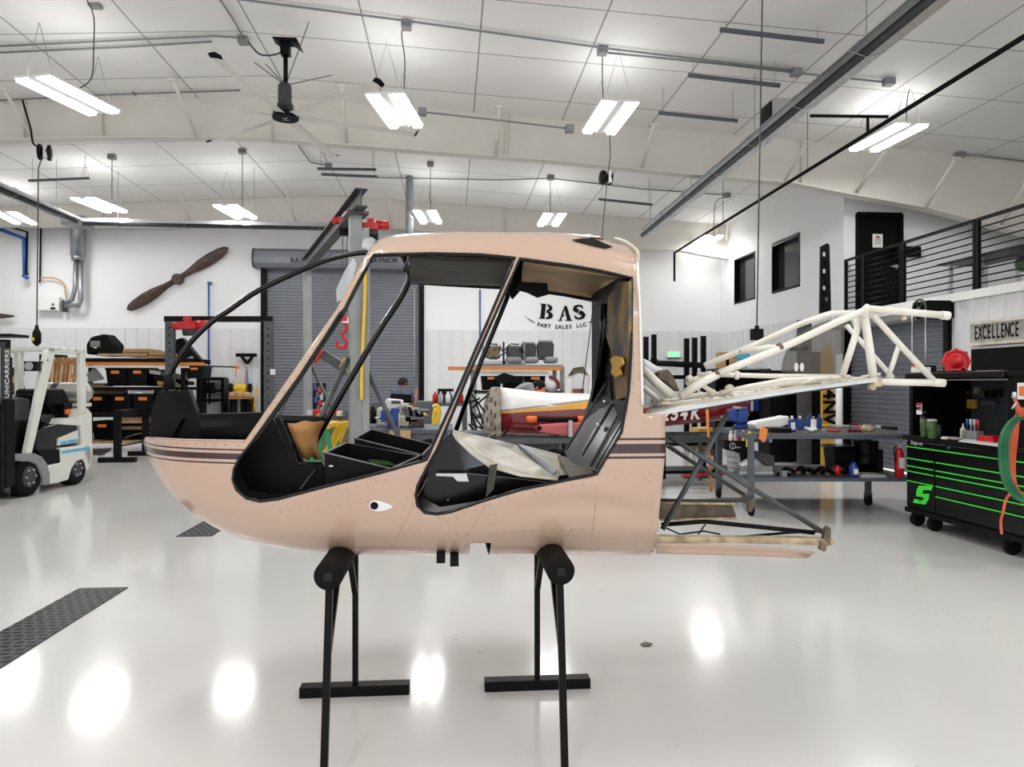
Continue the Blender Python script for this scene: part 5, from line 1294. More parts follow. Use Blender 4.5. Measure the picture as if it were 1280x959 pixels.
GX0, GX1 = PZ(100, 736, 0).x, PZ(157, 737, 0).x
y0, yA = PZ(-60, 850, 0).y, PZ(120, 736, 0).y
def gp_(x, y): return (x, y)
def grate2(x0, x1, y0, y1, label):
    r = thing('floor_grate', ((x0 + x1) / 2, (y0 + y1) / 2, 0), label, 'floor grate', 'perforated floor drain grates')
    MB().box2((x0, y0, .0), (x1, y1, .008)).build('grate_frame', 'darkgrey', r)
    mb = MB(); n_ = int((y1 - y0) / .06)
    for i in range(n_):
        for k in range(5):
            x = x0 + (x1 - x0) * (.1 + .2 * k) + (.012 if i % 2 else -.012); mb.box((x, y0 + .035 + i * .06, .0085), ((x1 - x0) * .13, .03, .001))
    mb.build('slots', 'black', r)['kind'] = 'stuff'
grate2(GX0, GX1, y0, yA, 'long perforated floor grate at the lower left of the floor')
grate2(PZ(221, 671, 0).x, PZ(264, 671, 0).x, PZ(240, 671, 0).y, PZ(250, 651, 0).y, 'short floor grate just under the cabin nose')
tag(MB().prism([PZ(u, v, .001) for u, v in ((800, 806), (806, 803), (816, 805), (813, 808.5), (804, 809))], (0, 0, .004)).build('debris_scrap', 'dirty'), 'tiny tan scrap lying on the floor right of the stand', 'scrap')
# ================================================================ PEOPLE (skinned bodies)
def skin_body(name, joints, edges, root, m_, parent, sub=2):
    me = bpy.data.meshes.new(name); off = wl(parent) if parent else V((0, 0, 0))
    me.from_pydata([V(p) - off for p, r in joints], edges, []); me.materials.append(M[m_])
    o = bpy.data.objects.new(name, me); COL.objects.link(o); o.parent = parent
    md = o.modifiers.new('skin', 'SKIN'); md.use_smooth_shade = True
    sk = me.skin_vertices[0].data
    for i, (p, r) in enumerate(joints): sk[i].radius = r if isinstance(r, tuple) else (r, r)
    sk[root].use_root = True
    s_ = o.modifiers.new('sub', 'SUBSURF'); s_.levels = s_.render_levels = sub
    return o
def head(c, r, face, hair, parent, cap=None):
    """c centre of the skull, face = direction the face looks"""
    face = V(face).normalized(); up = V((0, 0, 1)); sd = face.cross(up).normalized()
    up = sd.cross(face)
    R = Matrix((face, sd * -1, up)).transposed()
    def L(x, y, z): return V(c) + R @ V((x * r, y * r, z * r))
    mb = MB(); vs = []; fs = []; n_ = 18; m_ = 14
    for i in range(m_ + 1):
        a_ = PI * i / m_; z = math.cos(a_)
        for k in range(n_):
            t = 2 * PI * k / n_; w = math.sin(a_); x, y = w * math.cos(t), w * math.sin(t) * .78
            if z < 0: x = x * (1 + .12 * z) + .08 * -z; y *= (1 + .25 * z)
            vs.append(L(x * .98, y, z * 1.22 if z < 0 else z * 1.05))
    for i in range(m_):
        for k in range(n_): fs.append((i * n_ + k, (i + 1) * n_ + k, (i + 1) * n_ + (k + 1) % n_, i * n_ + (k + 1) % n_))
    mb.mesh(vs, fs, True)
    mb.mesh([L(.9, 0, .05), L(1.2, 0, -.3), L(.95, .16, -.36), L(.95, -.16, -.36), L(.9, 0, -.42)], [(0, 1, 2), (0, 3, 1), (1, 4, 2), (1, 3, 4)], True)      # nose
    for s_ in (-1, 1): mb.ball(L(.02, s_ * .8, -.1), r * .22, 8, (.7, .45, 1))
    o = mb.build('head', 'skin', parent)
    MB().ball(L(.88, .3, .03), r * .09, 6).build('eye', 'hair', o); MB().ball(L(.88, -.3, .03), r * .09, 6).build('eye', 'hair', o)
    MB().bar(L(.93, -.22, -.62), L(.93, .22, -.62), r * .06, r * .08).build('mouth', 'pinkred', o)
    vs = []; fs = []
    for i in range(9):
        a_ = PI * .60 * i / 8
        for k in range(n_):
            t = 2 * PI * k / n_; lim = min(a_, PI * (.30 if abs(math.atan2(math.sin(t), math.cos(t))) < .9 else .62)); x, y, z = math.sin(lim) * math.cos(t), math.sin(lim) * math.sin(t) * .8, math.cos(lim)
            vs.append(L(x * 1.06, y * 1.06, z * 1.12))
    for i in range(8):
        for k in range(n_): fs.append((i * n_ + k, (i + 1) * n_ + k, (i + 1) * n_ + (k + 1) % n_, i * n_ + (k + 1) % n_))
    MB().mesh(vs, fs, True).build('cap' if cap else 'hair', cap or 'hair', parent)
    if cap: MB().prism([L(.9, -.5, .35), L(1.5, -.4, .28), L(1.65, 0, .28), L(1.5, .4, .28), L(.9, .5, .35)], R @ V((0, 0, r * .08))).build('cap_brim', cap, parent)
    return o
def hand(c, d, n_, parent, s=1.0):
    """palm at c, fingers along d, palm normal n_"""
    d = V(d).normalized(); n_ = (V(n_) - d * V(n_).dot(d)).normalized(); w = d.cross(n_); c = V(c)
    J = [(c - d * .04 * s, .024), (c, .03), (c + d * .04 * s, .03)]; E = [(0, 1), (1, 2)]
    for k, (off, ln) in enumerate(((-.03, .06), (-.01, .075), (.01, .07), (.03, .055))):
        b_ = len(J); p = c + d * .05 * s + w * off; J += [(p, .009), (p + d * ln * .5 + n_ * .008, .0085), (p + d * ln * .9 + n_ * .03, .007)]; E += [(2, b_), (b_, b_ + 1), (b_ + 1, b_ + 2)]
    b_ = len(J); J += [(c - w * .035 + d * .005, .012), (c - w * .06 + d * .04 + n_ * .01, .009)]; E += [(1, b_), (b_, b_ + 1)]
    return J, E
def person(name, label, hd, shoulders, hips, hands, shirt, knees, feet, face, cap=None, r=.1):
    p = thing(name, V((hips.x, hips.y, 0)), label, 'person')
    sh = shoulders[0].lerp(shoulders[1], .5); neck = sh + (hd - sh) * .35
    hp = hips; ax = (shoulders[1] - shoulders[0]).normalized()
    J = [(hp, (.15, .12)), (hp.lerp(sh, .5), (.15, .12)), (sh - (sh - hp).normalized() * .06, (.17, .12)), (neck, .055), (hd, .06)]
    E = [(0, 1), (1, 2), (2, 3), (3, 4)]
    for s_, S_ in enumerate(shoulders):
        el, wr, hd_, pn = hands[s_]; b_ = len(J)
        J += [(S_, .062), (el, .045), (wr, .03)]; E += [(2, b_), (b_, b_ + 1), (b_ + 1, b_ + 2)]
        hj, he = hand(hd_, hd_ - wr, pn, p); o_ = len(J); J += hj; E += [(b_ + 2, o_)] + [(a + o_, c + o_) for a, c in he]
    for s_ in (0, 1):
        b_ = len(J); q = hp + ax * (-.1, .1)[s_] - V((0, 0, .05)); J += [(q, .09), (knees[s_], .06), (feet[s_] + V((0, 0, .1)), .045), (feet[s_] + V((0, 0, .05)) + V((face[0], face[1], 0)) * .14, .04)]
        E += [(0, b_), (b_, b_ + 1), (b_ + 1, b_ + 2), (b_ + 2, b_ + 3)]
    skin_body('body', J, E, 0, 'skin', p)
    # shirt: slightly fatter copy of the torso and upper arms
    T_ = [(hp - V((0, 0, .02)), (.17, .14)), (hp.lerp(sh, .5), (.175, .145)), (sh - (sh - hp).normalized() * .05, (.2, .145)), (neck - (neck - sh) * .1, (.078, .075))]; TE = [(0, 1), (1, 2), (2, 3)]
    for s_, S_ in enumerate(shoulders):
        b_ = len(T_); T_ += [(S_, .085), (S_.lerp(hands[s_][0], .75), .068)]; TE += [(2, b_), (b_, b_ + 1)]
    skin_body('shirt', T_, TE, 0, shirt, p)
    K = [(hp, (.17, .14))]; KE = []
    for s_ in (0, 1):
        b_ = len(K); q = hp + ax * (-.1, .1)[s_] - V((0, 0, .06)); K += [(q, .11), (knees[s_], .078), (feet[s_] + V((0, 0, .12)), .06)]; KE += [(0, b_), (b_, b_ + 1), (b_ + 1, b_ + 2)]
    skin_body('trousers', K, KE, 0, 'navy', p)
    for s_ in (0, 1): MB().ball(feet[s_] + V((0, 0, .05)) + V((face[0], face[1], 0)) * .06, .06, 10, (1.3 if abs(face[0]) > .5 else .9, .9 if abs(face[0]) > .5 else 1.8, .8)).build('shoe', 'black', p)
    head(hd, r, face, 'hair', p, cap)
    return p
# seated man at the bench, seen from behind
Yp = 14.0
hd = P(504, 479, Yp); sc = V((P(502, 500, Yp).x, Yp, 0))
shl = [P(493, 490, Yp), P(512, 490, Yp)]; hips = V((P(502, 500, Yp).x, Yp, .88))
PB = person('person', 'seated person with dark hair and blue-grey t-shirt raising one hand, back to the camera', hd, shl, hips,
       [(P(488, 510, Yp - .0), P(494, 514, Yp + .3), P(497, 514, Yp + .38), (0, 0, -1)), (P(517, 508, Yp + .1), P(520, 495, Yp + .25), P(520.5, 489, Yp + .27), (-1, 0, 0))], 'denim',
       [hips + V((-.12, .42, -.02)), hips + V((.14, .42, -.02))], [hips * 1 + V((-.12, .4, -.58)), hips + V((.14, .4, -.58))], (.75, .65, 0), r=.105)
MB().bar(P(506, 478, Yp + .12) , P(510, 478, Yp + .1), .02, .02).build('glasses', 'black', PB)
r = thing('work_stool', V((hips.x, Yp, 0)), 'black padded stool with low backrest under the seated person', 'stool')
MB().box((hips.x, Yp, .72), (.46, .44, .08)).build('seat', 'black', r, .02)
MB().prism([P(u, v, Yp - .27) for u, v in ((488, 493), (490, 492), (513, 493), (514.5, 495), (514, 503), (512, 504), (490, 504), (488, 502))], (0, .05, 0)).build('backrest', 'black', r, .01)
MB().bar((hips.x, Yp - .24, 1.2), (hips.x, Yp - .1, .7), .06, .03).build('back_bracket', 'black', r)
MB().tube([V((hips.x, Yp, .69)), V((hips.x, Yp, .12))], .03, 8).build('pedestal', 'darkgrey', r)
for k in range(5): a_ = k * 1.257; MB().bar((hips.x, Yp, .1), (hips.x + .28 * math.cos(a_), Yp + .28 * math.sin(a_), .05), .04, .04).build('leg', 'black', r)
# person behind the forklift, facing left
Yp = 13.0
hd = P(21, 467, Yp); hips = V((P(21, 500, Yp).x, Yp, .98))
person('person', 'standing person in a dark shirt and black cap behind the forklift, arm reaching left', hd, [P(20, 484, Yp + .15), P(21, 484, Yp - .15)], hips,
       [(P(18, 497, Yp + .2), P(12, 496, Yp + .2), P(8, 495, Yp + .2), (0, 0, -1)), (P(24, 494, Yp - .2), P(14, 497, Yp - .2), P(10, 497, Yp - .2), (0, 0, -1))], 'navyfab',
       [hips + V((0, .1, -.47)), hips + V((0, -.1, -.47))], [V((hips.x, Yp + .12, 0)), V((hips.x, Yp - .12, 0))], (-1, -.2, 0), cap='black', r=.105)
# person leaning over behind the red aeroplane
Yp = 11.9
hd = P(673, 484, Yp); hips = V((P(636, 500, Yp).x, Yp, 1.18))
sh = P(661, 483, Yp)
person('person', 'person in grey shirt and black cap leaning over behind the maroon airplane', hd, [sh + V((-.02, .17, 0)), sh + V((.0, -.17, -.02))], hips,
       [(sh + V((.08, .25, -.25)), sh + V((.3, .2, -.3)), sh + V((.36, .18, -.32)), (0, 0, -1)), (sh + V((.08, -.22, -.25)), sh + V((.3, -.16, -.3)), sh + V((.36, -.14, -.32)), (0, 0, -1))], 'grey',
       [hips + V((.05, .1, -.56)), hips + V((.05, -.1, -.56))], [V((hips.x - .05, Yp + .1, 0)), V((hips.x - .05, Yp - .1, 0))], (.75, -.2, -.62), cap='black', r=.11)
tag(MB().prism([P(u, v, Yp - .12) for u, v in ((671, 487), (680, 487), (683, 491), (670, 492))], (0, .1, 0)).build('orange_rag', 'safety'), 'orange cloth under the cap of the leaning person', 'cloth')
# ================================================================ WALL LOGO
yl = YB - .015
RT = thing('wall_lettering', P(704, 395, yl), 'black stencil wall lettering reading BAS over a curved PART SALES LLC', 'wall lettering')
def arc_(cx, cz, rx, rz, a0, a1, n_=10): return [(cx + rx * math.cos(a0 + (a1 - a0) * k / n_), cz + rz * math.sin(a0 + (a1 - a0) * k / n_)) for k in range(n_ + 1)]
def bowl(cx, cz, rx, rz, ix, iz): return arc_(cx, cz, rx, rz, PI / 2, -PI / 2) + arc_(cx, cz, ix, iz, -PI / 2, PI / 2)
def ribbon(pts, ws):
    L_, R_ = [], []
    for i, p in enumerate(pts):
        q0, q1 = pts[max(i - 1, 0)], pts[min(i + 1, len(pts) - 1)]; d = math.hypot(q1[0] - q0[0], q1[1] - q0[1]); n0, n1 = -(q1[1] - q0[1]) / d, (q1[0] - q0[0]) / d
        L_.append((p[0] + n0 * ws[i], p[1] + n1 * ws[i])); R_.append((p[0] - n0 * ws[i], p[1] - n1 * ws[i]))
    return L_ + R_[::-1]
GL = {'B': [[(-.02, 0), (.32, 0), (.32, 1), (-.02, 1), (-.02, .93), (.06, .93), (.06, .07), (-.02, .07)], bowl(.39, .75, .34, .25, .12, .15), bowl(.39, .27, .42, .27, .15, .16)],
      'A': [[(-.02, 0), (.26, 0), (.26, .06), (.18, .06), (.27, .30), (.40, .30), (.40, .40), (.31, .40), (.42, .72), (.36, .86), (.08, .06), (-.02, .06)], [(.38, .92), (.44, 1), (.58, 1), (.88, .06), (.95, .06), (.95, 0), (.50, 0), (.50, .06), (.60, .06)]],
      'S': [ribbon([(.60, .98), (.62, .74), (.52, .9), (.34, .94), (.18, .8), (.22, .64), (.34, .56)], [.03, .03, .05, .06, .12, .13, .12])[0:0] or ribbon([(.66, .72), (.60, .88), (.42, .95), (.24, .88), (.19, .72), (.30, .60), (.38, .55)], [.03, .07, .06, .10, .13, .13, .12]),
            ribbon([(.42, .52), (.56, .42), (.66, .28), (.58, .12), (.38, .05), (.2, .13), (.13, .32)], [.12, .13, .13, .10, .06, .07, .03])]}
for ch, u, v, a_, wd in (('B', 674, 398, -.10, .46), ('A', 698, 401, 0, .40), ('S', 716, 400.5, .12, .48)):
    o_ = P(u, v, yl - .01); hh = .41; mb = MB()
    for poly in GL[ch]: mb.prism([o_ + V(((x * wd) * math.cos(a_) - (z * hh) * math.sin(a_), 0, (x * wd) * math.sin(a_) + (z * hh) * math.cos(a_))) for x, z in poly], (0, .006, 0))
    mb.build('letter', 'black', RT)
w_ = 'PART SALES LLC'
for i, ch in enumerate(w_):
    if ch == ' ': continue
    t = (i + .5) / len(w_) * 2 - 1; u = 704 + t * 31 - 2; v = 409 - 3.5 * t * t + 0
    text(ch, 'letter', P(u, v, yl), RF @ Matrix.Rotation(t * .3, 3, 'Z'), .15, 'black', RT, bold=.003)
for sg in (-1, 1): MB().tube(spline([P(702 + sg * q, v, yl) for q, v in ((46, 394.5), (41, 399), (34, 403.5))], 4), [.004] * 4 + [.012] * 4 + [.016], 6).build('flourish', 'black', RT)
# ================================================================ RED AND WHITE AIRPLANE BODY
YA = 10.3
secs = [(626, 484, 545, .42), (645, 486, 546, .46), (690, 491, 547, .48), (740, 492, 547, .45), (790, 496, 541, .36), (840, 500, 535, .28), (900, 501, 529, .2), (948, 502, 523, .15)]
AP = thing('airplane_fuselage', V((P(780, 500, YA).x, YA + .4, .7)), 'maroon and white airplane fuselage with gold stripe and white 254K lettering behind the cabin', 'airplane fuselage')
m = mat('plane', (240, 240, 238), .25, coat=.6); nt = m.node_tree; b = nt.nodes['Principled BSDF']
geo = nt.nodes.new('ShaderNodeNewGeometry'); sp = nt.nodes.new('ShaderNodeSeparateXYZ'); nt.links.new(geo.outputs['Position'], sp.inputs[0])
pa, pb, pc = P(630, 517, YA), P(734, 508, YA), P(840, 498, YA); sl = (pc.z - pa.z) / (pc.x - pa.x)
hgt = mth2 = None
def mm(op, a, c):
    n_ = nt.nodes.new('ShaderNodeMath'); n_.operation = op
    for i, q in enumerate((a, c)):
        if isinstance(q, (int, float)): n_.inputs[i].default_value = q
        else: nt.links.new(q, n_.inputs[i])
    return n_.outputs[0]
hz_ = mm('SUBTRACT', sp.outputs[2], mm('ADD', mm('MULTIPLY', mm('SUBTRACT', sp.outputs[0], pa.x), sl), pa.z))
def mixc(prev, fac_, rgb):
    x = nt.nodes.new('ShaderNodeMix'); x.data_type = 'RGBA'; nt.links.new(fac_, x.inputs[0])
    if isinstance(prev, tuple): x.inputs[6].default_value = (*prev, 1)
    else: nt.links.new(prev, x.inputs[6])
    x.inputs[7].default_value = (*s2l(rgb), 1); return x.outputs[2]
wx = mm('MULTIPLY', mm('SUBTRACT', sp.outputs[0], pa.x), .028)
c_ = mixc(s2l((240, 240, 238)), mm('LESS_THAN', hz_, mm('ADD', .055, wx)), (150, 152, 158))
c_ = mixc(c_, mm('LESS_THAN', hz_, mm('ADD', .03, wx)), (232, 170, 60))
c_ = mixc(c_, mm('LESS_THAN', hz_, mm('SUBTRACT', .0, wx)), (122, 16, 28))
nt.links.new(c_, b.inputs['Base Color'])
vs = []; fs = []; n_ = 28
for u, vt, vb, hw in secs:
    x = P(u, 500, YA).x; zt_, zb_ = P(u, vt, YA + .2).z, P(u, vb, YA).z
    for k in range(n_):
        t = 2 * PI * k / n_; c__, s__ = math.cos(t), math.sin(t); e = 3.2; r__ = (abs(c__) ** e + abs(s__) ** e) ** (-1 / e)
        vs.append(V((x, YA + .45 + hw * c__ * r__, (zt_ + zb_) / 2 + (zt_ - zb_) / 2 * s__ * r__)))
for i in range(len(secs) - 1):
    for k in range(n_): fs.append((i * n_ + k, i * n_ + (k + 1) % n_, (i + 1) * n_ + (k + 1) % n_, (i + 1) * n_ + k))
fs.append(tuple(range(n_))); fs.append(tuple(range(len(vs) - n_, len(vs))))
MB().mesh(vs, fs, True).build('fuselage_skin', 'plane', AP)
for u, ch in ((828, '2'), (839.5, '5'), (851, '4'), (865, 'K'), (816, 'N')): text(ch, 'registration_letter', P(u + 3, 519 - (u - 828) * .05, YA + .1), RF, .25, 'paper', AP, ex=.01, sx=.8, shear=.25, bold=.008)
mat('firewall', (176, 168, 152), .5, metal=.3, nscale=9, rgb2=(120, 108, 92))
fwp = [(626, 484), (618, 484), (611, 492), (605, 520), (603, 540), (622, 548), (627, 545)]
FWL = MB().prism([P(u, v, YA) for u, v in fwp], (0, .7, 0)).build('firewall', 'firewall', AP, .02)
for k in range(9): p = P(609 + (k * 5) % 15, 495 + k * 5, YA - .005); MB().box(p, (.02, .006, .07)).build('slot', 'darkgrey', FWL)
for (a_, c_) in (((612, 490), (586, 488)), ((586, 488), (606, 515)), ((586, 488), (590, 530)), ((606, 540), (588, 512)), ((588, 512), (612, 492)), ((590, 530), (620, 545)), ((588, 512), (598, 545)), ((583, 505), (600, 498)), ((598, 545), (586, 530)), ((594, 500), (604, 530))):
    MB().tube([P(*a_, YA + .1), P(*c_, YA + .0)], .013, 6).build('engine_mount_tube', 'black', AP)
r = thing('padded_bar', P(693, 525, YA), 'black bar with orange padded ends lying along the airplane side', 'bar')
MB().tube([P(660, 524, YA - .1), P(728, 525, YA - .1)], .03, 8).build('bar', 'black', r)
for a_, c_ in ((658, 671), (722, 729)): MB().tube([P(a_, 524, YA - .1), P(c_, 524, YA - .1)], .045, 8).build('end_pad', 'safety', r)
r = thing('red_fairing', P(700, 536, YA - .3), 'faded red strut fairing with a dark hole in front of the airplane body', 'fairing')
pts = [(668, 536), (676, 531), (700, 529), (738, 528), (738, 544), (700, 544), (676, 541)]
MB().prism([P(u, v, YA - .35) for u, v in pts], (0, .12, 0)).build('shell', 'pinkred', r, .03)
MB().lathe(P(674, 535.5, YA - .37), [(.035, 0), (.035, .01)], 12, V((0, 1, 0))).build('hole', 'black', r)
MB().box(P(713, 536, YA - .4), (.05, .04, .22)).build('clamp', 'ltgrey', r)
r = thing('airplane_cradle', V((P(690, 550, YA).x, YA, 0)), 'dark steel cradle carrying the airplane body', 'cradle')
zc1 = P(690, 549, YA).z
for dy in (-.3, .0, .85): MB().bar(V((P(622, 548, YA).x, YA + dy, zc1)), V((P(945, 540, YA).x, YA + dy, zc1)), .06, .07).build('side_rail', 'steelgrey', r)
for u in (628, 700, 800, 900): 
    x = P(u, 550, YA).x; MB().bar((x, YA, zc1 - .03), (x, YA + .85, zc1 - .03), .05, .05).build('cross_rail', 'steelgrey', r)
    for dy in (0, .85): MB().box2((x - .025, YA + dy - .025, .0), (x + .025, YA + dy + .025, zc1 - .03)).build('leg', 'steelgrey', r)
# ================================================================ MIDDLE RACK with seats and engines
YM = 13.4
x0, x1 = P(586, 500, YM).x, P(707, 500, YM).x
r = thing('storage_rack', V(((x0 + x1) / 2, YM, 0)), 'grey storage rack with orange beam carrying seats and engines, seen through the rear door opening', 'rack')
z1_ = P(650, 458, YM).z
for x in (x0 + .1, x1 - .06):
    for y in (YM, YM + 1): MB().box2((x - .04, y, 0), (x + .04, y + .05, z1_)).build('upright', 'grey', r)
MB().box2((x0 + .1, YM - .02, z1_ - .03), (x1 - .05, YM + 1.05, z1_ + .03)).build('deck', 'grey', r)
MB().box2((P(560, 460, YM).x, YM - .07, P(600, 463, YM).z), (P(702, 460, YM).x, YM - .02, P(600, 458.5, YM).z)).build('orange_beam', 'rackorange', r)
MB().box2((x0 + .1, YM - .01, P(600, 470, YM).z), (P(686, 460, YM).x, YM, P(600, 464, YM).z)).build('white_sheet', 'white', r)
for v in (489, 520): z = P(600, v, YM).z; MB().box2((x0 + .1, YM, z - .05), (x1 - .05, YM + 1.05, z)).build('shelf', 'darkgrey', r)
for k, (u0, u1) in enumerate(((602, 627), (629, 654), (656, 682))): tote(u0, 469, u1, 488, YM + .05, 'black tote with orange tag on the middle rack, ' + ('left', 'middle', 'right')[k] + ' of three behind the airplane')
# engines
for k, u in enumerate((616, 642)):
    c = P(u, 440, YM + .3)
    r = thing('engine_frame', c, ('left', 'right')[k] + ' of two bare engine assemblies on top of the middle rack', 'engine')
    MB().box(c + V((0, 0, -.02)), (.24, .3, .2)).lathe(c + V((-.14, 0, .04)), [(.05, 0), (.08, .03), (.08, .25), (.05, .28)], 10, V((1, 0, 0))).build('block', 'dirty' if k == 0 else 'darkgrey', r, .02)
    for q in range(6): a_ = q * 1.05; MB().tube([c + V((.17 * math.cos(a_), -.16, .15 * math.sin(a_))), c + V((.19 * math.cos(a_ + .9), -.18, .15 * math.sin(a_ + .9)))], .015, 6).build('tube', 'steelgrey', r)
    for sx in (-1, 1): MB().bar(c + V((sx * .19, -.1, -.18)), c + V((sx * .19, -.1, .18)), .03, .03).build('frame_post', 'grey', r)
    MB().box(c + V((0, 0, -.2)), (.44, .4, .06)).build('skid', 'ltgrey', r)
for k, (u0, u1, vt, mtop) in enumerate(((651, 671, 428, 'grey'), (671.5, 693, 426, 'grey'))):
    c0, c1 = P(u0, 450, YM + .4), P(u1, vt, YM + .4)
    r = thing('aircraft_seat', V(((c0.x + c1.x) / 2, YM + .3, c0.z)), ('left', 'right')[k] + ' of two dark grey aircraft seats on the middle rack', 'seat')
    MB().prism([V((c0.x, YM + .4, c0.z)), V((c1.x - .02, YM + .4, c0.z)), V((c1.x, YM + .4, c1.z - .06)), V((c1.x - .06, YM + .4, c1.z)), V((c0.x + .06, YM + .4, c1.z)), V((c0.x, YM + .4, c1.z - .05))], (0, .14, 0)).build('backrest', 'darkgrey', r, .03)
    MB().box((((c0.x + c1.x) / 2), YM + .46, c1.z), (c1.x - c0.x - .06, .15, .05)).build('top_trim', 'ltgrey', r, .02)
for k, (u0, u1) in enumerate(((633, 653), (656, 674), (681, 698))):
    c0, c1 = P(u0, 454, YM + .05), P(u1, 446, YM + .05)
    tag(MB().box(((c0.x + c1.x) / 2, YM + .2, (c0.z + c1.z) / 2), (c1.x - c0.x, .34, c1.z - c0.z)).build('seat_cushion', 'grey', bevel=.05), 'grey seat cushion on the middle rack edge, ' + ('left', 'middle', 'right')[k] + ' of three', 'cushion')
tag(MB().ball(P(690, 481, YM - .4), .13, 14, (1, .9, 1.1)).build('white_fairing_shell', 'white'), 'white round shell with a red band behind the leaning person', 'shell')
tag(MB().tube(spline([P(u, v, YM - .52) for u, v in ((686, 471), (693, 473), (698, 480), (697, 486))], 4), .03, 8).build('red_band', 'maroon'), 'dark red curved band around the white shell', 'band')
tag(MB().prism([P(u, v, YM - .4) for u, v in ((685, 491), (688, 482), (692, 491))], (0, .2, 0)).build('white_cone', 'white'), 'small white cone shape beside the white shell', 'cone')
tag(MB().prism([P(u, v, YM - .3) for u, v in ((618, 472), (630, 466), (650, 472), (652, 478), (622, 480))], (0, .2, 0)).build('parts_bundle', 'black_matte'), 'black jumbled parts in front of the left tote', 'parts')
tag(bxp(MB(), 614, 493, 702, 589, 12.6, .7).build('parts_cart', 'darkgrey', bevel=.02), 'dark grey cart behind the airplane under the white shell', 'cart')
# canopy frame to the right
YD = 12.6
r = thing('cabin_door_frame', P(720, 478, YD), 'white cabin window frame with brown torn top standing right of the middle rack', 'door frame')
o_ = [P(u, v, YD) for u, v in ((706, 494), (709, 470), (717, 461), (735, 459), (744, 462), (744, 494))]; i_ = [P(u, v, YD) for u, v in ((712, 492), (714, 473), (720, 467), (733, 467), (737, 470), (736, 492))]
n_ = 6; mb = MB(); mb.mesh(o_ + i_ + [p + V((0, .1, 0)) for p in o_ + i_], [(k, k + 1, k + 7, k + 6) for k in range(5)] + [(k + 12, k + 13, k + 19, k + 18) for k in range(5)] + [(k, k + 1, k + 13, k + 12) for k in range(5)] + [(k + 6, k + 7, k + 19, k + 18) for k in range(5)] + [(5, 0, 6, 11)])
mb.build('frame', 'white', r)
MB().prism([P(u, v, YD - .03) for u, v in ((710, 470), (717, 460), (729, 458), (731, 462), (736, 470), (725, 466), (715, 469))], (0, .04, 0)).build('torn_lining', 'dirty', r)
tag(bxp(MB(), 717, 486, 730, 494, YD - .1, .15).build('red_box', 'maroon'), 'small maroon box in front of the white window frame', 'box')
tag(bxp(MB(), 706, 494, 746, 589.5, YD, .6).build('equipment_cart', 'darkgrey', bevel=.02), 'dark cart carrying the white window frame behind the airplane', 'cart')
# ================================================================ MIDDLE BENCH
YM1 = 9.9
zt_ = P(500, 534, YM1).z; x0, x1 = P(440, 534, YM1).x, P(552, 534, YM1).x
r = thing('workbench', V(((x0 + x1) / 2, YM1, 0)), 'dark slate workbench with blue vise behind the seat boxes of the cabin', 'workbench')
MB().box2((x0, YM1 - .55, zt_ - .05), (x1 + .15, YM1 + .75, zt_)).build('benchtop', 'slate', r, .005)
MB().box2((x0 + .1, YM1 - .5, .75), (x1, YM1 - .46, zt_ - .05)).build('apron', 'slate', r)
for x in (x0 + .08, x1 + .05):
    for y in (YM1 - .48, YM1 + .68): MB().box2((x - .035, y - .035, 0), (x + .035, y + .035, zt_ - .05)).build('leg', 'slate', r)
MB().box2((x0, YM1 - .5, .25), (x1 + .1, YM1 + .7, .28)).build('lower_shelf', 'slate', r)
def vise(c, label, s=1.0):
    r = thing('bench_vise', c, label, 'vise')
    MB().lathe(c, [(.11 * s, 0), (.11 * s, .03), (.06 * s, .06), (.06 * s, .12)], 14).box(c + V((0, 0, .17 * s)), (.16 * s, .22 * s, .16 * s)).box(c + V((.02, 0, .28 * s)), (.14 * s, .16 * s, .08 * s)).build('body', 'blue', r, .01)
    MB().box(c + V((-.13 * s, 0, .2 * s)), (.1 * s, .18 * s, .18 * s)).build('moving_jaw', 'blue', r, .01)
    MB().box(c + V((-.05 * s, 0, .31 * s)), (.06 * s, .17 * s, .03 * s)).build('jaw_plate', 'ltgrey', r)
    MB().tube([c + V((-.17 * s, 0, .17 * s)), c + V((-.28 * s, 0, .17 * s))], .018 * s, 8).tube([c + V((-.26 * s, -.12 * s, .17 * s)), c + V((-.26 * s, .12 * s, .17 * s))], .01 * s, 6).build('screw_handle', 'chrome', r)
    return r
VB = PZ(490, 537, zt_)
vise(V((VB.x, YM1 - .35, zt_)), 'blue bench vise on the slate workbench behind the seat boxes', .82)
YQ = YM1
tag(MB().lathe(V((P(495, 530, YQ).x, YQ + .2, zt_)), [(.12, 0), (.16, .3), (.165, .31)], 16).build('white_bucket', 'white'), 'white bucket standing behind the blue vise', 'bucket')
r = tag(MB().prism([P(u, v, YQ) for u, v in ((480, 520), (482, 498), (504, 500), (503, 508), (492, 512), (490, 530), (480, 530))], (0, .15, 0)).build('white_bag', 'paper', bevel=.03), 'white crumpled bag with grey print behind the blue vise', 'bag')
MB().box(P(495, 503, YQ - .01), (.12, .006, .04)).build('printed_mark', 'slate', r)
r = thing('disassembled_engine', V((P(515, 534, YQ).x, YQ, zt_)), 'metal engine carcass with dark hoses on the slate workbench beside the vise', 'engine part')
for u, v, w_, h_, mt in ((507, 526, .18, .14, 'cream'), (515, 519, .2, .2, 'postgrey'), (520, 528, .22, .12, 'dirty'), (511, 512, .12, .1, 'palewood')): MB().box(P(u, v, YQ), (w_, .2, h_)).build('casting', mt, r, .02)
for k in range(7): u = 503 + k * 4; MB().tube(spline([P(u, 512 + k, YQ - .15), P(u + 5, 508 + 2 * k, YQ - .2), P(u + 7, 520, YQ - .15)], 4), .016, 6).build('hose', 'black' if k % 2 else 'postgrey', r)
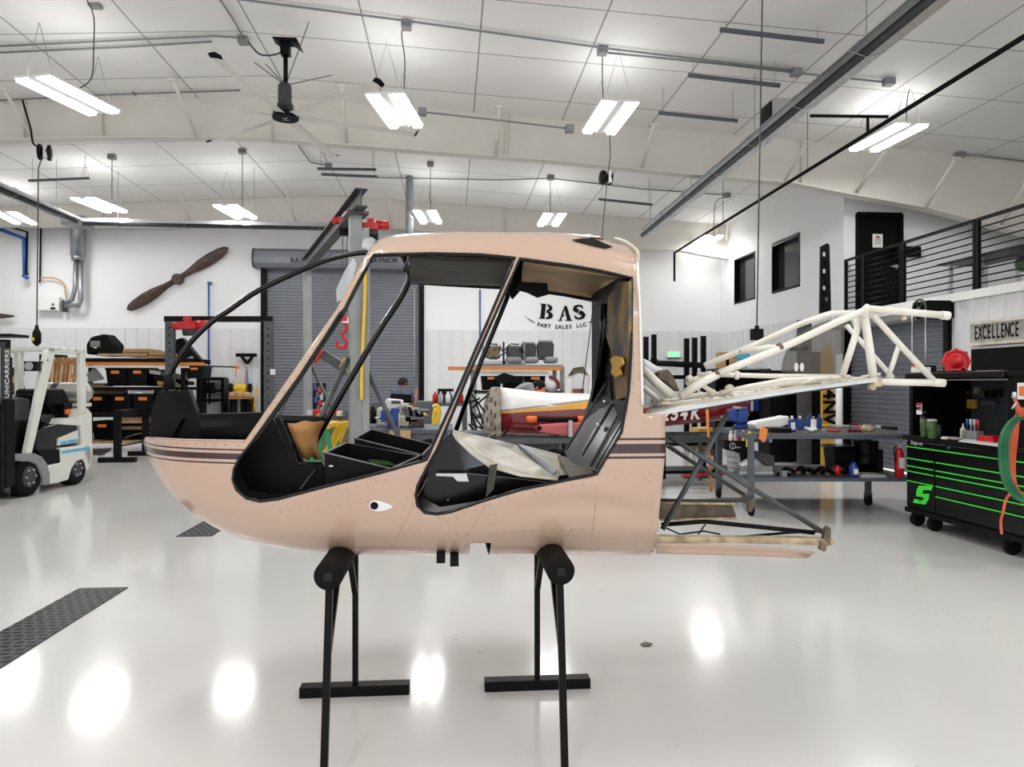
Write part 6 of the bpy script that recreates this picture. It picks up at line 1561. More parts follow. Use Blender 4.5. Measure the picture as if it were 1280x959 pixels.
MB().lathe(P(529, 519, YQ - .15), [(.03, 0), (.04, .02), (.03, .1)], 10, V((-1, 0, .3))).build('black_fitting', 'black', r)
MB().ball(P(531, 518, YQ - .2), .022, 8).build('yellow_cap', 'yellow', r)
tag(MB().lathe(P(466, 529, YQ), [(.045, 0), (.05, .01), (.05, .15), (.03, .19), (.03, .22)], 14).build('black_thermos', 'black'), 'black bottle on the slate workbench left of the vise', 'bottle')
tag(MB().prism([P(u, v, YQ + .1) for u, v in ((457, 529), (459, 519), (463, 510), (464, 529))], (0, .1, 0)).build('orange_tool', 'safety', bevel=.01), 'orange-red tool standing beside the black bottle', 'tool')
tag(MB().prism([P(u, v, YQ + .1) for u, v in ((470, 532), (471, 511), (477, 508), (486, 520), (484, 532))], (0, .2, 0)).build('white_cloth_pile', 'paper', bevel=.02), 'white cloth pile between the black bottle and the vise', 'cloth')
tag(MB().tube([P(498.5, 538, YQ - .4), P(498.5, 517, YQ - .4)], .012, 8).build('steel_rod', 'ltgrey'), 'short upright steel rod right of the blue vise', 'rod')
for k, (u0, u1) in enumerate(((487, 498), (500, 513))): tag(bxp(MB(), u0, 539, u1, 556, YQ - .62, .1).build('paper_box', 'palewood'), 'pale paper box under the bench edge, ' + ('left one', 'right one'), 'box') if False else tag(bxp(MB(), u0, 539, u1, 556, YQ - .66, .1).build('paper_box', 'palewood'), 'pale paper box under the slate bench edge, ' + ('left one', 'right one')[k], 'box')
r = tag(bxp(MB(), 520, 502, 541, 532, 12.3, .6).build('grey_cabinet', 'slate', bevel=.01), 'slate grey cabinet right of the engine carcass', 'cabinet')
MB().box(P(530, 512, 12.28), (.16, .01, .02)).build('handle', 'ltgrey', r)
tag(bxp(MB(), 455, 503, 480, 530, 13.2, .8).build('slate_counter', 'slate', bevel=.01), 'slate counter left of the seated person', 'counter')
r = thing('work_table', V((P(560, 520, 13.5).x, 13.5, 0)), 'long slate work table with computer and jugs right of the seated person', 'table')
zt2 = P(560, 504, 13.5).z; MB().box2((P(520, 505, 13.5).x, 13.3, zt2 - .05), (P(583, 505, 13.5).x, 14.1, zt2)).build('tabletop', 'slate', r)
for u in (523, 581): MB().box2((P(u, 505, 13.5).x - .04, 13.35, 0), (P(u, 505, 13.5).x + .04, 14.05, zt2 - .05)).build('leg', 'slate', r)
r = thing('computer_monitor', P(557, 494, 13.9), 'black computer monitor on the long slate table', 'monitor')
bxp(MB(), 547, 486, 567, 499, 13.9, .04).build('screen', 'black', r); MB().box(P(557, 501, 13.92), (.06, .06, .1)).build('stand', 'black', r)
for k, (u, mt) in enumerate(((551, 'ltgrey'), (562, 'blue'), (565, 'white'), (560, 'white'), (556, 'black'), (571, 'ltgrey'), (576, 'red'), (544, 'red'))):
    p = P(u, 504, 13.55); tag(MB().lathe(V((p.x, 13.5 + .06 * (k % 3), zt2)), [(.04, 0), (.05, .01), (.05, .14), (.02, .18), (.02, .21)], 12).build('spray_bottle', mt), ('light grey bottle left of the monitor', 'blue bottle in front of the monitor', 'white bottle right of the blue one', 'white jug in front of the monitor', 'black can in front of the monitor', 'pale bottle right of the monitor', 'red can right of the monitor', 'red tin left of the monitor')[k], 'bottle')
tag(MB().tube(spline([P(u, v, 11.5) for u, v in ((541, 509), (546, 507), (549, 515), (546, 530), (542, 528), (544, 512), (548, 520), (543, 531))], 5), .03, 8).build('coiled_hose', 'yellow'), 'coiled yellow hose hanging right of the grey cabinet', 'hose')
tag(MB().tube(spline([P(u, v, 11.4) for u, v in ((455, 489), (459, 500), (456, 512))], 5), .05, 8).build('yellow_pouch', 'gold'), 'yellow pouch hanging behind the tall gantry post', 'pouch')
# sawhorse, cords, jack, spring
YS = 8.9
r = thing('sawhorse', V((P(408, 550, YS).x, YS, 0)), 'green folding sawhorse with yellow top behind the tan seat cloth', 'sawhorse')
zt3 = P(405, 531, YS).z
MB().box((P(407, 531, YS).x, YS, zt3), (.22, .7, .06)).build('top_beam', 'yellow', r, .01)
for sx in (-1, 1):
    for dy in (-.28, .28): MB().bar((P(407, 531, YS).x + sx * .06, YS + dy, zt3 - .03), (P(407, 531, YS).x + sx * .22, YS + dy, 0), .05, .03).build('leg', 'green', r)
for k in range(4): tag(MB().tube(spline([P(u + k * 4, v, YS + .1 * k) for u, v in ((436, 528), (424, 530), (416, 545), (410, 558), (404, 566))], 5), .018, 7).build('extension_cord', 'yellow'), 'yellow extension cord loop over the sawhorse, ' + ('leftmost', 'second', 'third', 'rightmost')[k] + ' of four', 'cord', 'yellow cords by the sawhorse')
r = thing('red_jack', V((P(440, 540, 8.6).x, 8.6, 0)), 'red upright jack beside the tall gantry post', 'jack')
MB().tube([P(438, 452, 8.6), P(438, 505, 8.6)], .014, 8).build('rod', 'maroon', r)
MB().prism([P(u, v, 8.6) for u, v in ((439, 520), (443, 514), (447, 520), (446, 548), (442, 552), (438, 545))], (0, .08, 0)).build('body', 'red', r, .01)
x = P(440, 540, 8.6).x; MB().box((x, 8.62, .3), (.05, .05, .6)).box((x, 8.62, .02), (.3, .3, .04)).build('base', 'red', r)
tag(MB().tube([P(450, 509, 8.4) + V((.035 * math.cos(t), .035 * math.sin(t), -.0042 * k)) for k, t in enumerate([i * .7 for i in range(62)])], .009, 6).build('coil_spring', 'ltgrey'), 'light grey coil of chain hanging beside the red jack', 'spring')
r = thing('tool_board', P(399, 500, 14.2), 'black tool board with small coloured tools in front of the shutter', 'tool board')
bxp(MB(), 391, 479, 407, 577, 14.2, .06).build('board', 'black', r)
for k in range(12): MB().box(P(394 + (k * 5) % 12, 484 + k * 3.2, 14.17), (.06, .03, .11)).build('hand_tool', ('blue', 'red', 'ltgrey', 'slate', 'ltgrey')[k % 5], r)
r = tag(MB().lathe(V((P(591, 540, 9.7).x, 9.7, 0)), [(.2, 0), (.2, .02), (.21, .3), (.2, .32), (.21, .6), (.2, .62), (.21, .85), (.2, .87), (.17, .88)], 20).build('oil_drum', 'slate'), 'slate blue drum left of the airplane firewall', 'drum')
tag(bxp(MB(), 381, 519, 437, 598.5, 11.6, .6).build('low_parts_table', 'dirty', bevel=.01), 'low cluttered parts table behind the tan seat cloth', 'table')
for k, (u, v, mt) in enumerate(((388, 516, 'ltgrey'), (396, 515, 'red'), (404, 517, 'black'), (411, 516, 'maroon'), (418, 515, 'red'), (426, 517, 'cream'), (400, 520, 'gold'), (432, 516, 'slate'))):
    tag(MB().box(P(u, v, 11.55), (.09, .12, .08), rz=k * .5).build('loose_part', mt, bevel=.01), 'small ' + ('light grey', 'red', 'black', 'dark red', 'bright red', 'cream', 'gold', 'slate')[k] + ' part on the low cluttered table', 'part', 'small parts on the low table')
# ================================================================ RIGHT: black cantilever rack, sign
YK = 17.0
r = thing('cantilever_rack', V((P(845, 500, YK).x, YK, 0)), 'black upright bar rack against the back wall over the tail of the cabin', 'rack')
for u, vt in ((808, 421), (818, 418), (859, 423), (869, 422), (880, 420)): p = P(u, vt, YK); MB().box2((p.x - .055, YK, 0), (p.x + .055, YK + .1, p.z)).build('upright', 'black', r)
MB().tube([P(820, 454, YK - .1), P(882, 457, YK - .1)], .07, 10).build('cross_tube', 'black', r)
MB().box2((P(835, 473, YK).x, YK - .1, P(835, 474, YK).z), (P(880, 470, YK).x, YK, P(835, 469, YK).z)).build('lower_arm', 'black', r)
MB().prism([P(u, v, YK - .05) for u, v in ((812, 452), (818, 442), (823, 452))], (0, .05, 0)).build('gusset', 'black', r)
r = thing('exit_sign', P(843, 443, YB - .1), 'small green lit sign on the back wall', 'sign')
bxp(MB(), 833, 439, 843 + 9, 447, YB - .12, .08).build('sign_body', 'white', r); bxp(MB(), 836, 440, 849, 446, YB - .13, .01).build('sign_face', 'exitgreen', r)
MB().bar(P(833, 448, YB - .1), P(852, 448, YB - .1), .03, .03).build('sign_bracket', 'darkgrey', r)
# boxes high on shelf by the right wall
YX = 14.8
r = thing('shelf_unit', V((P(935, 470, YX).x, YX, 0)), 'dark shelf unit with boxes and blue binders by the right wall', 'shelf')
x0, x1 = P(896, 480, YX).x, P(962, 480, YX).x
for x in (x0, x1): MB().box2((x - .03, YX, 0), (x + .03, YX + .5, P(900, 461, YX).z)).build('side_panel', 'black', r)
for v in (462, 486, 515, 540): z = P(900, v, YX).z; MB().box2((x0, YX, z - .05), (x1, YX + .5, z)).build('shelf_board', 'black', r)
MB().box2((x0, YX + .47, .3), (x1, YX + .5, P(900, 462, YX).z)).build('back_panel', 'black_matte', r)
for u0, v0, u1, v1, mt, l in ((901, 440, 921, 461, 'cardboard', 'brown cardboard box on the shelf unit, leftmost'), (914, 448, 935, 461, 'ltgrey', 'light grey box on the shelf unit beside the brown one'), (919, 442, 938, 449, 'skyblue', 'light blue folded bag on the grey box'), (907, 449, 912, 461, 'red', 'narrow red box on the shelf unit'), (934, 449, 955, 461, 'paper', 'white box with small print right on the shelf unit')):
    tag(bxp(MB(), u0, v0, u1, v1, YX + .03 + (u0 % 3) * .03, .3).build('storage_box', mt, bevel=.01), l, 'box')
for k in range(11):
    u = 926 + k * 3.2; tag(bxp(MB(), u, 498 - (k % 3), u + 2.6, 514, YX + .04, .25).build('binder', 'blue' if k % 4 else 'paper'), ('blue' if k % 4 else 'white') + ' binder standing on the middle shelf by the right wall', 'binder', ('blue' if k % 4 else 'white') + ' binders by the right wall')
# ================================================================ RIGHT WORKBENCH (turned like the camera)
def cam2(x, d): return CW(x, d)
DB0, DB1 = 8.35, 9.75            # depth range of the bench
XB0, XB1 = (943 - 640) / F * DB0, (1128 - 640) / F * DB0 + .22
RZT = -TH
ztb = CH - (543.5 - 479.5) * DB0 / F
bo = cam2((XB0 + XB1) / 2, DB0)
BT = thing('rolling_workbench', bo, 'grey steel rolling workbench with a lower shelf, right of the tail frame', 'workbench')
def cbx(mb, x0, x1, d0, d1, z0, z1): return mb.box(CW((x0 + x1) / 2, (d0 + d1) / 2, (z0 + z1) / 2), (x1 - x0, d1 - d0, z1 - z0), rz=-TH)
XBL = (911 - 640) / F * DB1
cbx(MB(), XB0 - .06, XB1, DB0, DB1, ztb - .05, ztb).build('benchtop', 'slate', BT, .004)
cbx(MB(), XB0 - .02, XB1 - .05, DB0 + .04, DB1 - .04, ztb, ztb + .006).build('top_mat', 'darkgrey', BT)
zsh = CH - (598 - 479.5) * DB0 / F
cbx(MB(), XB0 - .05, XB1, DB0 + .02, DB1 - .02, zsh - .04, zsh).build('lower_shelf', 'slate', BT)
for x, d in ((XB0 - .03, DB0 + .03), (XB0 - .03, DB1 - .05), ((1085 - 640) / F * 9.1, 9.1)):
    cbx(MB(), x - .03, x + .03, d - .03, d + .03, .15, ztb - .05).build('leg', 'slate', BT)
    c = CW(x, d, .07)
    MB().lathe(c + V((-.018, 0, 0)), [(.045, 0), (.07, .002), (.07, .036), (.045, .038)], 18, V((1, 0, 0))).build('caster', 'rubber', BT)
    MB().box(c + V((0, 0, .06)), (.07, .07, .05)).build('caster_fork', 'steelgrey', BT)
def ob(u, v, D=8.8): return PD(u, v, D)
def onb(u, v): 
    p = PZ(u, v, ztb + .006); return p
def bottle(u, v, h, r, mt, label, cap='white', z=None, name='oil_bottle', cat='bottle', lab='paper'):
    p = PZ(u, v, ztb + .006 if z is None else z)
    t = thing(name, p, label, cat)
    MB().box(p + V((0, 0, h * .4)), (r * 2, r * 1.3, h * .8), rz=.1).build('body', mt, t, r * .3)
    MB().lathe(p + V((0, 0, h * .8)), [(r * .5, 0), (r * .35, h * .1), (r * .35, h * .2)], 10).build('cap', cap, t)
    if lab: MB().box(p + V((0, -r * .66, h * .38)), (r * 1.3, .003, h * .45), rz=.1).build('paper_label', lab, t)
vise(onb(929, 536) + V((0, .1, 0)), 'blue bench vise at the left end of the right workbench', .85)
bottle(990, 540, .19, .042, 'blue', 'blue oil bottle with white label, left one on the right workbench')
bottle(1000, 537, .17, .036, 'blue', 'dark blue oil bottle partly behind the left blue bottle', lab=None)
bottle(1013, 537, .2, .042, 'blue', 'blue oil bottle behind the white one on the right workbench', lab=None, cap='blue')
bottle(1017, 538, .17, .03, 'white', 'white bottle in front of the blue bottles on the right workbench', cap='gold')
bottle(1024, 535, .17, .032, 'blue', 'blue oil bottle at the right of the bottle cluster', lab=None, cap='blue')
tag(MB().prism([ob(u, v, 8.9) for u, v in ((943, 531), (946, 528), (978, 522), (986, 520), (988, 530), (970, 536), (946, 536))], (0, .25, 0)).build('paper_stack', 'paper', bevel=.01), 'pile of white papers and bags on the right workbench', 'papers')
tag(cbx(MB(), (960 - 640) / F * 8.7, (986 - 640) / F * 8.7, 8.6, 8.9, ztb + .006, ztb + .06).build('black_tray', 'black', bevel=.01), 'black tray behind the left blue bottle', 'tray')
r = thing('mallet', onb(1045, 535), 'yellow-handled long tool lying across the right workbench', 'tool')
MB().tube([onb(1024, 535) + V((0, 0, .03)), onb(1037, 535) + V((0, 0, .03))], .016, 8).build('yellow_grip', 'yellow', r); MB().tube([onb(1037, 535) + V((0, 0, .03)), onb(1076, 536) + V((0, 0, .03))], .012, 8).build('shaft', 'ltgrey', r)
r = thing('screwdriver', onb(1040, 540), 'red-handled tool lying on the front edge of the right workbench', 'tool')
MB().tube([onb(1035, 540) + V((0, 0, .02)), onb(1050, 541) + V((0, 0, .02))], .014, 8).build('handle', 'red', r); MB().tube([onb(1028, 540) + V((0, 0, .02)), onb(1035, 540) + V((0, 0, .02))], .007, 8).build('blade', 'chrome', r)
r = thing('clamp', onb(1066, 540), 'red and dark clamp on the right workbench', 'clamp')
MB().bar(onb(1060, 541) + V((0, 0, .02)), onb(1076, 541) + V((0, 0, .02)), .025, .025).bar(onb(1062, 541) + V((0, 0, .02)), onb(1063, 537) + V((0, 0, .06)), .02, .02).bar(onb(1062, 537) + V((0, 0, .06)), onb(1074, 537) + V((0, 0, .06)), .02, .02).build('frame', 'maroon', r); MB().bar(onb(1076, 541) + V((0, 0, .02)), onb(1074, 537) + V((0, 0, .06)), .02, .02).build('jaw', 'red', r)
c = onb(1084, 539); r = thing('metal_dish', c, 'shallow beige dish of small parts on the right workbench', 'dish')
MB().lathe(c, [(.07, 0), (.082, .01), (.08, .055), (.075, .055), (.07, .012)], 20).build('bowl', 'beige', r)
for k in range(5): MB().box(c + V((.03 * math.cos(k * 1.3), .03 * math.sin(k * 1.3), .06)), (.03, .025, .03), rz=k).build('small_part', ('white', 'gold', 'cream', 'ltgrey', 'palewood')[k], r)
r = thing('paint_brush', onb(1108, 537), 'dark brush lying at the right end of the workbench', 'brush')
MB().bar(onb(1097, 536) + V((0, 0, .03)), onb(1104, 537) + V((0, 0, .03)), .05, .03).build('ferrule', 'ltgrey', r); MB().bar(onb(1104, 537) + V((0, 0, .03)), onb(1119, 539) + V((0, 0, .03)), .06, .035).build('bristle_head', 'black', r)
tag(MB().prism([onb(u, v) + V((0, 0, .01)) for u, v in ((1005, 537), (1012, 534), (1022, 539), (1015, 541))], (0, 0, .02)).build('sticker_bag', 'paper'), 'small white and red bag on the front edge of the right workbench', 'bag')
tag(MB().prism([onb(u, v) + V((0, 0, .004)) for u, v in ((958, 538), (976, 537), (982, 540), (965, 541))], (0, 0, .012)).build('metal_strip', 'ltgrey'), 'thin bright metal strip on the bench left of the blue bottles', 'strip')
# black bin hanging at the left end with small bottles
Dh = 8.95
r = thing('hanging_bottle_rack', PD(925, 560, Dh), 'black fabric holder with white emblem on the left end of the right workbench', 'holder')
MB().prism([PD(u, v, Dh) for u, v in ((905, 550), (943, 552), (943, 570), (930, 583), (926, 566), (906, 562))], CW(0, .25)).build('pouch', 'black', r, .01)
cc = PD(916, 557.5, Dh - .02); MB().tube([cc + V((.035 * math.cos(t), 0, .035 * math.sin(t))) for t in [2 * PI * k / 20 for k in range(20)]], .006, 5, closed=True).tube([cc + V((0, 0, .035)), cc + V((0, 0, -.03))], .005, 5).build('ring_emblem', 'ltgrey', r)
MB().box(PD(922, 559.5, Dh - .02), (.07, .006, .014)).build('printed_word', 'ltgrey', r)
for k, (u, mt) in enumerate(((913.5, 'cream'), (919.5, 'ltgrey'), (924.5, 'red'), (929, 'white'))):
    c = PD(u, 551, Dh - .08); t = tag(MB().lathe(c, [(.02, 0), (.026, .01), (.026, .07), (.012, .09), (.012, .12)], 10).build('small_bottle', mt), ('cream', 'grey', 'red', 'white')[k] + ' small bottle in the black holder at the bench end', 'bottle')
c = PD(937, 557.5, 8.5); t = thing('yellow_bottle', c, 'yellow bottle with dark label hanging at the left end of the right workbench', 'bottle')
MB().box(c + V((0, 0, .06)), (.075, .05, .15)).build('body', 'yellow', t, .01); MB().box(c + V((0, -.027, .05)), (.05, .003, .06)).build('paper_label', 'maroon', t); MB().lathe(c + V((0, 0, .135)), [(.02, 0), (.018, .03)], 10).build('cap', 'yellow', t)
tag(MB().prism([PD(u, v, 8.3) for u, v in ((950, 537), (954, 533), (960, 537), (957, 552), (949, 549))], (0, .01, 0)).build('orange_tag', 'orange'), 'pale orange paper tag hanging at the workbench corner', 'tag')
for k, (u, mt) in enumerate(((954, 'cream'), (959, 'blue'), (963, 'ltgrey'))): tag(MB().lathe(PD(u, 553, 8.55), [(.018, 0), (.022, .01), (.022, .08), (.01, .1)], 10).build('small_bottle', mt), ('cream', 'blue', 'grey')[k] + ' small bottle hanging under the workbench corner', 'bottle')
# bins on the lower shelf
def shz(u, v): return PZ(u, v, zsh)
r = thing('parts_bin', shz(948, 596), 'large grey open plastic parts bin on the lower shelf, left end', 'bin')
A = [PD(u, v, 8.5) for u, v in ((907, 563), (924, 567), (929, 596), (909, 594))]
MB().prism([PD(u, v, 9.0) for u, v in ((907, 563), (924, 567), (929, 596), (910, 593))], CW(.02, .03)).build('side_wall', 'ltgrey', r)
for v in (570, 577, 584): MB().bar(PD(909, v, 8.98), PD(923, v + 2, 8.98), .008, .012).build('wall_rib', 'grey', r)
MB().prism([PD(u, v, 8.55) for u, v in ((927, 583), (966, 583), (966, 596), (928, 596))], CW(0, .03)).build('front_wall', 'grey', r); MB().prism([PD(u, v, 8.52) for u, v in ((925, 590), (967, 590), (967, 593), (925, 593))], CW(0, .03)).build('front_lip', 'ltgrey', r)
MB().prism([PD(u, v, 8.6) for u, v in ((950, 565), (968, 570), (968, 596), (964, 596), (962, 584), (950, 575))], CW(.0, .4)).build('far_wall', 'darkgrey', r)
MB().prism([PD(u, v, 8.75) for u, v in ((928, 583), (938, 576), (950, 573), (962, 579), (963, 584))], CW(0, .2)).build('plastic_bag', 'white', r, .01)
r = thing('black_tub', shz(1058, 594), 'black rimmed tub on the lower shelf in front of the shutter', 'tub')
c = PD(1054, 596, 8.9); MB().prism([PD(u, v, 8.75) for u, v in ((1042, 562), (1068, 562), (1067, 597), (1046, 597))], CW(0, .3)).build('tub_body', 'black', r, .01)
MB().prism([PD(u, v, 8.72) for u, v in ((1040, 558), (1070, 558), (1068, 562), (1043, 562))], CW(0, .36)).build('rim', 'black_gloss', r)
c = PD(1082, 595, 8.85); c.z = zsh; h_ = PD(1082, 551, 8.85).z - zsh
tag(MB().lathe(c, [(.13, 0), (.135, .01), (.132, h_ * .3), (.138, h_ * .32), (.134, h_ * .34), (.135, h_ * .62), (.14, h_ * .64), (.137, h_ * .66), (.14, h_ * .97), (.142, h_), (.13, h_)], 24).build('black_bucket', 'black'), 'tall black ribbed bucket on the lower shelf of the right workbench', 'bucket')
tag(cbx(MB(), (1098 - 640) / F * 9, (1104 - 640) / F * 9, 9.0, 9.3, zsh, PD(1100, 562, 9).z).build('black_binder', 'black'), 'black folder edge right of the tall black bucket', 'folder')
r = tag(MB().ball(PD(1047, 588, 8.5), .05, 10, (.8, .7, 1.2)).build('red_rag', 'red'), 'red rag on the lower shelf in front of the black tub', 'rag')
r = thing('spray_cleaner', shz(1067, 597), 'dark blue bottle with white and red label before the tall bucket', 'bottle')
c = PD(1067, 596, 8.45); c.z = zsh; MB().lathe(c, [(.04, 0), (.05, .01), (.05, .12), (.03, .15), (.025, .17)], 12).build('body', 'blue', r); MB().box(c + V((0, -.05, .07)), (.05, .006, .06)).build('paper_label', 'paper', r)
tag(MB().prism([PD(u, v, 8.4) for u, v in ((1076, 596), (1080, 593), (1108, 594), (1109, 600), (1078, 600))], CW(0, .25)).build('grey_tray', 'ltgrey', bevel=.008), 'light grey shallow tray at the right of the lower shelf', 'tray')
for k in range(12):
    u = 972 + k * 6.2; v = 594 - (k * 5) % 7; p = PD(u, v, 8.55 + .04 * (k % 4))
    tag(MB().tube(spline([p, p + V((.06, .03, .03)), p + V((.12, 0, .01)), p + V((.17, .04, -.01))], 4), .018 + .004 * (k % 3), 6).build('hose_scrap', ('black', 'black', 'palewood', 'darkgrey')[k % 4]), ('black', 'pitch-black', 'tan', 'dark grey')[k % 4] + ' scrap lying in the heap on the lower bench shelf', 'scrap', ('black', 'pitch-black', 'tan', 'dark grey')[k % 4] + ' scraps on the lower bench shelf')
tag(cbx(MB(), (976 - 640) / F * 8.5, (982 - 640) / F * 8.5, 8.45, 8.55, zsh, zsh + .07).build('steel_block', 'grey'), 'small grey steel block on the lower shelf beside the bin', 'block')
# rotor blades standing behind
def blade_st(u0, u1, vt, vb, D, mt, label, name='rotor_blade', round_=True):
    h0 = PD(u0, vb, D); zt_ = PD(u0, vt, D).z; w_ = (u1 - u0) * D / F; D = D
    pts = [(0, 0), (w_, 0), (w_, (zt_) - .0)] if not round_ else [(0, 0), (w_, 0), (w_, zt_ - w_ * .9), (w_ * .8, zt_ - w_ * .3), (w_ * .5, zt_), (w_ * .25, zt_ - w_ * .3), (0, zt_ - w_ * .9)]
    if not round_: pts.append((0, zt_))
    c = CW((u0 - 640) / F * D, D, 0)
    return tag(MB().prism([c + V((ct * x, -st * x, z)) for x, z in pts], CW(0, .06)).build(name, mt, bevel=.012), label, 'rotor blade')
def floorD(v): return F * CH / (v - 479.5)
DY = 13.2
o = blade_st(1027, 1042, 429, 573, DY, 'gold', 'yellow rotor blade with black lettering standing behind the right workbench')
for ch, v in (('4', 493), ('N', 509), ('V', 524)): text(ch, 'blade_lettering', PD(1036.5, v, DY - .03), Matrix.Rotation(-TH, 3, 'Z') @ RF @ Matrix.Rotation(-PI / 2, 3, 'Z'), .32, 'black', o, ex=.004, bold=.012)
o.location.z = 0
blade_st(997, 1015, 400, 571, 13.6, 'greyblade', 'dark grey rotor blade standing left of the yellow one', round_=False)
blade_st(1015, 1027, 440, 571, 13.7, 'black_matte', 'black rotor blade standing between the grey and yellow ones', round_=False)
tag(MB().box2((P(962, 500, 13.6).x, 13.6, 0), (P(1000, 500, 13.6).x, 14.1, P(975, 463, 13.6).z)).build('black_cabinet', 'black', bevel=.01), 'tall black cabinet left of the standing rotor blades', 'cabinet')
tag(MB().lathe(CW((1049 - 640) / F * 12.6, 12.6, 0), [(.055, 0), (.055, 2.0)], 12).build('white_post', 'white'), 'thin white post between the yellow blade and the shutter', 'post')
# long dark banner on the corner of the office wall
D2 = 13.15
r = thing('tail_rotor_blade', PD(1031, 350, D2), 'long dark patterned blade hung upright at the corner of the office wall', 'blade')
MB().prism([PD(u, v, D2) for u, v in ((1026, 308), (1034, 304), (1037, 306), (1039, 388), (1025, 392))], CW(0, .05)).build('blade_body', 'black', r)
for k in range(10): MB().box(PD(1030 + (k % 3) * 1.5, 318 + k * 7, D2 - .02), (.04, .01, .07)).build('printed_patch', ('ltgrey', 'black', 'slate', 'black', 'maroon', 'blue')[k % 6] if k > 5 else ('ltgrey' if k % 3 == 0 else 'black'), r)
# trestle/yellow crate seen under the tail
tag(MB().prism([P(u, v, 11.5) for u, v in ((871, 546), (874, 536), (892, 535), (890, 562), (871, 562))], (0, .4, 0)).build('yellow_crate', 'gold', bevel=.01), 'mustard yellow crate on a cart behind the lower truss tubes', 'crate')
r = thing('parts_cart', V((P(862, 580, 11.3).x, 11.6, 0)), 'dark low cart carrying the yellow crate behind the truss tubes', 'cart')
xa, xb = P(826, 560, 11.4).x, P(898, 560, 11.4).x
for z in (.08, .52): MB().box2((xa, 11.35, z), (xb, 12.0, z + .05)).build('shelf', 'black', r)
for x in (xa + .04, xb - .04):
    for y in (11.39, 11.96): MB().box2((x - .03, y - .03, .0), (x + .03, y + .03, .55)).build('post', 'black', r)
tag(MB().bar(P(852, 595, 10.3), P(908, 592, 10.3), .06, .03).build('red_bar', 'red'), 'red bar lying low in front of the dark cart', 'bar')
tag(MB().tube([P(884, 512, 10.0), P(889, 617, 10.0)], .02, 8).build('orange_pole', 'rackorange'), 'thin orange pole standing under the white number on the tail', 'pole')
# fire extinguisher
c = CW((1124 - 640) / F * 8.42, 8.42, zsh)
r = thing('fire_extinguisher', c, 'red fire extinguisher between the workbench and the tool chest', 'fire extinguisher')
MB().lathe(c, [(.04, 0), (.05, .01), (.05, .27), (.03, .32), (.02, .34)], 16).build('cylinder', 'red', r); MB().box(c + V((0, -.05, .17)), (.06, .01, .12)).build('paper_label', 'paper', r)
MB().box(c + V((0, 0, .36)), (.05, .03, .04)).bar(c + V((-.02, 0, .37)), c + V((.05, 0, .42)), .02, .015).build('valve', 'ltgrey', r); MB().tube(spline([c + V((0, 0, .36)), c + V((-.07, -.02, .34)), c + V((-.065, -.03, .18))], 5), .008, 6).build('discharge_hose', 'black', r)
# ================================================================ TOOL CHEST
XT, YT1, YT0 = 4.82, PX(1130.5, 560, 4.82).y, 5.35
DPT = .72
zt_ = .955
TC = thing('tool_chest', V((XT + DPT / 2, (YT0 + YT1) / 2, 0)), 'black rolling tool chest with lime green drawer lines and a large green emblem', 'tool chest')
def tbx(mb, x0, y0, z0, x1, y1, z1): return mb.box2((XT + x0, y0, z0), (XT + x1, y1, z1))
tbx(MB(), .02, YT0, .19, DPT, YT1 - .02, zt_ - .03).build('cabinet_body', 'black', TC, .006)
tbx(MB(), -.02, YT0 - .02, zt_ - .05, DPT + .02, YT1, zt_).build('top_rim', 'black_matte', TC, .006)
tbx(MB(), 0, YT0, .14, DPT, YT1, .19).build('base_rail', 'black_matte', TC, .006)
for y in (YT1 - .1, YT1 - .38, YT0 + .3, YT0 + .75):
    for x in (.08, DPT - .1):
        c = V((XT + x, y, .075)); MB().lathe(c - V((0, .022, 0)), [(.05, 0), (.075, .003), (.075, .041), (.05, .044)], 18, V((0, 1, 0))).build('caster', 'rubber', TC); MB().box(c + V((0, 0, .06)), (.08, .06, .03)).build('caster_plate', 'darkgrey', TC)
# drawers on the -X face: left bank and right bank
ysp = PX(1170, 600, XT).y
def zx(u, v): return PX(u, v, XT).z
dz = [zx(1137, 557), zx(1137, 572), zx(1137, 581.5), zx(1137, 588), zx(1137, 599)]
rows_l = [zt_ - .07] + [dz[0]]
lines_full = [zx(1137, 557.5), zx(1137, 572)]
def drawer(y0, y1, z0, z1, line=True):
    o = tbx(MB(), -.012, y0, z0, .02, y1, z1).build('drawer', 'black_gloss', TC, .003)
    if line: tbx(MB(), -.02, y0 + .01, z1 - .012, -.01, y1 - .01, z1 - .002).build('drawer_pull', 'lime', o)
    return o
yl, yr = YT1 - .06, YT0 + .03
drawer(yr, yl, zx(1137, 557.5) + .006, zt_ - .06, False)
drawer(yr, yl, zx(1137, 572) + .006, zx(1137, 557.5))
zl = [zx(1137, 572), zx(1137, 581.5), zx(1137, 588), zx(1137, 600), .21]
for a_, c_ in zip(zl, zl[1:]): drawer(ysp + .01, yl, c_ + .006, a_)
zr_l = [zx(1173, 587.5), zx(1173, 594), zx(1173, 607.5), zx(1173, 620)]
zr_l = [PX(1173, v, XT).z for v in (588, 594.5, 607.5, 620.5)]
drawer(yr, ysp - .01, zr_l[0] + .006, zx(1137, 572))
for a_, c_ in zip(zr_l, zr_l[1:] + [.21]): drawer(yr, ysp - .01, c_ + .006, a_)
text('Snap-on', 'chest_lettering', PX(1145.5, 554, XT - .016), RL, .06, 'ltgrey', TC, ex=.002, shear=.2)
MB().lathe(PX(1186, 560, XT - .01), [(.012, 0), (.012, .01)], 10, V((-1, 0, 0))).build('lock', 'chrome', TC)
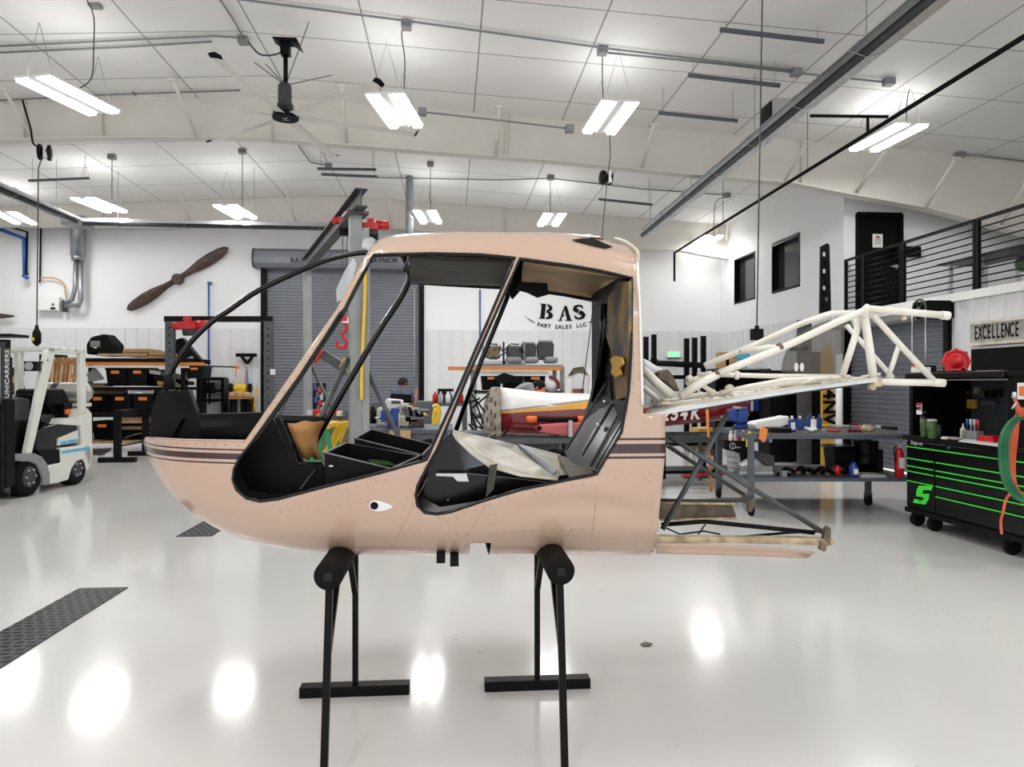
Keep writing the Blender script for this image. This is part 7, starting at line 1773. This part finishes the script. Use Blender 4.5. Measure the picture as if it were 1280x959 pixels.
# emblem: slanted angular S with a wrench notch
S_ = [(1149, 607), (1166, 608), (1164.5, 613), (1154.5, 612.5), (1153, 617), (1162, 617.5), (1161, 624), (1157, 631), (1141.5, 628.5), (1143, 624), (1152.5, 625), (1154, 621.5), (1145.5, 620.5), (1146, 613)]
MB().prism([PX(u, v, XT - .016) for u, v in S_], (-.004, 0, 0)).build('emblem', 'lime', TC)
MB().tube([PX(1155, 623, XT - .021), PX(1149, 626, XT - .021)], .006, 6).build('wrench_mark', 'black', TC)
# hutch
HZ = PX(1140, 472, XT).z; HZ = 1.565
tbx(MB(), .03, YT1 - .1, zt_, DPT, YT1 - .04, HZ).build('hutch_side', 'black', TC)
tbx(MB(), .03, YT0, zt_, DPT, PX(1256, 500, XT).y, HZ + .02).build('hutch_end', 'black', TC)
tbx(MB(), .01, YT0, HZ, DPT, YT1 - .03, HZ + .04).build('hutch_top', 'black_matte', TC, .006)
yh = PX(1256, 500, XT).y
tbx(MB(), -.02, yh, HZ - .02, .05, YT1 - .03, HZ + .05).build('hutch_door_roll', 'black_gloss', TC, .015)
tbx(MB(), DPT - .04, yh, zt_, DPT - .02, YT1 - .1, HZ).build('hutch_back', 'steelgrey', TC)
tbx(MB(), .04, yh, HZ - .035, .05, YT1 - .1, HZ - .025).build('light_rail', 'ltgrey', TC)
def intool(u, v, dx=.3): return PX(u, v, XT + dx)
for k, (u, v, w_, h_, mt) in enumerate(((1184, 491, .14, .05, 'maroon'), (1195, 491, .02, .07, 'green'), (1204, 491, .18, .06, 'maroon'), (1222, 488, .07, .07, 'grey'), (1229, 493, .09, .06, 'olive'), (1236, 493, .09, .07, 'black_gloss'), (1247, 492, .09, .08, 'black_gloss'), (1212, 505, .2, .1, 'gold'), (1236, 504, .2, .05, 'slate'), (1172, 506, .08, .12, 'black'))):
    p = PX(u, v, XT + DPT - .07); tag(MB().box(p, (.04, w_, h_)).build('hanging_tool', mt, bevel=.008), ('dark red', 'green', 'long dark red', 'grey', 'olive', 'glossy black left', 'glossy black right', 'gold framed', 'slate', 'black')[k] + ' item hanging on the back of the tool chest hutch', 'tool')
r = thing('notice', PX(1149, 511, XT + .3), 'small red and white NO notice inside the left end of the hutch', 'notice')
q = PX(1149, 511, XT + .02); MB().box(q, (.006, .085, .12)).build('board', 'paper', r); MB().box(q + V((-.004, 0, .045)), (.003, .085, .03)).build('red_header', 'red', r)
text('NO', 'notice_lettering', q + V((-.005, 0, .002)), RL, .055, 'black', r, bold=.002)
def cup(u, v, h, r_, mt, label, lid='ltgrey', name='tumbler', cat='tumbler', dx=.12):
    p = PZ(u, v, zt_ + .001); t = thing(name, p, label, cat); MB().lathe(p, [(r_ * .8, 0), (r_ * .85, .005), (r_, h * .55), (r_, h)], 18).build('cup', mt, t); MB().lathe(p + V((0, 0, h)), [(r_ * 1.03, 0), (r_ * 1.03, .015), (r_ * .6, .022)], 16).build('lid', lid, t); return t
b_ = cup(1155, 546, .19, .036, 'olive', 'green flask with black spout standing in the hutch', 'black_gloss', 'flask', 'flask')
MB().tube([wl(b_) + V((0, 0, .2)), wl(b_) + V((0, 0, .25)), wl(b_) + V((.0, -.05, .25))], .012, 8).build('spout', 'black_gloss', b_)
cup(1165, 548, .17, .045, 'olive', 'wide green tumbler in front of the flask in the hutch')
cup(1173, 546, .1, .03, 'darkgrey', 'dark grey cup right of the green tumblers', 'darkgrey', 'cup', 'cup')
p = PZ(1204, 548, zt_ + .001); t = thing('glue_bottle', p, 'white squeeze bottle with pointed tip in the hutch', 'bottle'); MB().lathe(p, [(.026, 0), (.028, .01), (.028, .09), (.012, .11), (.005, .15)], 14).build('body', 'cream', t)
p = PZ(1216, 550, zt_ + .001); t = thing('tool_holder', p, 'grey block holder with upright screwdrivers in the hutch', 'tool holder'); MB().box(p + V((0, 0, .045)), (.08, .2, .09)).build('holder', 'postgrey', t, .004)
for k, mt in enumerate(('blue', 'ltgrey', 'ltgrey', 'red')): MB().lathe(p + V((0, .075 - .05 * k, .09)), [(.008, 0), (.008, .05), (.014, .055), (.014, .11)], 8).build('screwdriver', mt, t)
p = PZ(1238, 553, zt_ + .001); tag(MB().prism([p + V((-.06, .11, 0)), p + V((-.06, -.12, 0)), p + V((-.06, -.1, .06)), p + V((-.06, .08, .06))], (.14, 0, 0)).build('red_case', 'red', bevel=.006), 'small red case on the tool chest top', 'case')
tag(MB().prism([PZ(u, v, zt_ + .001) for u, v in ((1198, 552), (1208, 549), (1252, 553), (1252, 559))], (0, 0, .006)).build('paper_sheet', 'paper'), 'white paper sheet on the front of the tool chest top', 'paper')
tag(MB().lathe(PZ(1182, 549, zt_ + .001), [(.04, 0), (.045, .01), (.03, .025)], 14).build('tape_roll', 'cream'), 'small pale tape roll on the tool chest top', 'tape')
tag(MB().box(PZ(1193, 548, zt_ + .012), (.08, .16, .02)).build('small_box', 'ltgrey', bevel=.004), 'flat light grey box beside the tape roll', 'box')
# red reel on top
c = PD(1195, 452, 7.25)
r = thing('hose_reel', c, 'round red reel with ribbed housing on a dark foot on top of the hutch', 'reel')
ax = CW(.25, -1).normalized() - V((0, 0, 0)); ax = (V((0, 0, CH)) - c + V((.5, 0, .2))).normalized()
MB().lathe(c - ax * .1, [(.07, 0), (.115, .02), (.12, .1), (.115, .17), (.1, .18), (.095, .165), (.06, .165), (.055, .19), (.03, .19), (.025, .2), (.001, .2)], 20, ax).build('housing', 'red', r)
sx = ax.cross(V((0, 0, 1))).normalized(); sy = sx.cross(ax)
for k in range(8): a_ = k * PI / 4; d = sx * math.cos(a_) + sy * math.sin(a_); MB().bar(c - ax * .08 + d * .118, c + ax * .08 + d * .118, .03, .016, up=d).build('rib', 'red', r)
cb = V((c.x, c.y, HZ + .04)); MB().prism([cb + V(q) for q in ((-.0, .16, 0), (0, -.14, 0), (0, -.08, .05), (0, .02, .16), (0, .06, .2), (0, .09, .1))], (.02, 0, 0)).build('foot', 'black', r); MB().box(cb + V((0, 0, .01)), (.16, .34, .02)).build('base', 'black', r)
for k, (u, v, w_, h_, mt, l) in enumerate(((1151, 467, .16, .07, 'paper', 'white and orange box on top of the hutch, left end'), (1151, 463.5, .15, .02, 'safety', 'orange lid on the white box on the hutch'), (1162, 467, .05, .09, 'black', 'small black object right of the white box'), (1226, 468, .5, .02, 'beige', 'flat beige pad on top of the hutch'))):
    p = PX(u, v, XT + .2 + .05 * k); p.z = max(p.z, HZ + .04 + h_ / 2) if k != 1 else HZ + .12; tag(MB().box(p, (.12, w_, h_)).build('box_on_hutch', mt, bevel=.004), l, 'box')
# hoses at the right
def hose(pts, mt, label, r_=.014, D=5.9):
    return tag(MB().tube(spline([PD(u, v, D + (i % 2) * .03) for i, (u, v) in enumerate(pts)], 6), r_, 8).build('air_hose', mt), label, 'hose')
for k in range(4):
    o = k * 3.2
    hose([(1272 + o, 520), (1260 + o * .8, 530), (1251 + o, 548), (1250 + o, 575), (1254 + o, 600), (1266 + o, 620), (1282 + o, 628)], 'hosegreen' if k % 2 else 'hosegreen', 'green hose coil hanging at the right edge, ' + ('outermost', 'second', 'third', 'innermost')[k] + ' loop', .013, 5.75 + .02 * k)
    hose([(1276 + o, 510), (1268 + o * .6, 525), (1261 + o, 548), (1258 + o, 580), (1260 + o, 606), (1270 + o, 622), (1284, 630)], 'hoseorange', 'orange hose coil hanging at the right edge, ' + ('outermost', 'second', 'third', 'innermost')[k] + ' loop', .012, 5.85 + .02 * k)
hose([(1262, 618), (1257, 626), (1254, 640), (1251, 652), (1252, 668)], 'hoseorange', 'orange hose end hanging straight down beside the tool chest', .01, 5.75)
c = PD(1272, 505, 5.75); r = thing('spray_gun', c, 'metal air nozzle with orange neck hanging above the hose coils', 'nozzle'); MB().tube([PD(1268, 497, 5.75), PD(1271, 506, 5.75), PD(1276, 520, 5.75)], [.01, .016, .03], 10).build('neck', 'hoseorange', r); MB().lathe(PD(1268, 498, 5.75), [(.012, 0), (.02, .01), (.014, .05)], 10).build('tip', 'alu', r)
MB().tube([PD(1271, 503, 5.74), PD(1265, 511, 5.74)], .008, 6).build('lever', 'alu', r)
r = tag(MB().box(PX(1278, 489, XT - .02), (.01, .1, .14)).build('wall_poster', 'paper'), 'white and orange poster at the right edge above the hoses', 'poster'); MB().box(PX(1278, 489, XT - .028), (.004, .07, .08)).build('orange_panel', 'safety', r)
tag(MB().box(PX(1279, 520, XT - .1), (.06, .06, .06)).build('blue_fitting', 'skyblue', bevel=.01), 'small blue fitting at the right edge behind the hoses', 'fitting')
# tall black cabinet at the right wall and EXCELLENCE sign
xs = XR - .06
a_, c_ = PX(1215, 407, xs), PX(1290, 434, xs)
r = thing('wall_sign', (a_ + c_) / 2, 'weathered grey wooden sign reading EXCELLENCE on the right wall', 'sign')
mat('signwood', (186, 182, 176), .7, nscale=6, rgb2=(150, 144, 138))
zA, zB = PX(1215, 405, xs).z, PX(1215, 431, xs).z
MB().box2((xs - .03, PX(1330, 410, xs).y, zB), (xs, PX(1215, 410, xs).y, zA)).build('board', 'signwood', r)
for z in (zA, zB): MB().box2((xs - .045, PX(1330, 410, xs).y, z - .02), (xs - .0, PX(1215, 410, xs).y, z + .02)).build('edge_strip', 'cream', r)
yA, yB = PX(1220, 420, xs).y, PX(1277, 420, xs).y
for i, ch in enumerate('EXCELLENCE'): text(ch, 'sign_lettering', (xs - .033, yA + (yB - yA) * (i + .5) / 10, (zA + zB) / 2), RL, (zA - zB) * .92, 'black_matte', r, ex=.003, sx=.42, bold=.003)
r = thing('wall_panel', V((XR - .05, PX(1250, 450, XR).y, 1.9)), 'large black screen panel on the right wall under the sign', 'screen')
MB().box2((XR - .1, PX(1330, 450, XR).y, PX(1222, 475, XR).z), (XR - .04, PX(1222, 450, XR).y, PX(1222, 437, XR).z)).build('panel', 'black_matte', r)
for z in (PX(1222, 437, XR).z,): MB().box2((XR - .11, PX(1330, 450, XR).y, z), (XR - .03, PX(1222, 450, XR).y, z + .03)).build('top_edge', 'ltgrey', r)
tag(MB().box2((XR - .9, 7.2, 0), (XR - .1, PX(1225, 475, XR).y, PX(1225, 470, XR - .9).z)).build('black_counter', 'black', bevel=.01), 'long black counter against the right wall behind the tool chest', 'counter')
# ================================================================ BALCONY RAILING and table
XQ = XR + .03
def rail_section(u0, u1, label, zt0, kpost):
    y0, y1 = PX(u0, 340, XQ).y, PX(u1, 340, XQ).y
    r = thing('balcony_railing', V((XQ, (y0 + y1) / 2, ZF + .03)), label, 'railing', None)
    zt1 = ZF + 1.06
    for y in (y0, y1): MB().box2((XQ - .025, min(y, y) - .025, ZF + .03), (XQ + .025, y + .025, zt1)).build('post', 'black', r)
    MB().box2((XQ - .03, min(y0, y1), zt1 - .04), (XQ + .03, max(y0, y1), zt1)).build('top_rail', 'black', r)
    for k in range(9): z = ZF + .12 + k * .1; MB().tube([(XQ, y0, z), (XQ, y1, z)], .011, 6).build('bar', 'black', r)
    return r
rail_section(1057.5, 1079, 'short end section of black balcony railing in front of the upper door', 0, 0)
rail_section(1080.5, 1127, 'black balcony railing section right of the short end section', 0, 0)
rail_section(1130, 1219, 'long middle section of black balcony railing with horizontal bars', 0, 0)
rail_section(1223, 1330, 'black balcony railing section cut by the right edge', 0, 0)
r = thing('balcony_table', V((XR + 1.4, 10.2, ZF)), 'dark folding table with light legs standing on the balcony', 'table')
ztp = ZF + .66; MB().box2((XR + .5, 7.6, ztp - .03), (XR + 1.3, 11.6, ztp)).build('tabletop', 'darkgrey', r)
for y in (11.4, 10.7, 9.2, 8.5):
    for x in (XR + .6, XR + 1.2): MB().box2((x - .025, y - .025, ZF), (x + .025, y + .025, ztp - .03)).build('leg', 'alu', r)
p = P(1134, 315, YC - .1); tag(MB().box(p, (.5, .1, .2)).build('black_box', 'black'), 'black box on the wall right of the upper door', 'box')
tag(MB().ball(PX(1280, 330, XR + 1.0), .12, 10).build('plant_leaf_ball', 'olive'), 'dark green round thing at the right edge of the balcony', 'plant')
